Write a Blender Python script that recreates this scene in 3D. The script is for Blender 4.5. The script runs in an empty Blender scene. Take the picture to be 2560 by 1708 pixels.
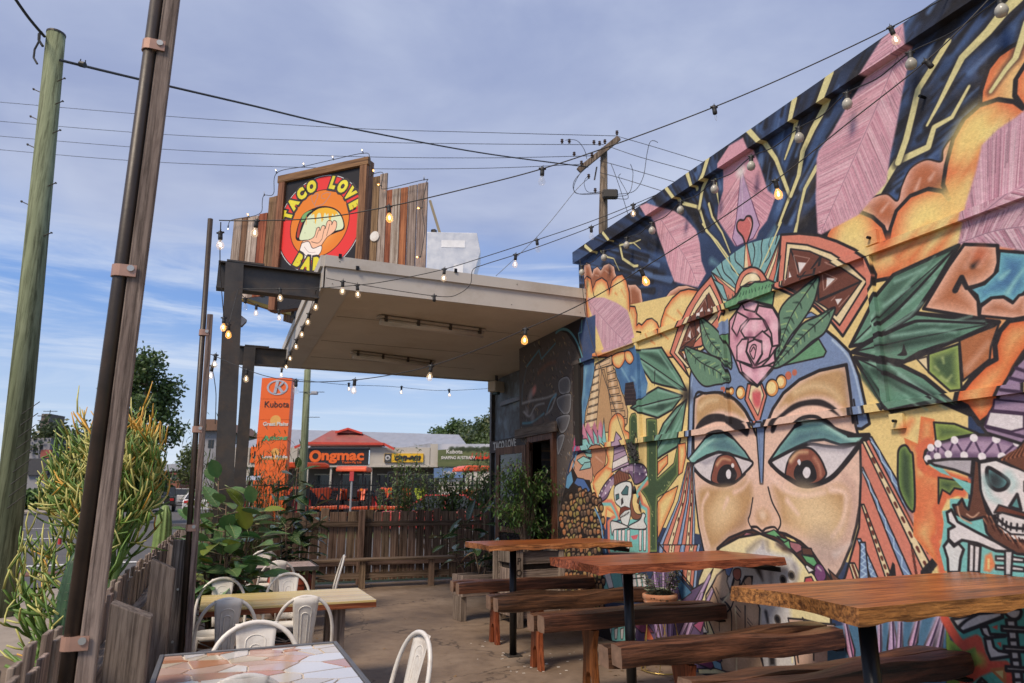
import bpy, bmesh, math, random
import numpy as np
from mathutils import Vector, Matrix, Euler
R = random.Random(11)
sc = bpy.context.scene
col = sc.collection
rad = math.radians
# ---------------------------------------------------------------- camera
FPX, CX, CY, PITCH, YAW, EYE = 1700., 1280., 854., rad(12.95), rad(22.8), 1.55
cd = bpy.data.cameras.new('camera'); cam = bpy.data.objects.new('camera', cd); col.objects.link(cam)
cam.location = (0, 0, EYE); cam.rotation_euler = (math.pi/2+PITCH, 0, -YAW)
cd.sensor_width = 36; cd.lens = FPX/2560*36; cd.clip_start = .05; cd.clip_end = 3000
cd.dof.use_dof = True; cd.dof.focus_distance = 5.2; cd.dof.aperture_fstop = 4.6
sc.camera = cam
# ---------------------------------------------------------------- world
w = bpy.data.worlds.new('World'); sc.world = w; w.use_nodes = True
nt = w.node_tree; nt.nodes.clear()
def N(t, **k):
    n = nt.nodes.new(t)
    for a, b in k.items(): setattr(n, a, b)
    return n
SUN_EL, SUN_AZ = rad(48), rad(-122)          # azimuth measured from +y towards +x
sky = N('ShaderNodeTexSky', sky_type='NISHITA', sun_disc=False, sun_elevation=SUN_EL, sun_rotation=SUN_AZ, air_density=1.0, dust_density=1.2, ozone_density=1.4)
tc = N('ShaderNodeTexCoord'); sp = N('ShaderNodeSeparateXYZ'); nt.links.new(tc.outputs['Generated'], sp.inputs[0])
def noise(scale, detail, mapscale, rough=.55, dist=0.):
    m = N('ShaderNodeMapping'); m.inputs['Scale'].default_value = mapscale; nt.links.new(tc.outputs['Generated'], m.inputs[0])
    n = N('ShaderNodeTexNoise'); n.inputs['Scale'].default_value = scale; n.inputs['Detail'].default_value = detail; n.inputs['Roughness'].default_value = rough; n.inputs['Distortion'].default_value = dist
    nt.links.new(m.outputs[0], n.inputs['Vector']); return n.outputs['Fac']
def math_(op, a, b=None, c=None):
    n = N('ShaderNodeMath', operation=op)
    for i, v in enumerate((a, b, c)):
        if v is None: continue
        if isinstance(v, (int, float)): n.inputs[i].default_value = v
        else: nt.links.new(v, n.inputs[i])
    return n.outputs[0]
def mrange(v, a, b, c=0., d=1.):
    n = N('ShaderNodeMapRange', interpolation_type='SMOOTHSTEP'); nt.links.new(v, n.inputs[0])
    for i, q in enumerate((a, b, c, d)): n.inputs[i+1].default_value = q
    return n.outputs[0]
def mix(f, a, b):
    n = N('ShaderNodeMix', data_type='RGBA')
    nt.links.new(f, n.inputs['Factor'])
    for i, v in ((6, a), (7, b)):
        if isinstance(v, tuple): n.inputs[i].default_value = (*v, 1)
        else: nt.links.new(v, n.inputs[i])
    return n.outputs[2]
STR = .1
def lin(r, g, b, k=1.):
    f = lambda c: ((c/255+.055)/1.055)**2.4 if c > 10 else c/255/12.92
    return tuple(f(c)*k for c in (r, g, b))
K_ = 1/STR*.86*.99
blue = mix(mrange(sp.outputs['Z'], .0, .34), lin(202, 219, 240, K_), lin(98, 150, 224, K_))
base = N('ShaderNodeMix', data_type='RGBA'); base.inputs['Factor'].default_value = .8
nt.links.new(sky.outputs[0], base.inputs[6]); nt.links.new(blue, base.inputs[7])
# thin streaks of high cloud low in the sky
wisp = mrange(noise(1.7, 7, (1.0, 1.0, 10.0), .64, .6), .46, .70)
wm = math_('MULTIPLY', wisp, mrange(sp.outputs['Z'], .5, .28))
wm = math_('MULTIPLY', wm, .7)
c1 = mix(wm, base.outputs[2], lin(220, 228, 240, K_))
# grey-violet sheet of cloud above
edge = math_('ADD', sp.outputs['Z'], math_('MULTIPLY', math_('SUBTRACT', noise(1.6, 5, (1, 1, 2.5), .5, .3), .5), .22))
edge = math_('ADD', edge, math_('MULTIPLY', sp.outputs['X'], -.02))
sheet = mrange(edge, .27, .42)
tone = noise(1.9, 6, (1, 1, 2.2), .55, .4)
cl = mix(mrange(tone, .3, .72), lin(150, 162, 197, K_), lin(188, 197, 220, K_))
c2 = mix(math_('MULTIPLY', sheet, .96), c1, cl)
bg = N('ShaderNodeBackground'); bg.inputs['Strength'].default_value = STR
nt.links.new(c2, bg.inputs[0]); wo = N('ShaderNodeOutputWorld'); nt.links.new(bg.outputs[0], wo.inputs[0])
# ---------------------------------------------------------------- sun (soft, through thin cloud)
sl = bpy.data.lights.new('sun', 'SUN'); sl.energy = 2.9; sl.angle = rad(18); sl.color = (1, .84, .66)
so = bpy.data.objects.new('sun', sl); col.objects.link(so)
sd = Vector((math.sin(SUN_AZ)*math.cos(SUN_EL), math.cos(SUN_AZ)*math.cos(SUN_EL), math.sin(SUN_EL)))
so.rotation_euler = sd.to_track_quat('Z', 'Y').to_euler(); so.location = (0, 0, 30)
vs = sc.view_settings; vs.view_transform = 'Standard'; vs.look = 'None'; vs.exposure = .36; vs.gamma = 1; vs.use_curve_mapping = False
sc.render.resolution_x = 1024; sc.render.resolution_y = 683
# ---------------------------------------------------------------- measured rays (the camera was solved from the photograph)
_F = Vector((math.sin(YAW)*math.cos(PITCH), math.cos(YAW)*math.cos(PITCH), math.sin(PITCH)))
_R = Vector((math.cos(YAW), -math.sin(YAW), 0)); _U = _R.cross(_F); _H = Vector((math.sin(YAW), math.cos(YAW), 0)); _C = Vector((0, 0, EYE))
def ray(px, py): return _F+_R*((px-CX)/FPX)-_U*((py-CY)/FPX)
def on_x(px, py, x): r = ray(px, py); return _C+r*(x/r.x)
def on_y(px, py, y): r = ray(px, py); return _C+r*(y/r.y)
def on_z(px, py, z): r = ray(px, py); return _C+r*((z-EYE)/r.z)
def at(px, py, d): r = ray(px, py); return _C+r*(d/r.dot(_H))
WALLX = 4.16
KIDS = {}
def par(o, p):
    if p is not None: o.parent = p; KIDS.setdefault(p.name, []).append(o)
# ---------------------------------------------------------------- mesh builder
class MB:
    def __init__(s): s.v, s.f = [], []
    def add(s, vs, fs):
        o = len(s.v); s.v += [tuple(p) for p in vs]; s.f += [tuple(o+i for i in f) for f in fs]; return s
    def box(s, x0, x1, y0, y1, z0, z1, M=None):
        p = [Vector(q) for q in ((x0, y0, z0), (x1, y0, z0), (x1, y1, z0), (x0, y1, z0), (x0, y0, z1), (x1, y0, z1), (x1, y1, z1), (x0, y1, z1))]
        if M: p = [M@q for q in p]
        return s.add(p, [(0, 3, 2, 1), (4, 5, 6, 7), (0, 1, 5, 4), (1, 2, 6, 5), (2, 3, 7, 6), (3, 0, 4, 7)])
    def cbox(s, x0, x1, y0, y1, z0, z1, c=.004, M=None):
        """box with chamfered edges"""
        X = [(x0, x0+c, x1-c, x1), (y0, y0+c, y1-c, y1), (z0, z0+c, z1-c, z1)]
        vs = []; idx = {}
        for ax in range(3):
            for sgn in (0, 1):
                for a in (0, 1):
                    for b in (0, 1):
                        q = [0, 0, 0]; o = [i for i in range(3) if i != ax]
                        q[ax] = X[ax][3 if sgn else 0]; q[o[0]] = X[o[0]][2 if a else 1]; q[o[1]] = X[o[1]][2 if b else 1]
                        idx[(ax, sgn, a, b)] = len(vs); vs.append(M@Vector(q) if M else Vector(q))
        bm = bmesh.new(); bv = [bm.verts.new(v) for v in vs]; bmesh.ops.convex_hull(bm, input=bv)
        bm.verts.index_update(); out = s.add([v.co.copy() for v in bm.verts], [[v.index for v in f.verts] for f in bm.faces]); bm.free(); return out
    def beam(s, p, q, w, h, up=(0, 0, 1)):
        """square section bar from p to q: w across, h along up"""
        p, q = Vector(p), Vector(q); d = (q-p).normalized(); u = Vector(up); r = d.cross(u)
        if r.length < 1e-4: r = d.cross(Vector((1, 0, 0)))
        r.normalize(); u = r.cross(d).normalized(); r *= w/2; u *= h/2
        vs = [p-r-u, p+r-u, p+r+u, p-r+u, q-r-u, q+r-u, q+r+u, q-r+u]
        return s.add(vs, [(0, 1, 2, 3), (7, 6, 5, 4), (0, 4, 5, 1), (1, 5, 6, 2), (2, 6, 7, 3), (3, 7, 4, 0)])
    def tube(s, pts, r, n=8, r2=None, cap=True):
        pts = [Vector(p) for p in pts]; m = len(pts); o = len(s.v)
        t0 = (pts[1]-pts[0]).normalized(); a = t0.cross(Vector((0, 0, 1)))
        if a.length < .05: a = t0.cross(Vector((1, 0, 0)))
        a.normalize()
        for i, p in enumerate(pts):
            t = (pts[min(i+1, m-1)]-pts[max(i-1, 0)])
            t = t.normalized() if t.length > 1e-9 else t0
            a = (a-t*a.dot(t));  a = a.normalized() if a.length > 1e-6 else t.orthogonal().normalized()
            b = t.cross(a); rr = (r[i] if isinstance(r, (list, tuple)) else r+((r2-r)*i/(m-1) if r2 is not None else 0))
            for k in range(n):
                an = 2*math.pi*k/n; s.v.append(tuple(p+a*(rr*math.cos(an))+b*(rr*math.sin(an))))
        for i in range(m-1):
            for k in range(n):
                k2 = (k+1) % n; s.f.append((o+i*n+k, o+i*n+k2, o+(i+1)*n+k2, o+(i+1)*n+k))
        if cap: s.f.append(tuple(o+k for k in range(n))[::-1]); s.f.append(tuple(o+(m-1)*n+k for k in range(n)))
        return s
    def lathe(s, prof, n=16, M=None):
        o = len(s.v)
        for r, z in prof:
            for k in range(n):
                an = 2*math.pi*k/n; q = Vector((r*math.cos(an), r*math.sin(an), z)); s.v.append(tuple(M@q if M else q))
        for i in range(len(prof)-1):
            for k in range(n):
                k2 = (k+1) % n; s.f.append((o+i*n+k, o+i*n+k2, o+(i+1)*n+k2, o+(i+1)*n+k))
        return s
    def prism(s, poly, a, b, M):
        """2-D polygon in the local xz plane swept along y from a to b"""
        n = len(poly); vs = [M@Vector((x, a, z)) for x, z in poly]+[M@Vector((x, b, z)) for x, z in poly]
        return s.add(vs, [tuple(range(n)), tuple(range(2*n-1, n-1, -1))]+[(i, i+n, (i+1) % n+n, (i+1) % n) for i in range(n)])
    def build(s, name, mat, parent=None, smooth=False, bevel=0, loc=None):
        me = bpy.data.meshes.new(name); me.from_pydata(s.v, [], s.f); me.update()
        bm = bmesh.new(); bm.from_mesh(me); bmesh.ops.recalc_face_normals(bm, faces=bm.faces); bm.to_mesh(me); bm.free()
        if smooth: me.polygons.foreach_set('use_smooth', [True]*len(me.polygons))
        if mat: me.materials.append(mat)
        o = bpy.data.objects.new(name, me); col.objects.link(o)
        par(o, parent)
        if loc: o.location = loc
        if bevel:
            m = o.modifiers.new('b', 'BEVEL'); m.width = bevel; m.segments = 2; m.limit_method = 'ANGLE'
        return o
def I4(): return Matrix.Identity(4)
def T(x, y, z, rz=0, rx=0, ry=0): return Matrix.Translation((x, y, z))@Euler((rx, ry, rz)).to_matrix().to_4x4()
def tag(o, label=None, cat=None, group=None, kind=None):
    for k, v in (('label', label), ('category', cat), ('group', group), ('kind', kind)):
        if v: o[k] = v
    return o
def thing(name, label, cat, loc=(0, 0, 0), rz=0, group=None):
    o = bpy.data.objects.new(name, None); col.objects.link(o); o.location = loc; o.rotation_euler = (0, 0, rz); o.empty_display_size = .1
    return tag(o, label, cat, group)
def copy_tree(o, loc=None, rz=None, label=None, parent=None):
    c = o.copy(); col.objects.link(c)
    if parent: par(c, parent)
    if loc is not None: c.location = loc
    if rz is not None: c.rotation_euler = (0, 0, rz)
    if label: c['label'] = label
    for ch in KIDS.get(o.name, []): copy_tree(ch, parent=c)
    return c
def piece(me, name, parent, M, mat=None):
    o = bpy.data.objects.new(name, me); col.objects.link(o)
    par(o, parent)
    o.matrix_local = M
    return o
# ---------------------------------------------------------------- materials
MATS = {}
class G:
    def __init__(s, name):
        s.m = bpy.data.materials.new(name); s.m.use_nodes = True; s.t = s.m.node_tree; s.b = s.t.nodes['Principled BSDF']; s.tc = s.n('ShaderNodeTexCoord')
    def n(s, t, **k):
        n = s.t.nodes.new(t)
        for a, b in k.items(): setattr(n, a, b)
        return n
    def l(s, a, b): s.t.links.new(a, b)
    def noise(s, sc_, det=4, stretch=(1, 1, 1), rough=.6, dist=0, co='Object'):
        m = s.n('ShaderNodeMapping'); m.inputs['Scale'].default_value = stretch; s.l(s.tc.outputs[co], m.inputs[0])
        if co == 'Object':
            oi = s.n('ShaderNodeObjectInfo'); v = s.n('ShaderNodeVectorMath', operation='SCALE'); v.inputs[0].default_value = (7, 13, 5); s.l(oi.outputs['Random'], v.inputs['Scale']); s.l(v.outputs[0], m.inputs['Location'])
        n = s.n('ShaderNodeTexNoise'); n.inputs['Scale'].default_value = sc_; n.inputs['Detail'].default_value = det; n.inputs['Roughness'].default_value = rough; n.inputs['Distortion'].default_value = dist
        s.l(m.outputs[0], n.inputs['Vector']); return n.outputs['Fac']
    def ramp(s, f, stops):
        r = s.n('ShaderNodeValToRGB'); e = r.color_ramp.elements
        while len(e) < len(stops): e.new(.5)
        for i, (p, c) in enumerate(stops): e[i].position = p; e[i].color = (*c, 1)
        s.l(f, r.inputs[0]); return r.outputs[0]
    def mixc(s, f, a, b, mode='MIX'):
        n = s.n('ShaderNodeMix', data_type='RGBA', blend_type=mode)
        if isinstance(f, (int, float)): n.inputs['Factor'].default_value = f
        else: s.l(f, n.inputs['Factor'])
        for i, v in ((6, a), (7, b)):
            if isinstance(v, tuple): n.inputs[i].default_value = (*v, 1)
            else: s.l(v, n.inputs[i])
        return n.outputs[2]
    def rng(s, v, a, b, c=0., d=1.):
        n = s.n('ShaderNodeMapRange'); s.l(v, n.inputs[0])
        for i, q in enumerate((a, b, c, d)): n.inputs[i+1].default_value = q
        return n.outputs[0]
    def randtint(s, c, amt=.3, hue=.02):
        oi = s.n('ShaderNodeObjectInfo'); h = s.n('ShaderNodeHueSaturation')
        s.l(c, h.inputs['Color']); s.l(s.rng(oi.outputs['Random'], 0, 1, 1-amt, 1+amt), h.inputs['Value'])
        q = s.n('ShaderNodeMath', operation='FRACT'); q2 = s.n('ShaderNodeMath', operation='MULTIPLY'); s.l(oi.outputs['Random'], q2.inputs[0]); q2.inputs[1].default_value = 17.3; s.l(q2.outputs[0], q.inputs[0])
        s.l(s.rng(q.outputs[0], 0, 1, .5-hue, .5+hue), h.inputs['Hue']); return h.outputs[0]
    def bump(s, h, d=.01, st=.6):
        n = s.n('ShaderNodeBump'); n.inputs['Distance'].default_value = d; n.inputs['Strength'].default_value = st; s.l(h, n.inputs['Height']); s.l(n.outputs[0], s.b.inputs['Normal'])
    def set(s, col_=None, rough=.6, metal=0., spec=None):
        if col_ is not None:
            if isinstance(col_, tuple): s.b.inputs['Base Color'].default_value = (*col_, 1)
            else: s.l(col_, s.b.inputs['Base Color'])
        if isinstance(rough, (int, float)): s.b.inputs['Roughness'].default_value = rough
        else: s.l(rough, s.b.inputs['Roughness'])
        s.b.inputs['Metallic'].default_value = metal
        if spec is not None: s.b.inputs['Specular IOR Level'].default_value = spec
        return s.m
def wood(name, c0, c1, c2, axis='z', freq=1., rough=.7, tint=.25, bump=.003, hue=.012, spec=.3, cr=.8, streak=0):
    """long-grained timber: c0 dark cracks, c1-c2 body"""
    if name in MATS: return MATS[name]
    g = G(name); st = {'x': (.12, 1, 1), 'y': (1, .12, 1), 'z': (1, 1, .12)}[axis]; st2 = tuple(1 if q == 1 else .03 for q in st)
    a = g.noise(11*freq, 7, st, .7, 1.2); b = g.noise(34*freq, 6, st2, .75, .3); c = g.noise(2.2*freq, 3, st, .5)
    base = g.ramp(a, [(.34, c1), (.66, c2)])
    crack = g.ramp(b, [(.40, c0), (.55, (1, 1, 1))])
    colr = g.mixc(cr, base, crack, 'MULTIPLY'); colr = g.mixc(g.rng(c, .35, .75, 0, .45), colr, tuple(q*.55 for q in c1))
    if streak:
        st3 = tuple(1 if q == 1 else .05 for q in st); colr = g.mixc(g.rng(g.noise(13*freq, 4, st3, .65, .4), .52, .62, 0, streak), colr, tuple(q*.22 for q in c1)); colr = g.mixc(g.rng(g.noise(24*freq, 3, st3, .6), .56, .66, 0, streak*.5), colr, tuple(min(1, q*1.35) for q in c2))
    g.bump(b, bump, .7); MATS[name] = g.set(g.randtint(colr, tint, hue), rough, spec=spec); return MATS[name]
def plain(name, c, rough=.5, metal=0., var=.12, scale=6., bump=0., tint=0., dirt=None, spec=None, stretch=(1, 1, 1)):
    if name in MATS: return MATS[name]
    g = G(name); n = g.noise(scale, 6, stretch, .65)
    v = g.ramp(n, [(.3, tuple(q*(1-var) for q in c)), (.7, tuple(min(1, q*(1+var)) for q in c))])
    if dirt: v = g.mixc(g.rng(g.noise(scale*.6, 8, stretch, .75), .5, .72, 0, .8), v, dirt)
    if tint: v = g.randtint(v, tint, .015)
    if bump: g.bump(g.noise(scale*6, 4), bump, .6)
    MATS[name] = g.set(v, g.rng(n, .2, .8, max(rough-.1, .02), min(rough+.12, 1)), metal, spec); return MATS[name]
def emis(name, c, st):
    if name in MATS: return MATS[name]
    g = G(name); g.b.inputs['Emission Color'].default_value = (*c, 1); g.b.inputs['Emission Strength'].default_value = st; MATS[name] = g.set(c, .4); return MATS[name]
def glassy(name, c, alpha=.25, rough=.05):
    if name in MATS: return MATS[name]
    g = G(name); g.set(c, rough); g.b.inputs['Alpha'].default_value = alpha; g.b.inputs['Coat Weight'].default_value = .5; MATS[name] = g.m; return g.m
FONT = None
def text(s, size, mat, parent, M, name='lettering', bold=.0, ext=.004, shear=0., space=1., align='CENTER', sx=1.):
    c = bpy.data.curves.new(name, 'FONT'); c.body = s; c.size = size; c.offset = bold; c.extrude = ext; c.shear = shear; c.space_character = space; c.align_x = align; c.align_y = 'CENTER'; c.resolution_u = 3
    t = bpy.data.objects.new(name, c); col.objects.link(t); dg = bpy.context.evaluated_depsgraph_get()
    me = bpy.data.meshes.new_from_object(t.evaluated_get(dg)); bpy.data.objects.remove(t); me.materials.clear(); me.materials.append(mat)
    me.transform(Matrix.Scale(sx, 4, (1, 0, 0)))
    o = bpy.data.objects.new(name, me); col.objects.link(o); par(o, parent); o.matrix_local = M
    return o
def image_mat(name, arr, x0, x1, z0, z1, ax='y', rough=.75, bump=0., grain=0.):
    """flat print on a surface: the painted array becomes an image laid over object coordinates"""
    h, w_, _ = arr.shape; im = bpy.data.images.new(name, w_, h, alpha=False)
    buf = np.ones((h, w_, 4), np.float32); buf[..., :3] = arr[::-1]; im.pixels.foreach_set(buf.ravel()); im.update(); im.pack()
    g = G(name); s_ = g.n('ShaderNodeSeparateXYZ'); g.l(g.tc.outputs['Object'], s_.inputs[0]); cmb = g.n('ShaderNodeCombineXYZ')
    g.l(g.rng(s_.outputs['Y' if ax == 'y' else 'X'], x0, x1), cmb.inputs[0]); g.l(g.rng(s_.outputs['Z'], z0, z1), cmb.inputs[1])
    for n_ in g.t.nodes:
        if n_.bl_idname == 'ShaderNodeMapRange': n_.clamp = False
    t = g.n('ShaderNodeTexImage', image=im, interpolation='Cubic', extension='EXTEND'); g.l(cmb.outputs[0], t.inputs[0])
    c = t.outputs[0]
    if grain:
        m_ = g.mixc(grain, c, g.ramp(g.noise(70, 6, co='Object'), [(.3, (.3, .3, .3)), (.6, (1.0, 1.0, 1.0))]), 'MULTIPLY')
        c = g.mixc(g.rng(g.noise(3, 8, rough=.7), .55, .8, 0, .25), m_, (.22, .19, .17))
    if bump: g.bump(g.mixc(.45, g.noise(28, 5), g.noise(140, 4)), bump, .9)
    MATS[name] = g.set(c, rough, spec=.25); return g.m
# ---------------------------------------------------------------- painter: rasterises flat painted artwork (mural, signs) into an image
def catmull(p, closed, n=6):
    p = np.asarray(p, float); N = len(p)
    if N < 3: return p
    out = []
    rng = range(N if closed else N-1)
    for i in rng:
        if closed: a, b, c, d = p[(i-1) % N], p[i], p[(i+1) % N], p[(i+2) % N]
        else: a, b, c, d = p[max(i-1, 0)], p[i], p[i+1], p[min(i+2, N-1)]
        for k in range(n):
            t = k/n
            out.append(.5*((2*b)+(-a+c)*t+(2*a-5*b+4*c-d)*t*t+(-a+3*b-3*c+d)*t**3))
    if not closed: out.append(p[-1])
    return np.array(out)

class Canvas:
    def __init__(s, w, h, col, tf=None):
        s.w, s.h, s.tf, s.wf = w, h, tf, 1.0
        s.a = np.empty((h, w, 3), np.float32); s.a[:] = np.array(col, np.float32)/255
        s.rs = np.random.RandomState(7)
    def pts(s, t):
        if isinstance(t, str): t = [tuple(map(float, q.split(','))) for q in t.split()]
        return np.array([s.tf(*q) for q in t], float) if s.tf else np.asarray(t, float)
    def box(s, p, m):
        x0, y0 = np.floor(p.min(0)-m).astype(int); x1, y1 = np.ceil(p.max(0)+m).astype(int)+1
        x0, y0, x1, y1 = max(x0, 0), max(y0, 0), min(x1, s.w), min(y1, s.h)
        if x1 <= x0 or y1 <= y0: return None
        yy, xx = np.mgrid[y0:y1, x0:x1].astype(np.float32)
        return x0, y0, x1, y1, xx+.5, yy+.5
    def field(s, p, closed, m, taper=None):
        b = s.box(p, m)
        if b is None: return None
        x0, y0, x1, y1, X, Y = b
        d2 = np.full(X.shape, 1e12, np.float32); ins = np.zeros(X.shape, bool)
        n = len(p); W = None
        for i in range(n if closed else n-1):
            ax, ay = p[i]; bx, by = p[(i+1) % n]
            dx, dy = bx-ax, by-ay; L = dx*dx+dy*dy+1e-9
            t = np.clip(((X-ax)*dx+(Y-ay)*dy)/L, 0, 1)
            q = (X-ax-t*dx)**2+(Y-ay-t*dy)**2
            if taper is not None:
                w = taper[i]+(taper[i+1]-taper[i])*t; q = np.sqrt(q)-w; 
                d2 = q if W is None else np.minimum(d2, q); W = 1
            else: d2 = np.minimum(d2, q)
            if closed and ay != by:
                c = (ay > Y) != (by > Y)
                ins ^= c & (X < (bx-ax)*(Y-ay)/(by-ay)+ax)
        if taper is not None: return (x0, y0, x1, y1), d2, None
        return (x0, y0, x1, y1), np.sqrt(d2), ins
    def blend(s, bb, al, col):
        x0, y0, x1, y1 = bb; v = s.a[y0:y1, x0:x1]
        c = np.array(col, np.float32)/255
        v += (c-v)*al[..., None].astype(np.float32)
    def poly(s, t, fill, edge=None, ew=5, sm=False, rim=None, rw=0, soft=.7, a=1., lo=None):
        """closed shape; rim = colour sprayed inwards from the outline over rw; edge = outline"""
        p = s.pts(t)
        if sm: p = catmull(p, True)
        ew = ew*s.wf*.85; rw = rw*s.wf
        f = s.field(p, True, max(ew, soft*2)+2)
        if f is None: return
        bb, d, ins = f; sd = np.where(ins, d, -d)
        if fill is not None:
            s.blend(bb, np.clip(.5+sd/(2*soft), 0, 1)*a, fill)
            if lo is not None:   # second colour sprayed from below
                yy = np.linspace(0, 1, bb[3]-bb[1], dtype=np.float32)[:, None]
                s.blend(bb, np.clip(.5+sd/(2*soft), 0, 1)*np.clip(yy*1.5-.3, 0, 1)*a, lo)
        if rim is not None:
            s.blend(bb, np.clip(.5+sd/(2*soft), 0, 1)*np.clip(1.15-sd/rw, 0, 1)**1.3, rim)
        if edge is not None: s.blend(bb, np.clip(.5+(ew/2-d)/1.3, 0, 1), edge)
    def line(s, t, col, w=5, w2=None, sm=False, soft=.7, a=1.):
        p = s.pts(t)
        if sm: p = catmull(p, False)
        w = w*s.wf; w2 = w if w2 is None else w2*s.wf
        soft = max(soft, .6)
        tp = np.linspace(w/2, w2/2, len(p))
        f = s.field(p, False, max(w, w2)+soft*2+2, tp)
        if f is None: return
        bb, q, _ = f
        s.blend(bb, np.clip(.5-q/(2*soft), 0, 1)*a, col)
    def spray(s, t, r, col, a=.6):
        for c in s.pts(t):
            r_ = r*s.wf; b = s.box(c[None], r_)
            if b is None: continue
            x0, y0, x1, y1, X, Y = b
            q = np.clip(1-((X-c[0])**2+(Y-c[1])**2)/r_**2, 0, 1)**1.5
            s.blend((x0, y0, x1, y1), q*a, col)
    def dots(s, t, r, col, a=1.):
        for c in s.pts(t):
            r_ = r*s.wf; b = s.box(c[None], r_+2)
            if b is None: continue
            x0, y0, x1, y1, X, Y = b
            s.blend((x0, y0, x1, y1), np.clip(r_-np.sqrt((X-c[0])**2+(Y-c[1])**2)+.5, 0, 1)*a, col)
    def feather(s, spine, outl, lean=.55, base=(222, 160, 176), n=60, edge=None):
        """plume: outline filled pink, barbs raked from the shaft to the rim"""
        base = tuple(int(c*.88+26) for c in base); s.poly(outl, base, edge, 3, soft=2.5)
        o = s.pts(outl); sp = catmull(s.pts(spine), False, 10)
        keep = s.a.copy()
        cum = np.r_[0, np.cumsum(np.hypot(*np.diff(sp, axis=0).T))]; T = cum[-1]
        for k in range(n*2):
            u = (k//2+s.rs.rand())/n*T; side = 1 if k % 2 else -1
            c = np.array([np.interp(u, cum, sp[:, 0]), np.interp(u, cum, sp[:, 1])])
            u2 = min(u+2, T); e = np.array([np.interp(u2, cum, sp[:, 0]), np.interp(u2, cum, sp[:, 1])])
            d = (e-c) if u2 > u else sp[-1]-sp[-2]; d = d/(np.hypot(*d)+1e-9)
            nn = np.array([-d[1], d[0]])*side; v = nn*(1-lean*.5)+d*lean; v /= np.hypot(*v)
            # length to the rim
            L = 0
            for i in range(len(o)):
                a_, b_ = o[i], o[(i+1) % len(o)]; ee = b_-a_
                den = v[0]*ee[1]-v[1]*ee[0]
                if abs(den) < 1e-6: continue
                w = a_-c; tt = (w[0]*ee[1]-w[1]*ee[0])/den; uu = (w[0]*v[1]-w[1]*v[0])/den
                if 0 <= uu <= 1 and tt > 0: L = tt if L == 0 else min(L, tt)
            if L <= 0: continue
            r = s.rs.rand(); L *= .93+.13*s.rs.rand()
            st = .05 if r < .8 else .45
            col = [(246, 212, 220), (198, 104, 132), (250, 230, 234), (148, 74, 98), (60, 38, 50)][int(min(r*1.1, .99)*5) if r > .2 else 0]
            q = np.array([c+v*L*st, c+v*L*(.9+.1*s.rs.rand())+s.rs.randn(2)*1.0])
            f, s.tf = s.tf, None
            s.line(q, col, (2.2+2.2*s.rs.rand())*(.6 if r > .75 else 1), .8, a=.55+.3*s.rs.rand())
            s.tf = f
        s.line(spine, (190, 150, 175), 5, 2.5, True); s.line(spine, (70, 40, 60), 1.4, 1, True)
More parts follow.
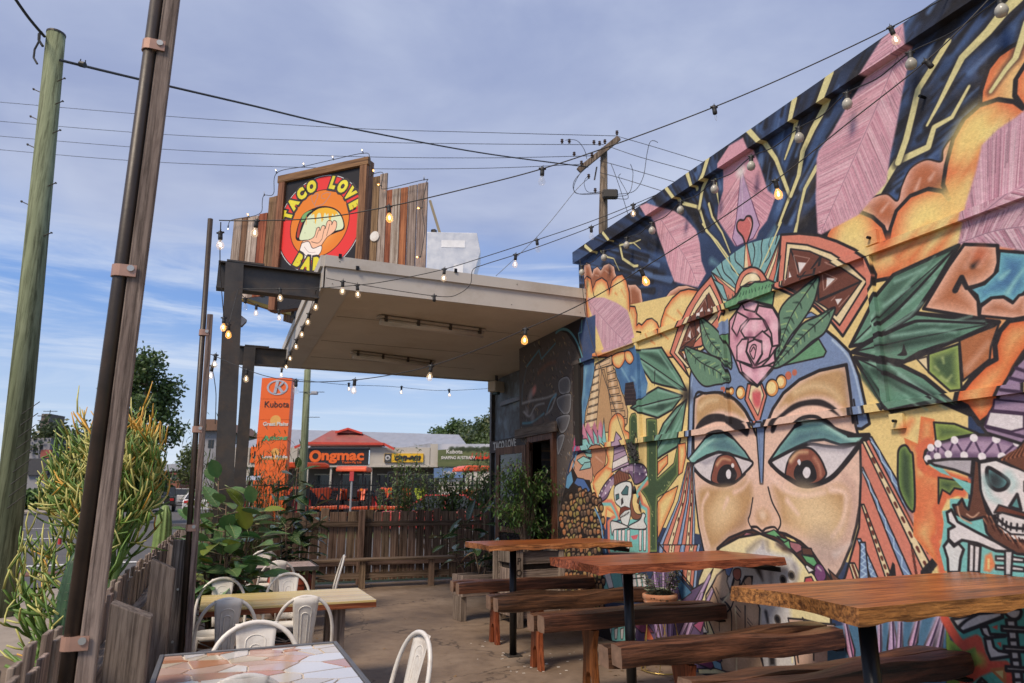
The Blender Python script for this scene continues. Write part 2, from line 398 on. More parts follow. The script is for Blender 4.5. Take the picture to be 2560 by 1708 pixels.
# ---------------------------------------------------------------- the wall mural, drawn stroke by stroke in wall metres
MUR = dict(S=270., y0=0.1, y1=10.4, z1=4.8)
def paint_mural():
    S = MUR['S']
    cv = Canvas(int((MUR['y1']-MUR['y0'])*S), int(MUR['z1']*S), (38, 57, 98))
    cv.wf = S/1000
    ctx = [0, 0, 1]
    def tf(x, y):
        p = on_x(ctx[0]+x/ctx[2], ctx[1]+y/ctx[2], WALLX)
        return ((p[1]-MUR['y0'])*S, (MUR['z1']-p[2])*S)
    cv.tf = tf
    def C(x, y, s): ctx[:] = [x, y, s]
    A = lambda: C(1400, 0, 2.0103)
    B = lambda: C(1400, 500, 3.9167)
    Cc = lambda: C(1600, 560, 3.136)
    D = lambda: C(1650, 900, 3.015)
    E = lambda: C(2050, 560, 3.135)
    G = lambda: C(2100, 1000, 3.137)
    J = lambda: C(1400, 800, 3.92)
    L = lambda: C(1440, 900, 2.703)
    M = lambda: C(1260, 780, 2.8)
    N = lambda: C(1440, 1350, 3.264)
    O = lambda: C(2260, 880, 2.613)
    Q = lambda: C(2140, 1500, 5.595)
    P, Ln, F, SP, DT = cv.poly, cv.line, cv.feather, cv.spray, cv.dots
    K = (38, 35, 40); NV = (46, 74, 130); YL = (240, 208, 124); OR = (243, 118, 62); PK = (232, 172, 150); BR = (168, 92, 58)
    CO = (226, 122, 98); TL = (116, 178, 182); CR = (238, 214, 160); GR = (92, 146, 120); GD = (40, 66, 56); BL = (112, 140, 188)
    LY = (222, 212, 140); SK = (236, 192, 168); TN = (200, 152, 96); PU = (160, 132, 168); WH = (228, 220, 218)
    rs = cv.rs
    # night sky: blue with sprayed black streaks
    A()
    SP([(x, 1180-(x-100)*.62-rs.rand()*200) for x in np.linspace(150, 2300, 40)], 420, (30, 30, 38), .2)
    for k in range(330):
        an = np.radians(-178+rs.rand()*175); r0 = 330+rs.rand()*1500; r1 = r0+120+rs.rand()*260
        c = [(28, 27, 34), (28, 27, 34), (30, 32, 44), (58, 92, 150), (52, 80, 136)][k % 5]
        Ln([(950+np.cos(an)*r0*1.1, 1480+np.sin(an)*r0), (950+np.cos(an)*r1*1.1, 1480+np.sin(an)*r1)], c, 60+110*rs.rand(), 24, soft=9, a=.6+.4*rs.rand())
    SP([(rs.rand()*2400, rs.rand()*1300) for k in range(60)], 240, (60, 92, 148), .3)
    for k in range(760):
        an = np.radians(-178+rs.rand()*175); r0 = 360+rs.rand()*1700; r1 = r0+70+rs.rand()*190
        Ln([(950+np.cos(an)*r0*1.1, 1480+np.sin(an)*r0), (950+np.cos(an)*r1*1.1, 1480+np.sin(an)*r1)], (28, 27, 33) if k % 6 else (78, 112, 168), 26+56*rs.rand(), 10, soft=3.5, a=.8)
    # the mural runs on past the skull to the right: more cloud, agave blades and crystals
    cv.tf = lambda y, z: ((y-MUR['y0'])*S, (MUR['z1']-z)*S)
    P("-.2,3.9 .1,4.2 .5,4.3 .8,4.15 1.0,4.3 1.4,4.35 1.7,4.1 2.0,4.2 2.4,3.8 2.4,.9 -.2,.9", YL, K, 34, rim=OR, rw=200, sm=True)
    P("-.2,3.1 .3,3.3 .7,3.2 .9,2.9 .7,2.5 .2,2.4 -.2,2.6", BR, K, 28, rim=(236, 172, 146), rw=110, sm=True)
    for q in ("2.4,2.9 1.6,3.5 1.1,3.7 1.3,3.2 1.9,2.7", "2.4,2.7 1.5,2.8 .8,2.6 1.5,2.4", "2.4,2.5 1.7,2.1 1.2,1.6 1.9,1.9"): P(q, GR, K, 30); Ln(q.split()[0]+" "+q.split()[2], (140, 196, 170), 30, 10, soft=4)
    for q in ("1.0,3.9 1.3,3.6", ".4,3.9 .6,3.5", "1.6,1.5 1.9,1.2", ".3,2.1 .8,1.9"): Ln(q, (240, 104, 48), 70, 20, soft=9, a=.8)
    P("-.2,1.7 .4,1.5 .9,1.2 1.5,1.3 2.0,1.0 2.4,1.1 2.4,-.1 -.2,-.1", (60, 160, 150), K, 28)
    for k in range(9): x_ = -.1+k*.26; P([(x_, .05), (x_+.05+rs.randn()*.04, 1.0+rs.rand()*.3), (x_+.16, .6), (x_+.14, .05)], (150, 116, 178) if k % 3 else (178, 84, 140), K, 16)
    cv.tf = tf
    # lightning bolts
    def bolt(t, w=44, w2=None):
        Ln(t, K, w*1.9, (w2 or w)*1.9, soft=5, a=.75); Ln(t, LY, w, w2 or w, soft=1)
    A()
    for t, w, w2 in [("150,1240 185,1270", 46, 40), ("240,1175 268,1210", 40, 38), ("300,1228 315,1300 372,1338 390,1336", 34, 30), ("300,1232 370,1220 405,1205", 26, 12), ("370,1220 405,1252", 18, 8),
                     ("205,1262 238,1292 270,1300 298,1360", 26, 8), ("560,950 612,1020 690,1040 705,1060 735,1160 790,1215 900,1370", 44, 16),
                     ("700,1045 716,948 748,880 772,800", 40, 56), ("748,1025 765,1090 815,1170 855,1270", 30, 12), ("665,870 690,950", 50, 40),
                     ("975,660 1030,720 1085,800 1155,985 1100,1130", 54, 26), ("1160,985 1200,880 1220,760 1270,650 1330,540 1390,380", 36, 74),
                     ("1130,800 1170,690 1210,510", 16, 60), ("1180,1210 1200,1080 1230,950 1290,840", 16, 44), ("780,905 800,1040", 34, 6),
                     ("1590,980 1690,815 1850,740 1880,640 1970,590 2055,435", 60, 20), ("1700,815 1740,700 1770,580 1800,450 1870,340 1950,210", 50, 44),
                     ("1845,630 1900,530 1960,410 2020,290 2150,160 2230,60 2300,-10", 18, 84), ("2165,460 2240,350 2290,290 2320,200 2350,110", 24, 50)]:
        bolt(t, w, w2)
    # brown outer clouds
    B()
    P("236,640 262,612 296,632 316,720 330,676 366,652 400,690 430,640 480,620 530,652 540,712 560,760 676,830 740,826 792,880 808,980 815,1052 850,1034 900,1080 916,1060 960,975 1010,980 1026,962 1080,890 1160,842 1240,836 1345,870 1345,1500 236,1500", BR, K, 12, rim=(236, 178, 152), rw=70)
    for t in ("345,735 378,745", "440,690 480,720", "690,860 700,1000", "830,1085 870,1100"): Ln(t, (240, 190, 165), 12, 8, soft=3, a=.7)
    A()
    P("1516,1064 1560,1000 1640,975 1695,1010 1716,940 1760,850 1840,803 1915,812 1925,755 1962,700 1990,695 2100,800 2000,1100 1700,1180", BR, K, 14, rim=(230, 160, 136), rw=120, sm=True)
    SP("1620,1040 1640,1070 1810,870 1790,960 1850,880", 100, (198, 100, 56), .7)
    Ln("1618,1060 1650,1020", PK, 22, 8, soft=4); Ln("1790,950 1810,900", PK, 26, 8, soft=4); Ln("1860,900 1880,870", PK, 26, 8, soft=4)
    # yellow glowing clouds: whole middle of the wall
    J(); P("300,-60 4000,-900 4000,2600 300,1900", YL, None)
    B()
    P("238,780 262,748 300,770 320,870 352,792 410,762 460,800 484,890 510,790 560,740 610,728 650,790 676,900 684,1040 735,1045 755,1120 752,1230 770,1206 800,1225 850,1170 900,1160 950,1200 980,1270 990,1180 1030,1060 1100,960 1180,892 1260,872 1345,884 1345,1540 300,1540 270,1180", YL, K, 20, rim=OR, rw=80)
    for t in ("320,870 330,930 345,960", "484,890 480,930", "684,1040 680,1090", "985,1270 990,1340"): Ln(t, K, 18, 10, True)
    for t in ("600,880 640,960", "700,1100 715,1160", "1030,1115 1130,1180", "1150,1080 1210,1150", "540,910 560,930", "860,1300 880,1350", "890,1380 930,1410", "1000,1310 1060,1360"): Ln(t, (240, 130, 60), 22, 12, soft=3, a=.85)
    SP("400,900 580,830 600,960 900,1230 1180,1000 1100,1100", 110, (250, 226, 140), .5)
    A()
    P("1340,1175 1380,1110 1440,1072 1510,1066 1570,1090 1625,1140 1650,1210 1660,1150 1690,1060 1760,985 1850,950 1925,962 1955,1000 1925,930 1940,830 1975,700 2030,600 2110,530 2200,500 2285,512 2330,545 2285,480 2290,400 2340,320 2600,200 2600,1200 1990,1330 1400,1450 1320,1270", YL, K, 34, rim=OR, rw=150)
    for t in ("1960,980 2110,760 2120,740", "2070,680 2030,800 1960,900", "1650,1210 1600,1300", "1700,1290 1780,1220 1850,1120", "1760,1310 1900,1130", "2160,600 2200,560", "1880,1280 1990,1130", "2110,740 2080,1000 2000,1120", "1670,1370 1720,1320"): Ln(t, (240, 104, 48), 60, 18, soft=9, a=.85)
    SP("2040,720 2100,620 1480,1130 1850,1080 1980,1000", 190, (252, 224, 120), .8)
    # far feather right with clouds behind
    F("2000,1240 2120,1100 2332,930", "2000,1235 2040,1020 2090,860 2120,730 2200,650 2290,590 2500,420 2600,700 2600,1160 2332,1170 2160,1225 2050,1225", .5, (205, 140, 165), 90)
    C(2050, 560, 3.135)
    F("1100,150 1350,60 1599,20", "1090,160 1130,60 1260,-60 1700,-200 1700,260 1599,215 1400,180 1190,130", .45, (196, 140, 165), 60)
    # plumes
    B(); F("985,185 1110,380 1270,640 1345,840", "830,70 900,40 985,70 1120,110 1230,180 1335,300 1368,420 1385,600 1430,720 1350,855 1230,830 1120,800 1060,640 1010,480 960,350 930,230", .6, (226, 150, 170), 75)
    A(); F("905,870 900,1050 870,1200", "820,830 880,740 950,700 975,760 1010,850 1045,960 1085,985 1040,1110 1000,1160 985,1200 880,1236 790,1100 795,1040 820,960", .6, (220, 140, 162), 70)
    F("1750,150 1640,420 1520,700 1310,1170", "1760,120 1770,240 1745,350 1720,470 1690,640 1660,780 1640,920 1560,1010 1500,1080 1310,1180 1295,1170 1285,1000 1290,800 1300,760 1370,660 1440,540 1560,350 1650,210", .55, (218, 148, 170), 130)
    B(); F("275,990 480,1230 680,1430", "272,960 430,955 560,1010 660,1080 690,1180 740,1400 690,1420 520,1480 440,1500 400,1380 330,1180 280,1040", .5, (206, 148, 172), 75)
    # lilac heart shard
    Cc(); C(1200, 300, 3.075)
    P("2010,380 2150,810 2100,910 1975,972 1940,910 1970,760", (186, 148, 190), (90, 50, 90), 12); Ln("2010,390 2020,720", WH, 8, 5, a=.6); Ln("2005,390 1990,640", WH, 8, 5, a=.6); Ln("2012,390 2090,620", WH, 8, 5, a=.6)
    SP("2003,395", 90, WH, .9)
    P("2028,770 2050,742 2082,745 2095,800 2080,870 2050,950 2040,960 2020,900 1980,850 1975,800 1995,770", (214, 100, 98), K, 22, sm=True)
    Ln("2060,755 2085,800 2070,860", (240, 170, 160), 8, 6, True)
    # teal fan
    Cc()
    P("560,375 640,300 745,220 820,170 860,150 1105,85 1100,300 1060,460 900,450 800,490 680,610 655,605 610,500 570,440", TL, None)
    for t in ("640,300 660,380 720,440 760,500", "745,225 750,290 800,340 830,400", "700,260 720,350 780,400", "885,150 900,220 880,330", "960,120 950,190 955,260 935,340", "1030,100 1010,160 1020,240 980,300", "1080,90 1060,160", "600,345 640,420 690,480", "580,440 620,520 660,580"): Ln(t, K, 13, 9, True)
    for t in ("680,330 740,420 790,470", "930,150 925,260 905,330", "1000,140 990,230"): Ln(t, (80, 140, 150), 12, 9, True, soft=3, a=.7)
    for t in ("560,290 610,320", "1010,130 1060,30"): Ln(t, (120, 190, 200), 46, 12, soft=10, a=.7)
    Ln("1105,-10 1000,230 915,410", LY, 18, 10); Ln("490,0 700,300 775,410", LY, 18, 10)
    Ln("1230,0 1190,150", LY, 26, 22)
    # sun ring: right part
    P("1105,85 1250,75 1400,90 1540,135 1680,200 1790,270 1850,400 1840,480 1590,880 1500,770 1370,650 1200,560 1075,505", CO, K, 26)
    P("1150,150 1310,165 1500,230 1640,320 1780,450 1565,795 1480,710 1370,620 1250,560 1120,490", CR, K, 18)
    P("1180,195 1330,215 1480,280 1600,360 1735,450 1540,720 1450,650 1350,590 1200,520 1135,490", (112, 58, 46), K, 14)
    Ln("1415,260 1390,400 1400,600", K, 26, 18); Ln("1400,600 1560,530 1735,450", K, 26, 14); Ln("1180,200 1270,420 1390,400", K, 16, 12); Ln("1410,262 1280,440", K, 20, 10)
    for c, col in (("1240,300 1305,305 1250,385", WH), ("1465,420 1530,430 1460,500", WH), ("1530,590 1585,585 1550,635", WH), ("1170,370 1190,420 1165,450", WH)): P(c, col, None)
    for t in ("1205,250 1225,340 1240,405 1330,270 1205,245", "1430,400 1440,520 1545,430 1435,380", "1500,600 1530,570", "1560,650 1640,560", "1450,300 1560,340", "1160,330 1160,470"): Ln(t, (190, 140, 124), 9, 6, a=.8)
    # sun ring: left part
    P("560,405 640,590 665,690 610,830 480,960 300,1000 385,1200 330,1130 235,1010 300,810 370,660 450,530", CO, K, 22)
    P("548,480 610,600 640,690 560,790 430,930 300,1010 390,1120 370,1130 270,1010 350,800 430,640 500,530", CR, K, 14)
    P("540,540 590,640 600,690 520,770 440,900 420,960 310,990 385,1070 375,1085 300,1010 370,820 440,680", (112, 58, 46), K, 10)
    P("470,680 490,650 495,720 465,740", WH, None); P("560,640 580,690 555,690", WH, None); P("375,880 395,830 400,900", WH, None); P("445,830 465,800 470,860", WH, None); P("340,1010 360,1040 350,1060", WH, None)
    Ln("420,740 510,590 540,690", (190, 140, 124), 8, 6); Ln("360,920 390,800 425,900 350,925", (190, 140, 124), 8, 6); Ln("520,560 535,720", K, 12, 8); Ln("420,700 440,880 310,980", K, 12, 10)
    # rays beside the fan
    P("560,378 750,520 745,560 690,610 640,500", CO, K, 14); P("575,385 750,510 747,540 620,430", CR, K, 8)
    P("570,430 655,590 690,600 650,480", TL, K, 12)
    P("1105,95 1075,300 1060,460 960,430 1020,300", CO, K, 14); P("1095,130 1060,290 1005,440 985,420 1045,270", CR, K, 9); P("1105,250 1065,460 1045,455 1085,300", TL, K, 10)
    P("828,150 838,155 875,330 815,350 820,250", CO, K, 12); P("830,160 848,340 818,345", CR, None)
    # arch and green collar
    P("745,540 755,470 790,390 850,345 910,345 960,380 1000,450 990,470 930,460 800,490 760,545", CO, K, 18, sm=True)
    P("785,480 820,410 870,385 920,400 940,445 860,455 800,490", CR, K, 12, sm=True); SP("890,415", 70, (250, 240, 200), .8)
    P("680,610 760,560 800,490 850,490 900,455 960,455 1010,440 1060,460 1065,500 1050,560 1040,640 960,620 860,640 700,680", (96, 160, 110), K, 18)
    for x in range(700, 1050, 26): Ln([(x, 600-(x-700)*.3), (x+rs.randn()*6, 560-(x-700)*.28)], GD, 12, 7)
    for x in range(710, 1040, 40): Ln([(x, 640-(x-700)*.25), (x+8, 590-(x-700)*.28)], (140, 200, 140), 14, 8, soft=3, a=.6)
    # helmet / band in blue
    D()
    P("225,130 240,50 300,-60 430,-150 620,-190 900,-190 1230,-240 1330,-160 1430,-60 1500,120 1580,480 1520,520 1240,500 980,620 780,560 760,940 740,520 560,300 270,520 250,760 205,740", BL, K, 26)
    # forehead & face skin
    face = "258,290 330,250 440,250 560,300 640,390 690,480 720,560 760,620 790,520 850,370 930,250 1050,150 1200,80 1400,38 1440,300 1475,500 1510,620 1515,900 1505,1100 1480,1250 1440,1400 1370,1568 1290,1700 1150,1620 400,1600 330,1440 290,1250 262,1000 250,800 240,700"
    P(face, SK, K, 26)
    P("290,300 400,255 520,290 610,370 640,440 560,400 440,380 340,430 280,490", TN, None, sm=True, soft=6)
    P("880,380 960,260 1080,170 1200,110 1385,80 1410,250 1425,400 1380,360 1290,290 1180,270 1060,290 940,360", TN, None, sm=True, soft=6)
    Ln("300,360 360,310 430,300", (240, 210, 160), 40, 20, True, soft=9, a=.8); Ln("1020,240 1150,195 1280,220 1360,300", (238, 205, 150), 46, 20, True, soft=10, a=.85); Ln("890,390 950,340", (244, 196, 170), 40, 14, soft=8)
    Ln("1390,60 1420,300 1450,480", (150, 120, 110), 40, 30, soft=10, a=.5); Ln("262,300 262,480", (150, 120, 110), 30, soft=8, a=.5)
    # band outline strokes
    Ln("255,760 262,290 350,252 470,248 570,300 650,390 710,520", K, 28, 22, True)
    Ln("790,520 850,370 930,250 1050,150 1200,80 1405,36 1435,250 1455,470", K, 30, 24)
    P("722,470 790,470 775,935 755,935", BL, K, 18); Ln("745,560 765,900", (90, 120, 170), 14, 8)
    Ln("232,700 235,200 250,110", (160, 186, 220), 12, 8); Ln("1300,-150 1440,20 1540,420", (170, 196, 226), 20, 12, True, soft=2); Ln("1460,300 1490,480", K, 16)
    # jewels
    for x, y, r in ((466, 216, 16), (500, 224, 26), (1014, 95, 26), (967, 118, 34)): DT([(x, y)], r, (210, 100, 70))
    for x, y, r in ((537, 234, 40), (606, 246, 62), (912, 165, 62), (843, 210, 76)): DT([(x, y)], r, K); DT([(x+3, y+2)], r-10, (238, 150, 70)); DT([(x-4, y)], r-24, (250, 222, 140))
    P("660,180 770,180 805,270 750,470 735,490 640,300", CO, K, 18); P("685,190 758,190 782,265 738,420 668,285", CR, K, 12)
    SP("728,265 725,300 735,330", 70, (225, 80, 90), .9); P("700,245 728,260 752,240 758,280 735,340 705,290", (222, 84, 92), None, sm=True, soft=3)
    # brows
    P("268,525 300,460 360,415 440,405 530,425 600,450 668,500 660,575 610,545 520,480 430,465 350,490", (42, 36, 40), None, sm=True, soft=2)
    P("850,470 920,400 1010,330 1120,300 1220,300 1310,350 1390,430 1290,375 1190,345 1080,350 980,395 900,460 860,545 835,540", (42, 36, 40), None, sm=True, soft=2)
    # eye lids
    Ln("1020,500 1100,440 1200,430 1270,470 1330,520 1460,560", K, 34, 20, True)
    Ln("350,580 420,545 490,540 560,600 690,770", K, 28, 18, True)
    P("215,745 340,590 400,555 480,548 560,600 640,690 695,775 600,740 520,700 440,690 350,720 280,760 250,800", (112, 178, 170), K, 22)
    P("360,640 480,580 560,640 640,730 560,700 450,680", (60, 100, 120), None, soft=10, a=.7); Ln("230,750 330,650 420,585", (160, 216, 205), 26, 12, soft=4)
    P("825,760 900,650 1010,510 1120,460 1220,460 1300,510 1420,570 1575,560 1480,630 1360,640 1240,600 1140,610 1040,650 940,700 850,750", (112, 178, 170), K, 24)
    P("920,680 1040,540 1180,520 1300,560 1420,600 1320,610 1200,580 1080,620", (60, 98, 120), None, soft=12, a=.75); Ln("1080,480 1200,475 1290,520 1400,590 1500,600", (164, 218, 206), 26, 14, True, soft=4)
    # eyes
    P("240,800 320,750 440,700 540,715 620,740 700,775 640,850 560,920 470,945 380,925 300,870", (214, 206, 210), K, 26, sm=True)
    P("830,775 920,720 1020,670 1130,635 1250,650 1380,660 1480,640 1400,760 1290,880 1160,940 1060,940 960,890 880,830", (218, 210, 214), K, 28, sm=True)
    P("1120,630 1260,645 1480,655 1400,700 1280,680 1180,680", (150, 145, 160), None, soft=6, a=.8); P("300,770 440,710 430,750 340,800", (150, 145, 160), None, soft=5, a=.7)
    P("390,915 400,820 430,740 490,712 550,730 590,790 615,870 560,920 480,942", (140, 72, 56), K, 18, sm=True)
    P("430,910 445,830 490,790 545,800 580,870 540,935 470,940", K, None, sm=True); Ln("430,790 470,745 530,755", (226, 170, 120), 26, 10, True, soft=4); P("500,840 520,825 535,850 530,890 510,895 498,870", (226, 220, 226), None, sm=True); DT("548,796", 20, WH)
    P("945,870 960,780 1000,710 1070,665 1140,670 1200,730 1240,810 1250,870 1180,930 1060,930 970,880", (140, 72, 56), K, 20, sm=True)
    P("1010,880 1020,810 1070,765 1130,760 1170,820 1180,890 1140,925 1060,930", K, None, sm=True); Ln("985,760 1040,700 1110,695", (232, 184, 130), 34, 12, True, soft=5); Ln("1165,740 1200,800 1210,870", (204, 130, 100), 24, 12, True, soft=5)
    P("1075,850 1095,810 1125,815 1135,850 1120,885 1095,890", (226, 220, 226), None, sm=True); P("1035,765 1050,748 1062,775 1050,795", (226, 220, 226), None, sm=True)
    Ln("240,795 300,870 380,925 470,948 560,925 640,860", K, 38, 24, True); Ln("825,770 880,830 960,890 1060,945 1160,945 1290,890 1400,775 1520,620", K, 36, 36, True); Ln("1420,570 1575,565 1520,630", K, 30, 30)
    # cheek modelling
    P("300,980 420,960 560,960 660,900 700,1000 690,1100 660,1180 640,1260 520,1320 440,1400 380,1420 330,1300 300,1150", TN, None, sm=True, soft=12)
    P("860,960 980,1010 1120,1020 1260,980 1380,960 1420,1080 1400,1200 1350,1300 1250,1360 1100,1310 960,1270 905,1220 890,1100", TN, None, sm=True, soft=14)
    SP("480,1130 430,1200 520,1080", 200, (240, 206, 150), .6); SP("1120,1150 1200,1180 1060,1100 1250,1220", 260, (238, 204, 150), .6)
    for t in ("360,1010 320,1100 330,1260 370,1400", "510,1050 480,1120", "560,1000 640,950 700,830"): Ln(t, (250, 206, 184), 34, 16, True, soft=6, a=.95)
    for t in ("830,860 930,970 1080,1020 1240,1000", "1290,980 1390,1000 1400,1100 1370,1230 1300,1330", "960,1060 1040,1160"): Ln(t, (250, 208, 186), 40, 18, True, soft=6, a=.95)
    Ln("1400,890 1450,960 1470,1100 1440,1240 1380,1400 1300,1500", (186, 140, 124), 50, 30, True, soft=12, a=.6)
    Ln("690,1130 660,1200 560,1300 470,1390", (150, 118, 110), 50, 30, True, soft=14, a=.5)
    SP("1180,1420 1290,1480 1250,1400", 200, (170, 146, 138), .3); Ln("1320,1470 1440,1380", WH, 30, 8, soft=8, a=.6); SP("1000,1330 900,1290", 150, (230, 190, 150), .5)
    # nose
    P("735,950 700,1060 680,1180 670,1230 690,1275 770,1285 830,1270 880,1290 905,1240 900,1180 850,1080 810,960", (232, 188, 158), None, sm=True, soft=8)
    P("735,1150 780,1130 820,1160 830,1210 790,1240 745,1230 725,1190", TN, None, sm=True, soft=10, a=.8); SP("775,1170", 60, (246, 214, 180), .9)
    Ln("700,1040 680,1160 665,1210 690,1270", K, 14, 14, True); Ln("815,960 845,1070 900,1180 908,1240 885,1290", K, 16, 14, True); Ln("690,1260 730,1260 770,1290 800,1270 860,1260 890,1290", K, 22, 16, True)
    # taco
    D()
    P("430,1420 520,1340 640,1290 700,1280 760,1310 860,1290 950,1310 1060,1370 1150,1450 1230,1568 1330,1700 1100,1700 430,1500", (74, 46, 40), K, 22)
    for t, c in (("540,1400 570,1340 620,1345 600,1400", (96, 180, 110)), ("610,1340 650,1300 700,1310 680,1340", (170, 96, 110)), ("790,1310 860,1280 920,1340 960,1380 860,1330", (96, 180, 110)), ("930,1320 1010,1350 1060,1400 980,1370", YL), ("700,1320 760,1330 700,1350", YL), ("500,1380 550,1350 520,1410", (214, 190, 110)), ("900,1340 980,1360 1000,1430 960,1420", (96, 180, 110))): P(t, c, K, 10)
    N()
    P("1000,330 1060,180 1180,60 1330,-20 1500,-50 1640,10 1780,110 1890,230 1990,330 2080,460 2080,1100 1000,1100 960,700", (238, 222, 158), K, 22)
    P("1090,360 1250,210 1420,110 1530,0 1560,80 1640,110 1760,130 1830,230 1800,330 1740,420 1760,700 1820,1100 1480,1100 1500,560 1080,560", (206, 204, 204), None, soft=8)
    for t in ("1400,90 1480,20 1520,10 1525,60", "1560,20 1570,80", "1640,40 1700,60 1750,110", "1500,200 1520,330", "1590,240 1590,420", "1780,210 1800,300 1760,400"): Ln(t, (120, 112, 116), 34, 16, True, soft=7, a=.7)
    P("1640,30 1720,60 1750,100 1690,90", (74, 52, 44), None, soft=6); P("1450,215 1500,220 1525,330 1480,270", (60, 50, 48), None, soft=5)
    for x, y in ((1690, 325), (1760, 290), (1645, 650)): DT([(x, y)], 38, (120, 110, 100)); DT([(x, y)], 24, K)
    for t in ("1550,590 1565,670", "1640,640 1650,670"): Ln(t, K, 30, 20, soft=4)
    for t, c in (("1740,10 1820,30 1870,70 1800,110 1750,60", (170, 100, 110)), ("1840,120 1940,140 1975,200 1940,220 1880,180", (92, 178, 108)), ("1870,310 1920,300 1950,360 1860,370", (206, 70, 80)), ("1945,230 1970,195 2010,210 2040,280 2030,330 1990,355 1950,300", (120, 60, 116)), ("1870,220 1900,270 1950,250 1880,200", WH), ("1840,60 1920,70 1940,130 1850,120", (92, 56, 46)), ("1640,-30 1740,0 1700,20", (92, 178, 108)), ("2060,240 2180,350 2100,350", (110, 70, 56))): P(t, c, K, 13, sm=len(t) > 50)
    Ln("1975,225 2000,250", WH, 14, 6, soft=2)
    # hands
    H1 = (200, 158, 122)
    P("1110,370 1150,290 1220,230 1250,250 1230,340 1260,420 1290,300 1340,330 1330,400 1380,300 1440,300 1430,390 1500,560 1490,800 1530,1040 1500,1075 1380,1090 1230,1080 1150,1040 1130,960 1180,900 1060,600 1060,450", H1, K, 20)
    P("1280,260 1300,235 1340,240 1345,300 1320,330 1290,310", (184, 100, 80), K, 10, sm=True); P("1370,340 1400,300 1430,310 1430,390 1400,390", (206, 160, 130), K, 10, sm=True); P("1215,215 1280,225 1250,300 1225,280", (100, 130, 190), K, 8)
    for t in ("1110,380 1150,480 1190,600 1260,560 1290,480", "1180,480 1260,560 1270,740", "1290,330 1250,440 1190,480", "1380,540 1380,740", "1500,560 1490,740", "1060,660 1080,750", "1170,660 1170,740", "1490,900 1530,1040"): Ln(t, K, 17, 12, True)
    for t in ("1120,400 1140,450", "1140,390 1165,440", "1200,480 1250,560", "1305,540 1345,590", "1300,580 1340,630", "1400,640 1440,690", "1400,670 1440,720"): Ln(t, K, 10, 7)
    Ln("1300,560 1310,740", (238, 226, 170), 16, soft=2); Ln("1310,940 1310,1070", (238, 226, 170), 14, soft=2); Ln("1250,440 1190,520", (238, 226, 170), 14, soft=2)
    SP("1190,320 1210,400 1440,620 1200,700 1350,900 1230,980", 120, (232, 196, 160), .6); SP("1160,520 1330,700 1450,800 1180,1000", 130, (150, 112, 84), .5)
    P("1730,640 1860,650 1980,680 2110,690 2160,780 2170,900 2160,1080 1800,1080 1760,760", (208, 166, 144), K, 16)
    for t in ("1850,640 1930,800 1940,980", "1970,680 2060,860 2065,960", "1800,890 1815,1000", "2110,690 2170,820 2290,1000"): Ln(t, K, 18, 14, True)
    for t in ("1840,915 1870,920 1895,910", "1960,895 1990,905 2020,890"): Ln(t, K, 14, 10, True)
    P("1570,910 1620,910 1630,1030 1580,1030", K, None, soft=5); Ln("1765,890 1765,1000", (238, 226, 170), 14)
    # headdress cloth strips, right
    G()
    def strips(tops, bots, cols):
        n = len(cols)
        for i in range(n):
            def lp(a, b, t): return (a[0]+(b[0]-a[0])*t, a[1]+(b[1]-a[1])*t)
            t0, t1 = i/n, (i+1)/n
            q = [lp(*tops, t0), lp(*tops, t1), lp(*bots, t1), lp(*bots, t0)]
            P(q, cols[i], K, 15)
            if cols[i] is CR:
                for k in np.linspace(.12, .92, 7):
                    a = lp(lp(q[0], q[3], k), lp(q[1], q[2], k), .5); b = lp(lp(q[0], q[3], k+.035), lp(q[1], q[2], k+.035), .5); Ln([a, b], (110, 50, 40), 22, 16)
            elif cols[i] is BL:
                z = [lp(lp(q[0], q[3], k), lp(q[1], q[2], k), .15 if j % 2 else .85) for j, k in enumerate(np.linspace(.05, 1, 12))]
                Ln(z, (160, 196, 226), 10, 9)
    P("160,340 235,300 770,1240 720,1330 600,1568 -60,1568 40,1390 150,1000 165,600", CO, K, 20)
    def strip(a, b, w0, w1, col):
        a, b = np.array(a, float), np.array(b, float)
        q = [tuple(a-(w0, 0)), tuple(a+(w0, 0)), tuple(b+(w1, 0)), tuple(b-(w1, 0))]; P(q, col, K, 14)
        if col is CR:
            for k in np.arange(.14, .95, .115): Ln([tuple(a+(b-a)*k), tuple(a+(b-a)*(k+.03))], (110, 50, 40), 22, 18)
        else:
            Ln([tuple(a+(b-a)*k+((w0+(w1-w0)*k)*(.6 if j % 2 else -.6), 0)) for j, k in enumerate(np.linspace(.04, .98, 12))], (164, 200, 230), 10, 9)
    strip((186, 320), (690, 1330), 14, 40, CR); strip((172, 530), (540, 1400), 8, 34, BL); strip((235, 290), (735, 1200), 14, 46, BL)
    strip((178, 820), (385, 1400), 10, 26, CR); strip((150, 1090), (270, 1400), 12, 30, BL); strip((90, 1280), (135, 1420), 14, 26, CR); strip((560, 1130), (620, 1500), 1, 2, CR)
    N()
    strip((2250, 190), (2300, 330), 24, 30, CR); strip((2340, 20), (2350, 340), 20, 40, BL)
    G(); Ln("770,1240 660,1360", K, 50, 50)
    P("380,1380 412,1270 430,1290 440,1390", K, None)
    # cloth strips, left
    L()
    cs = [(BL, 26), (CO, 34), (CR, 30), (CO, 34), (BL, 28), (CO, 28), (CR, 22), (CO, 20), (BL, 18)]; tot = sum(c[1] for c in cs)
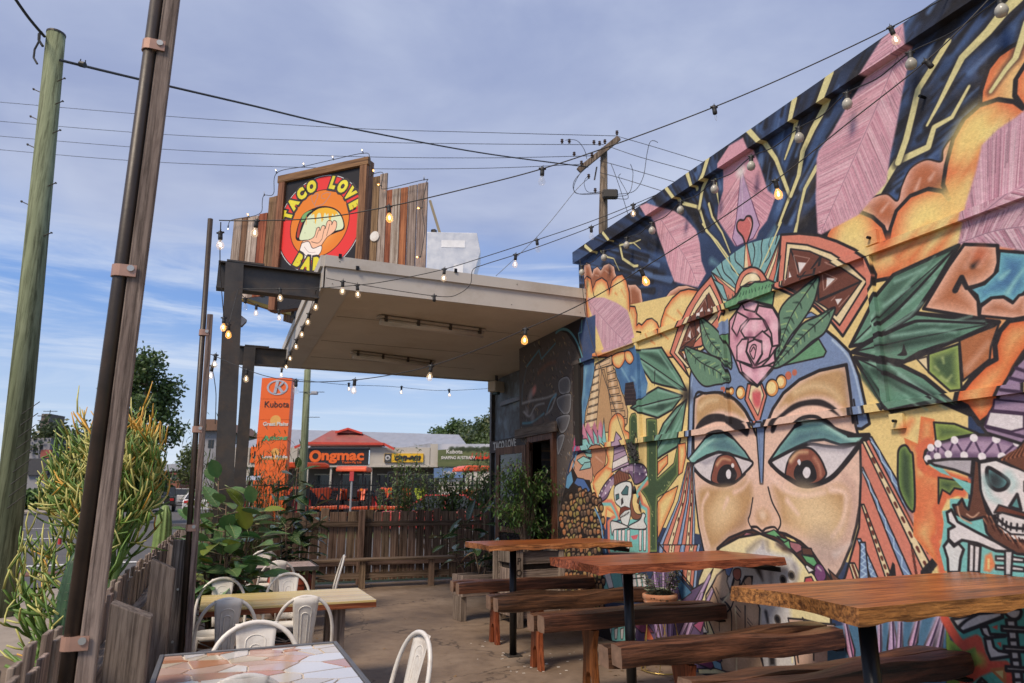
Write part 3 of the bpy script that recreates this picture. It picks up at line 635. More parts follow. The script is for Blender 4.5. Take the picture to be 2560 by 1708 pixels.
    def fan(t, m, b, yt, ym, yb, diag=None):
        u = 0
        for c, w_ in cs:
            u2 = u+w_/tot; f_ = lambda r, q: r[0]+(r[1]-r[0])*q
            if diag: B1, B2 = [(f_(b, q), f_(diag, q)) for q in (u, u2)]
            else: B1, B2 = (f_(b, u), yb), (f_(b, u2), yb)
            q = [(f_(t, u), yt), (f_(m, u), ym), B1, B2, (f_(m, u2), ym), (f_(t, u2), yt)]; P(q, c, K, 12)
            md = [tuple((np.array(q[i])+np.array(q[5-i]))/2) for i in range(3)]; L_ = catmull(md, False, 14)
            if c is CR:
                for k in range(3, len(L_)-2, 4): Ln([tuple(L_[k]), tuple(L_[k+1]*.6+L_[k]*.4)], (110, 50, 40), 20, 16)
            if c is BL: Ln([tuple(L_[k]+((3 if k % 4 else -3)*.8*w_/26, 0)) for k in range(2, len(L_), 2)], (170, 202, 230), 8, 7)
            u = u2
    fan((752, 797), (690, 803), (556, 802), 695, 950, 1262)
    Ln("556,1250 575,1290 640,1340", K, 20, 20)
    C(1100, 1280, 3.176)
    fan((1742, 2070), (1738, 2060), (1735, 2030), 262, 300, 0, diag=(320, 640)); Ln("1735,245 2035,640", K, 18, 18)
    # crystals, agaves of the lower wall
    P("1480,1020 1640,600 1700,470 1830,470 1960,640 2100,560 2170,450 2080,700 2110,960 2240,1240 1900,1250 1500,1030", (96, 74, 120), K, 14)
    for i, (a, b, w) in enumerate([((1700, 470), (1760, 1000), 60), ((1770, 470), (1800, 1010), 56), ((1840, 480), (1830, 1000), 60), ((2140, 500), (1900, 1010), 56), ((2080, 640), (1960, 990), 50), ((1630, 560), (1740, 1000), 40), ((2160, 620), (2040, 900), 36)]):
        P([(a[0]-6, a[1]), (a[0]+14, a[1]), ((a[0]+b[0])/2+w*.6, (a[1]+b[1])/2), (b[0]+20, b[1]), (b[0]-20, b[1]), ((a[0]+b[0])/2-w*.5, (a[1]+b[1])/2)], (150, 110, 172), K, 12)
        Ln([a, b], (206, 176, 214), 22, 14, soft=4); Ln([(a[0]+10, a[1]+20), (b[0]+10, b[1])], (60, 40, 80), 9)
    P("1880,500 2000,640 1920,700 1890,600", (60, 120, 170), K, 10); P("2010,900 2110,830 2070,960", (170, 70, 120), K, 12); P("1540,900 1640,880 1700,960 1600,960", (140, 56, 96), K, 12); P("2100,960 2240,1180 2150,1250 1980,1180", (120, 44, 84), K, 14)
    P("2150,1160 2230,1200 2240,1260 2180,1240", (110, 160, 190), K, 10); P("2090,900 2130,960 2090,960", WH, K, 8)
    # lower right: crystals below table
    Q()
    P("-400,380 1260,180 1260,1300 -400,1300", (60, 110, 150), None)
    for a, b, w, c in [((60, 300), (220, 900), 110, 0), ((330, 330), (330, 760), 50, 1), ((500, 260), (520, 900), 130, 0), ((620, 300), (600, 900), 80, 0), ((870, 250), (760, 760), 100, 1), ((1160, 240), (930, 900), 110, 0), ((1230, 240), (1110, 900), 80, 0), ((-150, 300), (-40, 900), 100, 1)]:
        P([(a[0]-10, a[1]), (a[0]+16, a[1]), ((a[0]+b[0]*2)/3+w*.6, (a[1]+b[1]*2)/3), (b[0]+20, b[1]), (b[0]-20, b[1]), ((a[0]+b[0]*2)/3-w*.6, (a[1]+b[1]*2)/3)], (178, 84, 140) if c else (150, 116, 178), K, 16)
        Ln([(a[0]-4, a[1]+10), (b[0]-10, b[1])], (212, 178, 220), 34, 20, soft=5); Ln([(a[0]+14, a[1]+20), (b[0]+16, b[1])], (50, 34, 66), 12)
    # right agave (big, green)
    def leaf(o, w=26, c1=GR, hi=4, dk=3):
        P(o, c1, K, w)
        q = [tuple(map(float, s_.split(','))) for s_ in o.split()]
        b = np.array(q[0]); far = [np.array(v) for v in q[1:]]
        tip = max(far, key=lambda v: np.hypot(*(v-b))); pl = [v for v in far if not np.array_equal(v, tip)]
        for k in range(hi):
            s_ = pl[k % len(pl)]; u = .25+.6*rs.rand(); m = b+(tip-b)*(.15+.25*rs.rand()); e = b+(tip-b)*(.55+.35*rs.rand()); off = (s_-(b+(tip-b)*.5))*u*.55
            Ln([tuple(m+off*.5), tuple(e+off)], (140, 196, 170), 16, 7, soft=3, a=.8)
        for k in range(dk):
            s_ = pl[(k+1) % len(pl)]; u = .2+.6*rs.rand(); m = b+(tip-b)*(.2+.2*rs.rand()); e = b+(tip-b)*(.5+.3*rs.rand()); off = (s_-(b+(tip-b)*.5))*u*.5
            Ln([tuple(m+off*.5), tuple(e+off)], GD, 46, 16, soft=7, a=.6)
        Ln([tuple(b), tuple(b+(tip-b)*.5+(pl[0]-(b+(tip-b)*.5))*.1), tuple(tip)], K, 12, 7)
    E()
    P("1050,700 1400,790 1340,960 1330,1060 1120,1230 1095,930", (186, 104, 58), K, 16); Ln("1150,1140 1320,930", (236, 180, 150), 26, 8, soft=7, a=.7)
    P("1130,160 1390,170 1400,300 1370,400 1290,460 1240,480 1160,500 1240,600 1250,740 810,665 1010,330", (188, 104, 62), K, 26, rim=(236, 170, 140), rw=90)
    P("1405,210 1640,230 1640,500 1520,620 1440,570 1340,580 1250,640 1230,560 1170,510 1290,470 1390,370", (60, 118, 172), K, 22, rim=(96, 180, 200), rw=70); 
    for t in ("1420,420 1480,370", "1470,540 1540,430 1600,350"): Ln(t, (130, 205, 205), 26, 8, soft=4)
    P("1250,720 1260,650 1350,580 1440,575 1510,620 1560,560 1640,540 1640,770 1500,745", (176, 96, 56), K, 20, rim=(236, 172, 146), rw=70)
    Ln("1060,520 1110,420 1150,500", K, 40, 30)
    Ln("1200,330 1240,290", K, 30, 20, soft=4); SP("1250,240", 80, (214, 90, 50), .7); Ln("1140,340 1210,200", PK, 20, 8, soft=6, a=.7); Ln("1250,330 1310,240", PK, 20, 8, soft=6, a=.7)
    P("760,1060 840,1040 850,1160", CR, K, 12)
    P("850,1020 1090,940 1110,1300 1020,1310 850,1160", (66, 96, 60), K, 18, rim=(150, 180, 80), rw=60)
    for t in ("900,1120 930,1150", "960,1050 970,1090", "950,1200 985,1230", "1000,1230 1030,1190"): Ln(t, (170, 190, 110), 14, 8, soft=3)
    P("1599,740 1480,760 1410,840 1370,950 1380,1060 1290,1110 1180,1220 1110,1310 1090,1400 1150,1430 1250,1568 1340,1500 1420,1350 1520,1130 1599,1010 1700,900 1700,740", YL, K, 36, rim=(238, 100, 44), rw=130)
    Ln("1590,900 1500,1010 1420,1200 1300,1330", (240, 120, 50), 40, 20, True, soft=12, a=.6)
    for o in ("235,960 440,560 575,400 840,280 1085,170 900,480 760,680 500,850 340,940",
              "250,1005 500,860 750,700 1400,770 1100,900 780,1010 660,1080 500,1060",
              "270,1045 640,1110 820,1200 1170,1490 940,1390 560,1470 440,1340",
              "280,1070 440,1330 510,1450 470,1330"):
        leaf(o, 34, hi=8, dk=6)
    P("480,590 600,400 830,310 1060,180 720,420 500,650", (54, 86, 72), None, soft=8, a=.75); P("520,870 780,780 1150,790 1290,775 700,900 540,930", (50, 82, 70), None, soft=6, a=.8)
    P("330,1110 470,1160 500,1190 460,1180", GD, None, soft=6)
    for t in ("590,450 730,390 830,340", "500,640 700,500", "640,660 760,560 900,420", "520,830 700,720 800,620", "560,880 900,830 1060,850", "780,770 1000,770 1280,770", "540,1100 700,1230 900,1370", "620,1180 760,1290 930,1390"): Ln(t, (134, 190, 168), 22, 9, soft=4, a=.9)
    for t in ("460,790 640,640 1040,210", "510,860 700,780 820,760 1290,780", "500,1050 660,1080 1100,900 1370,800", "520,1170 760,1290 900,1370"): Ln(t, K, 30, 14, True)
    P("605,1030 640,1000 655,940 670,980 680,1030", K, None, sm=True)
    # small crown leaves
    Cc()
    def rose_leaf(o, mid):
        P(o, (96, 142, 112), K, 20, sm=True)
        q = catmull([tuple(map(float, s_.split(','))) for s_ in mid.split()], False, 8); oo = np.array([tuple(map(float, s_.split(','))) for s_ in o.split()])
        for k in range(2, len(q)-2, 2):
            for s_ in (1, -1):
                d = q[k+1]-q[k-1]; nn = np.array([-d[1], d[0]])*s_; nn /= np.hypot(*nn)+1e-9; dd = d/(np.hypot(*d)+1e-9)
                R = min(np.hypot(*(oo-q[k]).T))*.62
                e = q[k]+(nn*.8+dd*.6)*R; b_ = q[k]+(nn*.8+dd*.6)*R*.25
                Ln([tuple(b_), tuple(e)], GD if k % 4 else (166, 204, 120), 17 if k % 4 else 9, 7, soft=1.5)
        Ln(mid, K, 12, 8, True)
    P("600,820 690,740 700,900 640,930 600,860", BL, None); P("640,880 690,860 700,960 660,930", (90, 150, 100), K, 10)
    rose_leaf("470,735 520,760 600,830 670,920 710,1010 715,1140 640,1060 560,1030 500,960 480,860", "475,740 540,900 620,1000 710,1110")
    rose_leaf("350,965 430,985 530,1020 620,1060 690,1150 705,1240 600,1260 500,1270 420,1180 370,1070", "355,970 470,1080 600,1150 700,1230")
    P("1290,720 1340,690 1390,720 1300,740", BL, K, 10); P("1400,900 1460,1000 1440,1040 1080,1120 1200,1060", (96, 160, 112), K, 16)
    rose_leaf("1395,415 1390,520 1350,640 1260,780 1180,880 1110,1000 1060,1060 1075,900 1090,700 1150,600 1240,530", "1390,420 1210,680 1130,860 1080,1020")
    rose_leaf("1525,655 1500,750 1440,860 1340,930 1220,1040 1100,1120 1040,1120 1120,1000 1200,880 1280,780 1400,720", "1520,660 1320,840 1200,960 1060,1110")
    # rose
    RS = (222, 150, 172)
    P("700,760 760,680 800,620 860,600 940,620 1040,650 1085,720 1100,850 1090,950 1050,1000 1065,1060 1040,1140 975,1210 920,1275 860,1240 780,1160 750,1080 700,960", RS, K, 24)
    for o in ("800,625 860,602 930,620 900,690 820,670", "760,690 850,740 790,800 760,880 720,820", "930,640 1040,660 1085,740 1090,950 1040,960 1030,860 980,760 910,700", "790,840 860,745 960,745 1000,830 900,890 820,890", "760,960 800,905 850,900 830,1000 880,1110 760,1070", "960,840 1020,890 1035,960 1010,1050 910,1110 960,1020 955,920 890,900", "850,930 900,905 955,930 955,1020 900,1110 835,1000", "1050,1000 1060,1080 920,1150 1010,1060", "780,1080 890,1130 1000,1110 1040,1120 920,1265 800,1160"):
        P(o, (230, 162, 184), K, 19)
    for x, y in ((880, 640), (820, 800), (1060, 800), (790, 980), (980, 960), (850, 1180), (900, 800), (960, 1180)): SP([(x, y)], 70, (246, 200, 214), .7)
    for x, y in ((860, 720), (990, 780), (860, 880), (930, 880), (900, 1120), (760, 880)): SP([(x, y)], 60, (130, 60, 90), .55)
    P("860,1000 880,950 910,955 905,1010 890,1060", RS, K, 14, sm=True); Ln("870,1000 890,965 900,985", K, 12, 10, True)
    # left agave
    J()
    P("1240,690 1180,560 995,270 760,300 700,300 780,440 900,610 1000,640", GR, K, 26)
    P("1200,745 960,660 860,720 690,860 760,900 960,960 1100,880", GR, K, 26)
    P("1240,780 1140,860 1010,1020 940,1190 860,1430 1000,1330 1170,1230 1200,1050", GR, K, 26)
    for o in ("780,320 900,320 1000,360 1060,480 900,380", "820,430 960,540 1180,680 1000,600", "980,310 1100,480 1060,470", "830,870 1000,830 1180,770 1000,900", "1000,1100 1180,860 1090,1080", "960,790 1030,810 1010,870 950,850"): P(o, GD, None, soft=6, a=.75)
    for t in ("800,300 960,300 1000,360 1200,660", "800,400 1010,560 1200,700", "760,380 880,540", "960,690 1180,740", "800,850 1100,790 1190,760", "820,890 950,930 1080,860", "1030,1020 1200,850", "960,1180 1080,1000", "920,1340 1080,1150 1180,960", "1100,1200 1190,1000"): Ln(t, (134, 190, 168), 20, 9, soft=4)
    for t in ("790,380 1000,520 1240,690", "700,870 1000,790 1200,750", "880,1400 1080,1030 1220,800", "930,500 925,640"): Ln(t, K, 16, 10)
    SP("1240,740", 130, K, .9)
    # pyramid scene
    J()
    P("200,-60 310,0 330,180 350,260 335,420 340,520 200,560 190,400", (52, 78, 134), None); 
    P("100,450 330,420 335,500 240,1000 190,1130 150,1150", (86, 144, 190), None); SP("260,600 290,560 230,820 280,700 300,450", 110, (52, 100, 160), .6)
    Ln("250,500 210,900 190,1100", (150, 205, 225), 24, 10, soft=8, a=.7)
    P("520,340 760,250 790,400 860,620 840,740 780,780 640,750 600,700 560,560 540,470", (58, 108, 166), None); SP("640,500 760,560 820,680", 120, (100, 160, 205), .6)
    for t in ("600,470 700,640", "700,560 760,620", "560,570 620,740"): Ln(t, (150, 205, 225), 18, 8, soft=5, a=.7)
    ST = (204, 160, 110)
    P("345,430 510,345 515,460 540,490 555,560 580,610 600,690 625,750 650,830 665,900 660,1010 600,1100 230,1100 250,900 270,820 290,740 300,680 320,600 330,540", ST, K, 16)
    for i in range(8):
        y = 470+i*72; l = 335-i*13; r = 380-i*2; P([(l, y+35), (r+6, y), (r, y+62), (l-4, y+92)], (224, 188, 142), K, 11); SP([((l+r)/2, y+55)], 60, (244, 220, 180), .7)
        l2 = 455+i*8; r2 = 520+i*19; P([(l2, y-5), (r2, y-30+i*3), (r2+4, y+26+i*3), (l2+4, y+52)], (210, 160, 110), K, 11); SP([((l2+r2)/2, y+10)], 55, (244, 214, 176), .7)
    P("410,490 435,485 475,700 510,950 500,1100 350,1100 380,750", (198, 150, 100), K, 10); P("350,440 505,350 508,440 345,490", (220, 178, 130), K, 14); P("375,430 490,375 490,420 375,465", (230, 192, 148), K, 7)
    P("640,620 720,605 730,670 760,770 770,830 640,840 630,740", (44, 36, 44), None); 
    for k in range(5): Ln([(640-k*3, 650+k*36), (735+k*7, 640+k*38)], (90, 70, 70), 8, 6, a=.6)
    # yellow/orange blobs below the rail
    P("520,345 630,310 635,390 590,468 545,465 515,420", YL, K, 14, rim=OR, rw=50, sm=True); P("640,310 690,310 722,380 690,432 655,415 635,370", YL, K, 14, rim=OR, rw=45, sm=True)
    # pink/teal agave, stones
    P("240,1080 270,1000 300,1100 340,990 370,1100 400,980 430,1080 440,1180 380,1250 200,1280 220,1180", (196, 110, 140), None, soft=3)
    for o in ("205,1170 260,1165 310,1270 300,1320 230,1280", "250,1075 300,1160 345,1260 310,1290", "320,1070 360,1150 370,1230 340,1240", "365,1080 410,1160 420,1230 385,1230", "430,960 440,1080 460,1240 410,1190"): P(o, (128, 196, 196), K, 13)
    for o in ("225,1010 250,1080 270,1160 215,1120", "275,1000 300,1060 320,1150 280,1110", "385,990 405,1080 410,1160 370,1120"): P(o, (214, 126, 160), None, soft=2)
    P("140,1150 190,1140 215,1290 150,1300", (190, 60, 110), None, soft=3)
    P("310,1260 380,1225 440,1250 450,1350 440,1420 400,1500 350,1560 320,1500 300,1400", (196, 124, 84), K, 14, sm=True); Ln("350,1340 420,1400", (230, 180, 150), 14, 6, soft=3)
    P("110,1400 160,1330 240,1300 300,1400 320,1500 300,1600 180,1600 90,1540", (214, 150, 116), K, 14, sm=True)
    P("165,1375 230,1335 300,1370 290,1420 210,1420", (140, 205, 200), K, 12); P("190,1475 240,1400 300,1390 300,1450", (130, 195, 195), K, 12); P("240,1300 310,1310 310,1350 260,1340", (130, 195, 180), K, 10)
    # orange cloud outline around the little skull
    L()
    P("215,560 225,430 255,375 290,360 325,400 330,470 360,500 370,620 360,700 150,960 140,900 115,860 130,780 210,700 205,620", YL, K, 12, rim=OR, rw=70, sm=True)
    P("110,830 200,720 260,740 160,960 260,960 280,1060 210,1010 200,1150 160,1040 130,900", YL, None, rim=OR, rw=50)
    # cacti left of the face
    CA = (58, 84, 54)
    P("360,400 375,365 400,358 418,400 420,560 420,720 360,720", CA, K, 12, rim=(140, 160, 80), rw=34)
    P("475,400 500,395 545,400 550,560 550,800 660,700 690,560 690,780 600,900 550,930 545,1010 548,1300 495,1300 500,1000 470,930 420,860 480,840 480,600", CA, K, 13, rim=(140, 165, 80), rw=34)
    P("552,690 620,640 620,700 552,780", YL, K, 12, rim=OR, rw=50); P("552,960 600,900 690,850 660,960 552,1210", YL, K, 12, rim=(244, 140, 70), rw=60)
    P("690,570 740,560 745,640 720,760 692,780", YL, K, 10, rim=OR, rw=50)
    for _ in range(40):
        x, y = [(500+rs.rand()*40, 420+rs.rand()*860), (375+rs.rand()*35, 400+rs.rand()*300), (560+rs.rand()*110, 820+rs.rand()*60)][rs.randint(3)]
        Ln([(x, y), (x+2, y+5)], (190, 200, 120), 9, 6)
    # little skull with sombrero
    TLE = (110, 200, 195)
    Ln("160,960 240,960 262,1000 290,1060 250,1070 220,1100 225,1290 490,1290 490,1010 450,980 420,880 480,830", (236, 120, 90), 60, 50, soft=3); Ln("170,975 235,975 255,1010 280,1070 235,1100 235,1290 480,1290 475,1010 440,990 410,900 480,800", TLE, 36, 36, soft=2)
    P("240,1100 480,1060 480,1300 230,1300", TLE, None)
    P("150,960 160,900 200,830 260,770 330,715 400,700 455,710 482,760 460,810 400,840 360,770 290,780 240,860 210,930 165,962", (112, 84, 122), K, 18, sm=True)
    P("170,930 210,850 270,780 340,725 420,720 470,750 440,765 350,750 290,790 220,890", (168, 138, 170), None, sm=True)
    for i, (x, y) in enumerate([(160, 915), (175, 885), (200, 850), (230, 812), (262, 770), (310, 735), (350, 715), (398, 705), (440, 722), (468, 745), (475, 775), (430, 770), (390, 760), (345, 752), (200, 900), (235, 860)]): DT([(x, y)], 13, (235, 230, 235))
    P("242,760 255,640 258,540 270,485 300,520 330,600 350,660 360,710 300,730", (176, 144, 176), K, 16)
    P("246,740 248,690 345,640 352,690", WH, K, 10); 
    for t in ("258,600 325,570", "256,640 335,610", "262,560 310,530"): Ln(t, (80, 54, 86), 11, 10)
    P("258,850 255,780 290,745 350,770 370,800 330,820", (120, 66, 50), K, 8)
    for k in range(16): Ln([(262+k*6, 830-k*2), (270+k*6, 780-k*3)], (70, 36, 30) if k % 2 else (170, 100, 70), 8, 5)
    P("370,830 390,880 380,960 400,1030 440,1040 430,980 412,960 430,920 425,1000 445,1050 410,1080 370,1040", (136, 80, 56), K, 10, sm=True)
    P("258,870 290,835 345,820 375,840 375,920 365,980 370,1040 350,1120 330,1128 305,1090 295,1040 300,1000 265,960", (214, 224, 222), K, 16, sm=True)
    P("305,900 340,850 355,860 350,912 315,912", (60, 110, 115), K, 11); P("268,912 290,905 292,935 270,950", (60, 110, 115), K, 10); P("305,940 315,930 322,965 305,985", K, None)
    P("292,1060 300,1000 330,988 362,1000 365,1010 330,1020 305,1045", (120, 52, 38), K, 7); Ln("300,1065 330,1050 360,1028", K, 9)
    for k in range(6): Ln([(305+k*10, 1050-k*5), (308+k*10, 1068-k*5)], K, 6)
    for o in ("235,1095 260,1090 330,1115 350,1135 260,1150 245,1185 238,1150", "360,1120 430,1080 450,1035 470,1050 460,1085 478,1130 450,1145 370,1140"): P(o, (214, 218, 214), K, 15, sm=True)
    for x in (255, 285, 310, 345, 425, 455): P([(x, 1150), (x+20, 1145), (x+16, 1290), (x+2, 1290)], WH, K, 10)
    P("370,1190 420,1180 410,1210 385,1215", (230, 90, 100), None)
    # bones under the tables, left
    C(1100, 1280, 3.176)
    P("1290,560 1300,440 1440,420 1560,470 1700,640 1560,600 1420,640 1300,620", (110, 195, 190), K, 10)
    P("1200,940 1360,920 1520,900 1560,1020 1400,1030 1240,1000", (110, 195, 190), K, 10)
    for x in range(1240, 1560, 48): P([(x, 930), (x+28, 920), (x+20, 1010), (x+4, 1010)], (210, 206, 206), K, 10)
    for x in range(1440, 1620, 40): P([(x, 500), (x+30, 490), (x+44, 590), (x+14, 600)], (214, 210, 210), K, 10)
    Ln("1460,540 1620,520", K, 12); P("1340,610 1300,480 1350,480 1380,600", WH, K, 9); P("1640,900 1700,1020 1620,1010", (232, 100, 60), None)
    # dark textured part at far left (feathered bird)
    M()
    P("100,180 360,60 560,30 590,180 600,300 555,330 560,480 545,640 535,800 490,960 440,1120 420,1300 380,1600 100,1700", (88, 78, 74), None)
    P("365,120 540,50 545,140 520,160 530,230 550,300 545,360 500,240 440,150", (40, 34, 38), None); P("540,60 640,20 640,230 600,370 556,370 548,250 520,150", (50, 76, 130), None, soft=2)
    Ln("365,145 400,122 450,130 500,190 540,290 555,360", (80, 150, 170), 40, 26, True); Ln("545,60 543,140 520,150 530,220", (90, 160, 180), 22, 18)
    P("490,400 560,370 560,480 545,640 520,860 490,860", (46, 36, 36), K, 12); Ln("562,380 558,520 545,650 530,860 510,980 440,1230", (86, 146, 190), 34, 34, True)
    for _ in range(420):
        x = 120+rs.rand()*400; y = 160+rs.rand()*1150
        if x > 480 and y < 240: continue
        big = rs.rand() < .3
        Ln([(x, y), (x+rs.randn()*5+4, y+9+rs.rand()*14)], [(176, 124, 80), (128, 96, 76), (130, 126, 128), (196, 160, 104), (60, 50, 48), (50, 44, 46)][rs.randint(6)], 26 if big else 14, 8, soft=1, a=.75)
    Ln("160,380 245,268 262,330 360,220", (74, 120, 140), 34, 26); Ln("125,640 130,520 160,380", (90, 130, 150), 30, 20, soft=6, a=.6)
    for o in ("385,480 440,450 465,490 460,560 420,580 385,560", "375,600 460,570 470,620 460,700 420,720 375,660", "370,740 460,720 440,820 400,850 375,800", "372,880 425,860 400,960 375,1000"):
        P(o, (104, 102, 106), (50, 46, 48), 14, sm=True, rim=(164, 164, 168), rw=40)
    for t in ("130,640 200,620 300,600 365,570", "140,700 180,730 220,660 280,640", "360,600 330,680 290,720"): Ln(t, (178, 178, 182), 34, 14, True, soft=5, a=.85)
    Ln("365,580 330,620 300,700", (96, 150, 176), 40, 22, True, soft=3); Ln("130,780 200,770 280,710", (84, 140, 160), 36, 26, True, soft=4)
    SP("205,560 215,540", 90, (226, 130, 120), .8); SP("180,600 190,570 200,740 160,700", 100, (170, 160, 165), .6); SP("250,770 220,800 300,780", 130, (130, 96, 80), .6)
    Ln("240,430 300,370 360,350", (150, 80, 60), 40, 20, True, soft=10, a=.7)
    # ownership: feathered body (scales) at the foot
    M()
    P("425,1240 450,1150 480,1090 520,1170 600,1180 620,1280 610,1420 640,1568 380,1568 400,1350", (40, 32, 30), K, 12)
    P("430,1230 440,1150 470,1110 485,1190 450,1240", (84, 150, 200), K, 10); P("490,1200 510,1160 560,1170 600,1240 610,1300 560,1250", (64, 104, 176), K, 14)
    C(1220, 780, 2.614)
    P("450,1480 480,1250 500,1180 560,1150 620,1170 680,1230 720,1320 745,1460 760,1900 820,2200 400,2200", (38, 30, 28), K, 16)
    for r in range(22):
        for q in range(13):
            x = 440+q*24+(r % 2)*12+rs.randn()*5; y = 1160+r*40+rs.randn()*8
            if ((x-620)/150)**2+((min(y, 1400)-1400)/245)**2 > 1: continue
            c = [(150, 100, 62), (120, 84, 60), (176, 128, 62), (96, 74, 60), (150, 132, 60), (188, 108, 58)][rs.randint(6)]
            cv.poly([(x-12, y-14), (x+8, y-22-rs.rand()*8), (x+16, y+2), (x+8, y+26), (x-8, y+18)], c, (24, 18, 18), 16, sm=True, rim=(60, 42, 36), rw=24)
            Ln([(x-4, y-12), (x+8, y-10)], (214, 180, 130), 12, 6, soft=2, a=.6)
    # teal rim of the bird body
    Ln("700,1290 735,1370 750,1470 770,1568", (90, 150, 200), 30, 30, True)
    # right skull with sombrero
    O()
    P("0,560 90,600 110,420 200,440 200,560 140,620 120,700 230,800 420,850 400,930 280,960 250,1030 230,1100 200,1200 230,1400 60,1200 70,900", YL, None, rim=(240, 120, 60), rw=100)
    Ln("100,640 150,590 190,600 110,680 110,740 150,780 280,810 410,850 380,920 340,890 290,930 260,900 250,960 210,1030 240,1110 230,1200 200,1230 230,1290 250,1430", (236, 104, 62), 60, 52, soft=3)
    SP("150,930 120,1020 100,1060 180,900", 120, (240, 110, 60), .7); Ln("0,520 50,450", OR, 40, 20, soft=8); Ln("80,870 160,800", OR, 40, 20, soft=8)
    P("195,460 330,470 480,530 450,560 210,590", CA, K, 16, rim=(140, 170, 70), rw=70)
    P("225,820 410,850 380,900 330,890 300,930 250,900 225,990", CA, K, 14, rim=(120, 150, 70), rw=40)
    P("-40,700 -30,630 10,610 40,650 60,700 65,1040 -30,900", CA, K, 18, rim=(120, 160, 70), rw=44, sm=True)
    P("150,660 140,720 240,790 440,860 440,960 300,960 300,1030 250,1040 260,1120 245,1250 230,1290 265,1430 784,1480 900,900 700,1200", TLE, None)
    P("140,650 150,640 230,600 340,560 460,540 600,545 790,590 800,700 640,700 440,700 200,705 150,730 132,690", (112, 84, 124), K, 22)
    P("180,640 240,600 420,570 600,580 740,620 700,680 500,665 300,650 200,680", (172, 140, 176), None, soft=4)
    Ln("155,690 180,620 220,680 225,600 290,665 330,575 390,670 455,565 510,680 600,570 640,680 740,590", (70, 48, 84), 14, 12)
    for x, y in ((155, 697), (175, 625), (218, 683), (222, 600), (290, 668), (330, 576), (393, 676), (456, 562), (510, 684), (602, 570), (640, 684), (740, 592)): DT([(x, y)], 24, (236, 230, 236))
    P("160,715 300,700 450,700 440,810 330,770 200,740", (176, 170, 180), K, 20)
    P("510,490 590,350 660,200 740,80 800,20 800,610 640,560 540,530", (150, 122, 158), K, 22)
    P("560,390 784,410 784,500 700,520 530,480", (222, 216, 222), (60, 40, 70), 14); P("590,310 800,330 800,400 580,380", (160, 132, 168), (60, 40, 70), 14)
    for t in ("660,250 790,265", "690,170 790,195", "730,105 800,130", "540,490 800,560"): Ln(t, (60, 42, 70), 20, 20)
    P("490,720 600,700 700,740 790,770 900,900 880,1200 784,1320 640,1200 560,1050 500,930 480,800", (226, 222, 222), K, 26)
    P("545,760 600,780 680,840 660,890 600,900 550,850", (90, 160, 165), K, 26, sm=True); SP("600,850 580,830", 70, K, .6); P("690,1010 740,930 765,1030 730,1025", (80, 150, 150), K, 20); P("790,850 850,880 850,940 790,910", (90, 160, 165), K, 20)
    for t in ("530,830 560,940 620,980", "680,800 720,860 700,900", "560,1180 620,1240"): Ln(t, (140, 205, 205), 34, 14, True, soft=7, a=.7)
    P("620,700 720,660 784,580 900,600 900,800 784,780 700,740", (112, 62, 44), K, 12)
    for k in range(14): Ln([(640+k*14, 705-k*3), (690+k*12, 660-k*6)], (70, 36, 28) if k % 2 else (160, 90, 60), 12, 6)
    P("460,700 490,720 500,900 540,1040 600,1140 700,1230 840,1240 860,1330 740,1320 620,1270 540,1180 520,1080 430,1100 340,1060 320,1000 350,1000 380,960 400,1010 420,1030 440,930", (104, 60, 46), K, 18)
    for k in range(26):
        x = 520+k*11; y = 1040+k*8+rs.rand()*60; Ln([(x, y), (x+20, y+36)], (60, 30, 26) if k % 2 else (168, 104, 76), 10, 5)
    Ln("350,1010 370,1080 440,1120", (200, 150, 120), 10, 8, True); Ln("410,1060 450,1080 490,1050", (200, 150, 120), 10, 8, True)
    P("590,1050 620,1000 784,1050 900,1060 900,1100 784,1080 640,1050", (110, 52, 38), K, 12); P("590,1070 640,1050 784,1090 880,1100 860,1200 700,1190 610,1130", (220, 216, 216), K, 12)
    Ln("590,1070 660,1130 720,1150 880,1160", K, 16, 16, True)
    for x, y in ((615, 1090), (645, 1110), (670, 1130), (700, 1140), (740, 1145), (780, 1150)): Ln([(x, y-20), (x-4, y+24)], K, 12, 10)
    P("280,1050 310,1030 350,1110 480,1180 600,1240 720,1310 600,1300 480,1250 380,1230 330,1260 290,1220 290,1160 330,1140 290,1110", (222, 218, 220), K, 20)
    P("260,1270 290,1230 325,1270 355,1250 390,1290 370,1350 360,1440 290,1440 285,1350", (216, 220, 220), K, 20); P("425,1250 500,1270 490,1440 420,1440", (222, 218, 220), K, 18); Ln("460,1260 455,1440", K, 12)
    P("530,1330 570,1310 600,1400 560,1440 520,1430", (240, 130, 70), None, soft=2); P("545,1350 560,1350 560,1420 545,1420", YL, None)
    for y in (1340, 1400): P([(600, y-5), (720, y), (784, y+10), (784, y+34), (600, y+20)], (214, 210, 212), K, 14)
    P("660,1300 710,1300 700,1460 660,1460", (206, 204, 206), K, 14)
    # lower right: ribs of skeleton
    Q()
    P("1240,260 1400,170 2600,-100 2600,1300 1500,1300 1880,900 1700,540 1480,600", (60, 160, 150), None)
    P("1260,380 1320,560 1480,670 1680,600 1720,760 1830,900 1500,1200 1270,1200", (44, 62, 38), None, rim=(110, 150, 50), rw=90); 
    Ln("1250,270 1330,420 1420,560 1500,640 1700,560 1760,760 1860,920 2100,920 2160,1164", (214, 70, 50), 62, 52, soft=2); Ln("1860,920 1700,1000 1500,1140", (214, 70, 50), 62, 50, soft=2)
    P("1900,980 2080,960 2080,1150", (196, 184, 110), (180, 100, 50), 20); SP("1560,850 1720,830", 60, (160, 170, 60), .8)
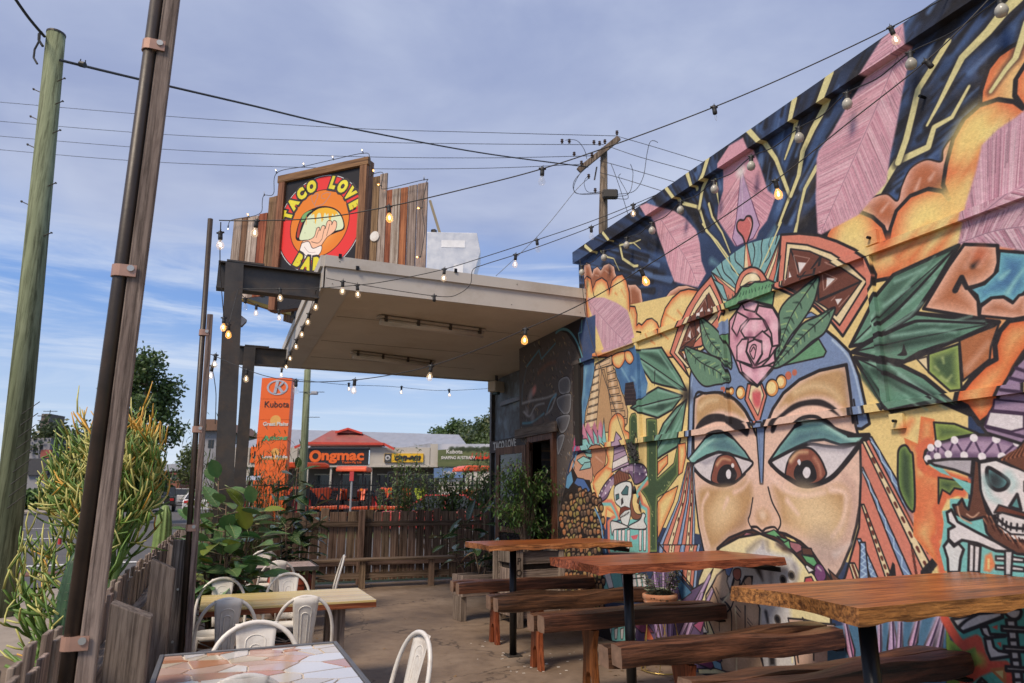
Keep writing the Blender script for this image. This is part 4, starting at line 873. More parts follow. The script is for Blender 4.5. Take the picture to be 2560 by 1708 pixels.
    P("1340,270 1700,190 2040,160 2050,240 1500,450 1420,390", (196, 192, 194), K, 24); Ln("1440,380 1540,290 1700,210", K, 20, 10, True)
    P("2080,150 2290,130 2300,220 2240,270 2150,250", (190, 188, 190), K, 20, sm=True)
    for k in range(4):
        y = 280+k*280; P([(2100+k*35, y), (2230+k*32, y), (2260+k*32, y+280), (2140+k*35, y+280)], (186, 184, 188), K, 20)
        P([(2040+k*30, y+90), (2600, y+130), (2600, y+180), (2040+k*30, y+150)], (190, 186, 180), K, 20)
    P("1740,380 1840,370 1880,480 2100,490 2080,510 1850,530 1780,480", (196, 192, 194), K, 20); P("1800,540 1900,540 1930,660 1990,710 2150,740 2150,790 1880,830 1830,700", (196, 192, 194), K, 20)
    P("1900,380 1980,350 1980,420", (206, 70, 56), None); P("1970,600 2030,590 2030,670", (206, 70, 56), None)
    P("1700,1164 1760,1100 1830,1164", (200, 196, 196), K, 20)
    # weathering: fine scuffs
    n = rs.rand(cv.h//4+1, cv.w//4+1).astype(np.float32); n = np.kron(n, np.ones((4, 4), np.float32))[:cv.h, :cv.w]
    cv.a *= (1+(n[..., None]-.5)*.07)
    lum = cv.a.mean(-1, keepdims=True); cv.a = (lum+(cv.a-lum)*.80)*.93+.04
    return np.clip(cv.a, 0, 1)
# ================================================================ large structure
WOODG = lambda ax: wood('grey_timber_'+ax, (.10, .085, .08), (.22, .17, .145), (.44, .365, .32), ax, 1.2, .85)
M_FENCE = wood('fence_timber', (.12, .09, .07), (.21, .135, .092), (.40, .275, .195), 'z', 1.0, .85, .3)
M_FENCEH = wood('rail_timber', (.12, .09, .07), (.18, .12, .085), (.32, .22, .16), 'x', 1.0, .85, .2)
M_GREYF = wood('weathered_timber', (.10, .085, .08), (.24, .18, .148), (.47, .38, .32), 'z', 1.2, .85, .22)
M_STEEL = plain('dark_steel', (.06, .052, .046), .42, .3, .25, 5, .0015, dirt=(.12, .08, .05))
M_BLACK = plain('black_steel', (.012, .012, .013), .35, .5, .2)
M_BLKP = plain('black_plastic', (.02, .02, .021), .5, 0, .2)
M_BEIGE = plain('beige_paint', (.50, .465, .42), .6, 0, .06, 2, dirt=(.36, .31, .25))
M_SOFFIT = plain('soffit_board', (.60, .52, .42), .8, 0, .08, 1.2, dirt=(.47, .38, .28))
M_WHITE = plain('white_enamel', (.74, .715, .67), .32, 0, .05, 7, dirt=(.42, .34, .27))
M_DARK = plain('shade_black', (.018, .014, .012), .8)  # near-black that paints shade into the doorway and the frame gap
M_DOORW = wood('door_timber', (.2, .12, .08), (.13, .06, .032), (.26, .13, .07), 'z', 1.4, .55, .12)
M_TERRA = plain('terracotta', (.40, .17, .085), .75, 0, .15, 6, .001, dirt=(.5, .38, .28))
M_SOIL = plain('soil', (.035, .025, .018), .95, 0, .4, 20, .006)
# ground -------------------------------------------------------------
def gz(x, y):
    d = math.hypot(x, y); return -.03 if d < 9 else -.03+.0135*(min(d, 160)-9)
def terrain(name, xs, ys, mat, lift=0., keep=lambda x, y: True):
    mb = MB(); nx, ny = len(xs), len(ys)
    mb.v = [(x, y, gz(x, y)+lift) for y in ys for x in xs]
    mb.f = [(j*nx+i, j*nx+i+1, (j+1)*nx+i+1, (j+1)*nx+i) for j in range(ny-1) for i in range(nx-1) if keep((xs[i]+xs[i+1])/2, (ys[j]+ys[j+1])/2)]
    return tag(mb.build(name, mat), kind='structure')
g = G('rough_concrete'); a = g.noise(1.1, 8, rough=.7); b = g.noise(7, 6); c = g.noise(90, 4)
v = g.ramp(a, [(.3, (.13, .09, .062)), (.52, (.225, .165, .118)), (.75, (.32, .25, .19))]); v = g.mixc(g.rng(b, .5, .8, 0, .5), v, (.07, .045, .03)); v = g.mixc(g.rng(c, .62, .8, 0, .5), v, (.27, .20, .14))
vor = g.n('ShaderNodeTexVoronoi', feature='DISTANCE_TO_EDGE'); vor.inputs['Scale'].default_value = .42
mp = g.n('ShaderNodeVectorMath', operation='ADD'); nz = g.n('ShaderNodeTexNoise'); nz.inputs['Scale'].default_value = 5; nz.inputs['Detail'].default_value = 6
sc_ = g.n('ShaderNodeVectorMath', operation='SCALE'); sc_.inputs['Scale'].default_value = .35
g.l(g.tc.outputs['Object'], nz.inputs['Vector']); g.l(nz.outputs['Color'], sc_.inputs[0]); g.l(g.tc.outputs['Object'], mp.inputs[0]); g.l(sc_.outputs[0], mp.inputs[1]); g.l(mp.outputs[0], vor.inputs['Vector'])
v = g.mixc(g.rng(vor.outputs['Distance'], .0, .006, .8, 0.), v, (.03, .022, .018)); g.bump(c, .004, .7)
M_FLOOR = g.set(v, g.rng(a, .3, .7, .55, .85)); 
mb = MB(); mb.box(-.62, 5.4, -2, 13.5, -.4, 0); tag(mb.build('patio_floor', M_FLOOR), kind='structure')
M_ASPH = plain('asphalt', (.085, .082, .082), .85, 0, .2, 3, .004, dirt=(.11, .10, .095))
M_PAVE = plain('pavement_concrete', (.30, .255, .21), .85, 0, .15, 2.5, .003, dirt=(.16, .125, .095))
M_EARTH = plain('packed_earth', (.17, .125, .085), .95, 0, .25, 2.2, .01, dirt=(.10, .075, .05))
M_GRASS = plain('verge_grass', (.07, .10, .03), .95, 0, .4, 9, .01, dirt=(.12, .11, .05))
M_LINE = plain('road_paint', (.62, .61, .58), .7, 0, .15, 12, dirt=(.3, .29, .28))
far = [-420, -250, -160, -110, -80, -60, -45, -35, -28, -22, -18, -15, -12, -10, -8, -6, -5, -4, -3, -2, -1, 0, 3, 6, 10, 15, 20, 26, 33, 42, 55, 75, 110, 160, 250, 420]
far2 = far+[700, 1200]
terrain('ground', far, [y for y in far2 if y > -60], M_GRASS, -.05)
# the street: crosses ahead on the left and runs away from the viewer beyond the footpath
def sheet(name, quad, mat, lift, nu=24, nv=6):
    q = [Vector(p) for p in quad]; mb = MB()
    for j in range(nv+1):
        for i in range(nu+1):
            s_, t_ = i/nu, j/nv; p = (q[0]*(1-s_)+q[1]*s_)*(1-t_)+(q[3]*(1-s_)+q[2]*s_)*t_
            mb.v.append((p.x, p.y, gz(p.x, p.y)+lift))
    mb.f = [(j*(nu+1)+i, j*(nu+1)+i+1, (j+1)*(nu+1)+i+1, (j+1)*(nu+1)+i) for j in range(nv) for i in range(nu)]
    return tag(mb.build(name, mat), kind='structure')
sheet('earth_verge', [(-14, -6, 0), (-.62, -6, 0), (-.62, 14.5, 0), (-14, 9.6, 0)], M_EARTH, .0)
sheet('footpath', [(-16, 7.6, 0), (-.7, 9.0, 0), (-.7, 14.6, 0), (-16, 11.0, 0)], M_PAVE, .012)
sheet('road', [(-90, -1, 0), (-1.2, 14.6, 0), (2.4, 150, 0), (-90, 40, 0)], M_ASPH, .02, 40, 40)
sheet('road', [(-1.3, 14.6, 0), (60, 14.6, 0), (60, 24.5, 0), (-1.0, 24.5, 0)], M_ASPH, .018)
for a_, b_, w_ in (((-30, 14.2), (-1.6, 18.3), .16), ((-40, 20.5), (-3.2, 27.5), .16), ((-14, 30.5), (-10, 32.4), .12), ((-8, 33), (-5.0, 34.2), .12)):
    d = Vector((b_[0]-a_[0], b_[1]-a_[1])).normalized(); n = Vector((-d.y, d.x))*w_
    sheet('road_marking', [(a_[0]-n.x, a_[1]-n.y, 0), (b_[0]-n.x, b_[1]-n.y, 0), (b_[0]+n.x, b_[1]+n.y, 0), (a_[0]+n.x, a_[1]+n.y, 0)], M_LINE, .034, 16, 1)
# far kerb and grass verge across the road
kb = MB()
pts = [(-60, 24), (-30, 35), (-12, 44), (-7.2, 60), (-7.4, 100)]
for p, q in zip(pts, pts[1:]): kb.beam((*p, gz(*p)+.06), (*q, gz(*q)+.06), .35, .16)
tag(kb.build('kerb', M_PAVE), kind='structure')
sheet('far_footpath', [(-75, 32, 0), (-10, 54, 0), (-12, 60, 0), (-80, 40, 0)], M_PAVE, .05)
# small rusty cover in the footpath
p0 = on_z(75, 1450, .0); mb = MB(); mb.cbox(-.42, .42, -.3, .3, 0, .03, .006); o = mb.build('drain_cover', plain('rust', (.16, .07, .045), .85, 0, .3), bevel=0); o.location = (p0.x, p0.y, gz(p0.x, p0.y)+.01); tag(o, 'flat rusty cover set into the footpath by the green pole', 'drain cover')
# ---------------------------------------------------------------- the painted building
MARR = paint_mural()
S_ = MUR['S']; ymax = MUR['y0']+MARR.shape[1]/S_; zmin = MUR['z1']-MARR.shape[0]/S_
M_MURAL = image_mat('mural_paint', MARR, MUR['y0'], ymax, zmin, MUR['z1'], 'y', .8, .007, .07)
M_DULL = plain('dark_mural_side', (.05, .05, .055), .7, 0, .3)
bld = thing('painted_building', 'stucco building with a bright mural of a face biting a taco on its wall', 'building')
wall = MB(); wall.box(WALLX, 4.5, -3, 7.6, 0, 4.7); wall.box(WALLX, 4.5, 7.6, 8.38, 0, 3.838); wall.box(WALLX, 4.5, 8.38, 9.12, 2.33, 3.838); wall.box(WALLX, 4.5, 9.12, 9.6, 0, 3.838)
wall.build('wall', M_MURAL, bld)
mb = MB(); mb.box(4.09, 4.56, -3, 7.64, 4.6, 4.76); mb.build('parapet_cap', M_MURAL, bld)
mb = MB(); mb.box(4.5, 14, -3, 7.6, 0, 4.55); mb.box(4.9, 14, 9.6, 12.55, 0, 3.835); mb.box(4.5, 14, 7.6, 9.6, 0, 3.835); mb.build('body', M_DULL, bld)
mb = MB(); mb.box(4.46, 4.495, 8.2, 9.3, 0, 2.5); mb.build('room_shade_sheet', M_DARK, bld)  # thin dark sheet, its colour standing for the unlit room behind the doorway
# recessed panel with its little board
PX = 4.9
mb = MB(); mb.box(PX-.03, PX-.002, 9.62, 12.54, .0, 3.83)
g = G('painted_panel'); a = g.noise(2.2, 5); v = g.ramp(a, [(.3, (.16, .2, .23)), (.45, (.09, .09, .095)), (.6, (.2, .25, .29)), (.75, (.25, .2, .05))]); mb.build('painted_panel', g.set(v, .7), bld)
mb = MB(); mb.beam((PX-.06, 12.5, 0), (PX-.06, 12.5, 3.8), .09, .09); mb.beam((PX-.06, 9.7, 3.3), (PX-.06, 12.05, 3.3), .05, .08); mb.build('corner_post', M_STEEL, bld)
# wall rails and struts (old awning frame)
def rail(y0_, y1_, z0_, z1_, x0=4.10, name='wall_rail'): 
    mb = MB(); mb.box(x0, WALLX-.002, y0_, y1_, z0_, z1_); mb.build(name, M_MURAL, bld)
rail(1.2, 7.80, 2.13, 2.185, 4.12); rail(1.2, 7.80, 3.24, 3.295, 4.12)
for y_ in (3.27, 6.28, 4.86, 7.76): rail(y_-.022, y_+.022, 2.187, 3.238, 4.125, 'wall_strut')
mb = MB(); mb.box(4.115, 4.156, 7.60, 7.72, 2.2, 3.236); mb.build('gap_shadow_strip', M_DARK, bld)  # solid strip; the shadow at the frame's end is put into its colour
mb = MB()
for y_, z_ in ((3.22, 3.36), (3.2, 2.05)): mb.box(4.13, 4.156, y_-.05, y_+.05, z_-.05, z_+.05)
mb.build('bracket_plate', M_MURAL, bld)['kind'] = 'stuff'
for y_, z_ in ((3.22, 3.36), (3.2, 2.05), (6.2, 3.34), (2.7, 4.18)):
    mb = MB(); mb.tube([(4.156, y_, z_), (4.10, y_, z_)], .011, 6); mb.build('bolt', M_BLACK, bld)
# doorway: frame, header, open glazed leaf
fr = MB()
for y_ in (8.34, 9.12): fr.box(4.10, 4.30, y_, y_+.07, 0, 2.33)
fr.box(4.10, 4.30, 8.34, 9.19, 2.333, 2.42); fr.build('door_frame', M_DOORW, bld)
dr = MB(); dr.box(4.07, 4.10, 8.2, 9.58, 2.42, 2.56); dr.build('door_header', wood('old_header', (.2, .15, .12), (.12, .085, .065), (.24, .18, .14), 'y'), bld)
def door_leaf(name, hinge, rz, w_, lab):
    t = bpy.data.objects.new('door', None); col.objects.link(t); t.location = (*hinge, .03); t.rotation_euler = (0, 0, rz); t['label'] = lab; par(t, bld)
    mb = MB()
    mb.box(0, .1, -.02, .02, 0, 2.28); mb.box(w_-.1, w_, -.02, .02, 0, 2.28); mb.box(.1, w_-.1, -.02, .02, 2.17, 2.28); mb.box(.1, w_-.1, -.02, .02, 0, .22); mb.box(.1, w_-.1, -.018, .018, 1.02, 1.1)
    mb.build('frame', M_DOORW, t)
    for z0_, z1_ in ((.22, 1.02), (1.1, 2.17)): b_ = MB(); b_.box(.1, w_-.1, -.004, .004, z0_, z1_); b_.build('glass', glassy('dark_glass', (.02, .022, .024), .92, .06), t)
    mb = MB(); mb.tube([(w_-.05, -.06, .95), (w_-.05, -.06, 1.15)], .012, 6); mb.build('handle', M_BLACK, t)
    return t
door_leaf('glazed_door', (4.10, 9.2), rad(99), .86, 'timber framed glass door swung open against the dark feathered wall')
door_leaf('glazed_door', (4.12, 9.12), rad(-118), .52, 'narrow timber framed glass door ajar in the dark doorway')
# name board on the recess
nb = thing('name_board', 'small dark board lettered in white hanging beside the open glass door', 'sign', (PX-.12, 11.7, 2.5), rad(-90))
mb = MB(); mb.box(-.75, .75, -.015, .015, -.11, .11); mb.build('board', plain('dark_board', (.05, .035, .028), .7), nb)
text('TACO LOVE', .2, plain('chalk_white', (.6, .58, .54), .8), nb, T(0, -.017, 0, 0, rad(90)), bold=.006, ext=.002)
# ---------------------------------------------------------------- canopy
cn = thing('carport_canopy', 'flat beige roof canopy with deep fascia and brown soffit joined to the mural wall', 'canopy')
CX0, CX1, CY0, CY1, CZ = .86, 4.12, 7.45, 12.6, 3.84
mb = MB(); mb.box(CX0+.02, 4.155, CY0+.02, 9.6, CZ, CZ+.2); mb.box(CX0+.02, 4.897, 9.601, CY1-.02, CZ, CZ+.2); mb.build('soffit', M_SOFFIT, cn)
mb = MB(); mb.box(CX0+.02, CX0+.30, CY0+.03, CY1-.03, CZ-.012, CZ-.002); mb.build('soffit_strip', M_BEIGE, cn)
def fascia(a_, b_, nrm):
    mb = MB(); a3, b3 = Vector(a_), Vector(b_); n = Vector(nrm)
    mb.beam(a3+Vector((0, 0, CZ+.10)), b3+Vector((0, 0, CZ+.10)), .03, .24); o1 = mb.build('fascia_board', M_BEIGE, cn)
    mb = MB(); mb.beam(a3+n*.02+Vector((0, 0, CZ+.285)), b3+n*.02+Vector((0, 0, CZ+.285)), .05, .13); mb.build('roof_edge', M_BEIGE, cn)
fascia((CX0, CY0, 0), (4.155, CY0, 0), (0, -1, 0)); fascia((CX0, CY0-.015, 0), (CX0, CY1, 0), (-1, 0, 0)); fascia((CX0, CY1, 0), (5.0, CY1, 0), (0, 1, 0))
mb = MB(); mb.box(CX0+.05, 5.0, CY0+.05, CY1-.05, CZ+.21, CZ+.3); mb.build('roof_sheet', plain('galvanised', (.42, .43, .45), .4, .5, .1), cn)
mb = MB()
for y_ in (8.7, 10.2, 11.5): mb.box(1.2, 4.1, y_, y_+.008, CZ-.004, CZ-.0015)
mb.build('soffit_joint', plain('joint_brown', (.2, .16, .12), .8), cn)['kind'] = 'stuff'
for p in ((850, 642), (1138, 678), (893, 672)):
    q = on_y(p[0], p[1], CY0-.03); mb = MB(); mb.cbox(q.x-.018, q.x+.018, CY0-.06, CY0-.045, q.z-.025, q.z+.025, .003); mb.build('clip', M_BLACK, cn)
mb = MB()
for k in (0, 5, 9, 13): mb.tube([(CX0+.1+k*.24, CY0-.016, CZ+.03), (CX0+.1+k*.24, CY0-.019, CZ+.03)], .006, 6); mb.tube([(CX0+.16+k*.24, CY0-.046, CZ+.29), (CX0+.16+k*.24, CY0-.05, CZ+.29)], .006, 6)
mb.build('screws', M_STEEL, cn)['kind'] = 'stuff'
# fluorescent fittings under the soffit
def tube_light(p, q, lab):
    a_, b_ = on_z(*p, CZ-.07), on_z(*q, CZ-.07); a_.z = b_.z = 0; d = (b_-a_); L_ = d.length
    t = thing('ceiling_light', lab, 'light fitting', (a_.x, a_.y, CZ-.014), math.atan2(d.y, d.x), 'unlit tube lights under the canopy')
    mb = MB(); mb.cbox(0, L_, -.06, .06, -.035, 0, .006); mb.build('housing', plain('fitting_grey', (.42, .36, .30), .5), t)
    mb = MB(); mb.tube([(.03, -.01, -.075), (L_-.03, -.01, -.075)], .045, 10); mb.build('diffuser', plain('old_diffuser', (.55, .49, .42), .35), t, True)
    for k in (.06, .35, .65, .94): mb = MB(); mb.box(L_*k-.02, L_*k+.02, -.067, .05, -.08, .0); mb.build('clip', M_STEEL, t)
tube_light((944, 800), (1210, 835), 'long unlit tube light under the canopy, the nearer of the two')
tube_light((878, 886), (1085, 912), 'long unlit tube light under the canopy, the farther of the two')
# speaker box at the far right soffit corner
q = at(1258, 962, 12.2); sb = thing('speaker_box', 'small grey box mounted under the canopy corner by the wall', 'speaker', (4.72, 12.0, 3.62), rad(25))
mb = MB(); mb.cbox(-.14, .14, -.1, .1, -.1, .1, .01); mb.build('case', M_SOFFIT, sb); mb = MB(); mb.cbox(-.05, .05, -.06, .06, -.15, -.102, .01); mb.build('sensor', plain('teal_plastic', (.05, .09, .1), .4), sb)
mb = MB(); mb.beam((0, 0, .1), (0, 0, .23), .04, .04); mb.build('bracket', M_STEEL, sb)
# steel portal frames
def portal(x, y, xe, zt, lab, w_=.30, lean=0.):
    t = thing('steel_frame', lab, 'steel frame')
    def ibeam(mb, a_, b_, h_, f_, up, tk=.016):
        a_, b_ = Vector(a_), Vector(b_); u = Vector(up).normalized()
        for s_ in (-1, 1): mb.beam(a_+u*s_*(h_/2-tk/2), b_+u*s_*(h_/2-tk/2), f_, tk, up)
        mb.beam(a_, b_, .012, h_-2*tk-.002, up)
    mb = MB(); ibeam(mb, (x+lean, y, -.1), (x, y, zt-.02), .22, .18, (0, 1, 0)); mb.build('column', M_STEEL, t)
    mb = MB(); ibeam(mb, (x-.16, y, zt-.15), (xe, y, zt-.15), .30, .15, (0, 0, 1)); mb.build('beam', M_STEEL, t)
    mb = MB(); mb.beam((x-.08, y, zt+.012), (x+.3, y, zt+.012), .16, .02); mb.build('cap_plate', M_STEEL, t)
    return t
portal(-.06, 7.62, .84, 4.02, 'dark steel column and beam nearest, holding the front corner of the canopy', lean=.17)
portal(.26, 11.9, .85, 4.0, 'dark steel column and beam at the far corner of the canopy', lean=.05)
# ---------------------------------------------------------------- rooftop sign hoarding
A0, A1 = Vector((2.42, 8.47, 0)), Vector((.04, 10.85, 0)); AD = (A0-A1).normalized(); AL = (A0-A1).length; arz = math.atan2(AD.y, AD.x)
hd = thing('rooftop_sign', 'rooftop hoarding of reclaimed planks with a round red and orange taco emblem', 'sign', (A1.x, A1.y, 0), arz)
def la(px, py):   # pixel -> local coordinates on the hoarding face
    n = Vector((AD.y, -AD.x, 0)); r = ray(px, py); tt = (A1-_C).dot(n)/r.dot(n); p = _C+r*tt; return ((p-A1).dot(AD), p.z)
M_PL = [wood('plank_brown', (.2, .15, .1), (.18, .10, .06), (.36, .22, .13), 'z', 1.2, .8, .2), wood('plank_pale', (.2, .12, .08), (.36, .29, .23), (.66, .60, .53), 'z', 1.5, .85, .15), wood('plank_red', (.25, .15, .1), (.30, .095, .04), (.54, .21, .09), 'z', 1., .7, .15), wood('plank_grey', (.2, .16, .13), (.26, .2, .17), (.46, .38, .33), 'z', 1.2, .85, .15)]
C2 = lambda x, y: (500+x/3.075, 350+y/3.075)
edges = [(258, 612), (320, 600), (362, 592), (402, 588), (440, 584), (500, 566), (512, 452), (545, 445), (597, 432)]
def plk(xa, xb, ztop, zbot, m, dy=0.):
    mb = MB(); mb.cbox(xa+.003, xb-.003, -.012+dy, .012+dy, zbot, ztop, .003); mb.build('plank', m, hd)
zb = 4.52
tops = [(256, 320, 605, 3), (320, 362, 596, 0), (362, 402, 592, 1), (402, 447, 588, 3), (447, 510, 568, 2), (512, 552, 445, 0), (552, 600, 436, 0)]
for a_, b_, t_, m_ in tops:
    xa, _ = la(*C2(a_, 700)); xb, _ = la(*C2(b_, 700)); _, zt = la(*C2((a_+b_)/2, t_)); plk(xa, xb, zt, zb, M_PL[m_], R.uniform(-.008, .008))
for a_, b_, t_, m_ in [(1322, 1376, 285, 0), (1376, 1435, 262, 3), (1435, 1480, 385, 2), (1480, 1545, 378, 1), (1545, 1600, 368, 2), (1604, 1672, 352, 3), (1672, 1752, 332, 3)]:
    xa, _ = la(*C2(a_-10, 700)); xb, _ = la(*C2(b_-10, 700)); _, zt = la(*C2((a_+b_)/2, t_)); plk(xa, xb, zt, 4.12, M_PL[m_], R.uniform(-.008, .008))
bx0, _ = la(697, 560); bx1, _ = la(918, 560); _, zt0 = la(697, 448); _, zt1 = la(935, 395); bz1 = (zt0+zt1)/2; bz0 = 4.25
M_FR = wood('frame_timber', (.25, .16, .1), (.20, .09, .04), (.36, .18, .09), 'z', 1., .6, .1); M_FRX = wood('frame_timber_x', (.25, .16, .1), (.20, .09, .04), (.36, .18, .09), 'x', 1., .6, .1)
for xa in (bx0, bx1-.12): mb = MB(); mb.cbox(xa, xa+.12, -.085, -.02, bz0, bz1-.121, .004); mb.build('frame_board', M_FR, hd)
mb = MB(); mb.cbox(bx0-.02, bx1+.02, -.087, -.02, bz1-.12, bz1, .004); mb.build('frame_board', M_FRX, hd)
mb = MB(); mb.box(bx0-.02, bx1+.0, -.019, .1, bz0, bz1-.02); mb.build('backing', M_PL[0], hd)
# printed emblem
def paint_sign(W_, H_):
    PS = 330; cv = Canvas(int(W_*PS), int(H_*PS), (44, 42, 44)); C2s = lambda x, y: C2(x, y)
    def tf(x, y): u, z = la(*C2(x, y)); return ((u-bx0)*PS, (bz1-z)*PS)
    cv.wf = PS/1000; P, Ln = cv.poly, cv.line; K = (38, 26, 30)
    # circle fitted in the board plane
    pc = [tf(*q) for q in ((1030, 262), (625, 700), (1255, 560), (790, 1030), (1140, 320))]
    cv.tf = tf
    A_ = np.array([[2*x, 2*y, 1] for x, y in pc]); b_ = np.array([x*x+y*y for x, y in pc]); s_ = np.linalg.lstsq(A_, b_, rcond=None)[0]; cx, cy = s_[0], s_[1]; r = math.sqrt(s_[2]+cx*cx+cy*cy)
    cv.tf = None
    def circ(rr, c): cv.poly([(cx+rr*math.cos(t), cy+rr*math.sin(t)) for t in np.linspace(0, 2*math.pi, 72, False)], c)
    circ(r, (222, 222, 226)); circ(r*.985, K); circ(r*.97, (224, 62, 60)); circ(r*.70, K); circ(r*.685, (224, 128, 48))
    for k in range(12): cv.spray([(cx, cy+r*.12)], r*(.62-.03*k)*1000/PS, (246, 190, 120), .10)
    cv.tf = tf
    Ln("895,500 920,430 905,425 875,440 872,470 900,520", (140, 140, 168), 9, 5, True); Ln("905,520 960,500 1000,450 1015,420 990,412 950,430 950,455 975,460", (140, 140, 168), 9, 5, True)
    P("748,745 770,650 800,590 850,550 930,520 990,518 1050,535 1095,575 1120,640 1118,695 1060,720 1000,745 930,775 800,782 760,780", K, None, sm=True)
    P("778,770 800,690 835,610 890,560 960,535 1020,535 1075,565 1108,625 1108,688 1030,712 900,768 830,775", (214, 226, 190), None, sm=True)
    P("880,565 930,535 1000,530 1060,555 1075,590 1058,575 1045,598 1030,575 1010,640 1000,575 985,585 970,570 950,640 940,575 915,580 900,655 890,580 870,590", (232, 178, 52), None, sm=True)
    for t in ("832,590 828,660", "898,590 896,620", "947,570 947,605", "1003,570 1003,612"): Ln(t, (232, 150, 62), 13, 9)
    P("756,750 772,660 800,600 830,580 800,650 785,700 775,755", (176, 66, 50), K, 8, sm=True); P("790,640 800,590 835,560 880,548 840,580 815,630", (120, 170, 110), K, 7, sm=True)
    for x, y in ((820, 722), (905, 685), (1050, 640), (890, 640), (960, 620)): cv.dots([(x, y)], 5, K)
    P("790,900 780,870 800,790 850,775 890,750 910,690 930,680 935,705 950,670 970,668 975,690 985,650 1000,628 1025,635 1025,660 1040,628 1062,640 1060,680 1045,710 1010,740 985,760 940,830 945,850 900,870 870,915 840,915", (240, 190, 158), K, 11, sm=True)
    for t in ("925,700 905,760", "968,690 950,770", "1010,655 985,745", "870,790 920,800 950,770"): Ln(t, K, 8, 6, True)
    P("800,800 850,790 880,840 945,820 940,870 905,905 860,915 800,890 780,860 790,820", (240, 232, 226), K, 11, sm=True); P("778,890 800,880 860,915 900,915 870,930 800,915", (240, 232, 226), K, 9, sm=True); Ln("815,830 850,870 900,870", (170, 150, 150), 9, 6, True)
    return cv.a, (cx/PS+bx0, bz1-cy/PS, r/PS)
SW, SH = bx1-bx0, bz1-bz0
arr, (ecx, ecz, er) = paint_sign(SW, SH)
mb = MB(); mb.box(bx0+.121, bx1-.121, -.04, -.0205, bz0, bz1-.122); mb.build('emblem_board', image_mat('emblem_print', np.clip(arr, 0, 1), bx0, bx1, bz0, bz1, 'x', .35), hd)
M_YEL = plain('sign_yellow', (.72, .64, .03), .4); M_INK = plain('sign_ink', (.03, .02, .02), .4)
for s_, a0, a1 in (('TACO LOVE', 160, 18), ('BAR', -122, -90)):
    for k, ch in enumerate(s_):
        if ch == ' ': continue
        an = rad(a0+(a1-a0)*k/(len(s_)-1)); rr = er*.835; up = 1 if a0 > 0 else -1
        px_, pz_ = ecx+rr*math.cos(an), ecz+rr*math.sin(an); rot = (an-math.pi/2) if up > 0 else (an+math.pi/2)
        for mt, bo, dy, sz in ((M_INK, .045, -.0415, er*.25), (M_YEL, .016, -.0435, er*.25)):
            text(ch, sz, mt, hd, Matrix.Translation((px_, dy, pz_))@Euler((rad(90), 0, 0)).to_matrix().to_4x4()@Euler((0, 0, rot)).to_matrix().to_4x4()@Matrix.Scale(1.25, 4, (0, 1, 0)), bold=bo, ext=.0006)
# rear face of the wedge-shaped hoarding: grey sheet in a yellow frame
rf = MB(); zz = 4.55
B0 = Vector((0, 0)); 
Bd = Vector((math.cos(rad(40)-arz), math.sin(rad(40)-arz)))
Mx = Matrix.Translation((.02, .02, 0))@Euler((0, 0, rad(40)-arz)).to_matrix().to_4x4()
rf.box(0, 2.6, 0, .03, zz, 5.5, Mx); rf.build('rear_sheet', plain('grey_sheet', (.30, .29, .27), .6), hd)
rf = MB(); rf.box(-.02, 2.62, -.03, .06, zz-.05, zz, Mx); rf.box(1.2, 1.25, -.03, -.001, zz, 5.5, Mx); rf.build('yellow_edge', plain('yellow_steel', (.55, .36, .05), .5, 0, .15, dirt=(.2, .12, .06)), hd)
rf = MB(); rf.box(.9, 2.6, -.02, .05, zz-.16, zz-.051, Mx); rf.build('lower_board', M_PL[0], hd)
# round white disc on planks
xa, za = la(942, 592); mb = MB(); mb.tube([(xa-.02, -.016, za), (xa-.02, -.03, za)], .075, 20); mb.build('white_disc', M_WHITE, hd)
# raking strut and posts behind
xa, za = la(1075, 502); st = MB(); st.beam((xa, .0, za), (xa+.40, .18, 4.16), .035, .035); st.build('strut', plain('strut_paint', (.24, .2, .13), .6), hd)
for xx in (.3, bx0+.3, bx1-.2, AL-.1): pb = MB(); pb.beam((xx, .14, 4.15 if xx > .8 else 4.56), (xx, .14, 5.2), .06, .06); pb.build('back_post', M_STEEL, hd)
# air handling unit on the roof
ac = thing('rooftop_air_unit', 'pale galvanised air unit with a sloping hood behind the taco hoarding', 'air unit', (2.62, 8.25, CZ+.36), rad(-20)); ac.scale = (.62, .62, .62)
pr = [(-.52, 0), (.46, 0), (.46, .25), (.60, .85), (.42, 1.12), (-.52, 1.12)]
mb = MB(); mb.prism([(-.55, .12), (.40, .12), (.58, .80), (.50, 1.22), (-.55, 1.22)], -.35, .45, I4()); mb.build('hood', plain('galv_sheet', (.66, .66, .66), .35, .55, .08), ac, bevel=.01)
mb = MB(); mb.cbox(-.62, .5, -.3, .42, 0, .118, .01); mb.build('base', plain('galv_sheet', (0, 0, 0)), ac)
mb = MB(); mb.box(-.25, .25, -.358, -.3505, .88, 1.04); mb.build('sticker', plain('white_sticker', (.75, .76, .78), .4), ac)
mb = MB(); mb.box(.02, .22, -.358, -.3505, .28, .5); mb.build('label_plate', plain('white_sticker', (0, 0, 0)), ac)
mb = MB(); mb.tube([(-.35, -.32, .1), (.2, -.36, .02), (.5, -.2, -.05)], .025, 6); mb.build('pipe', M_BLKP, ac)
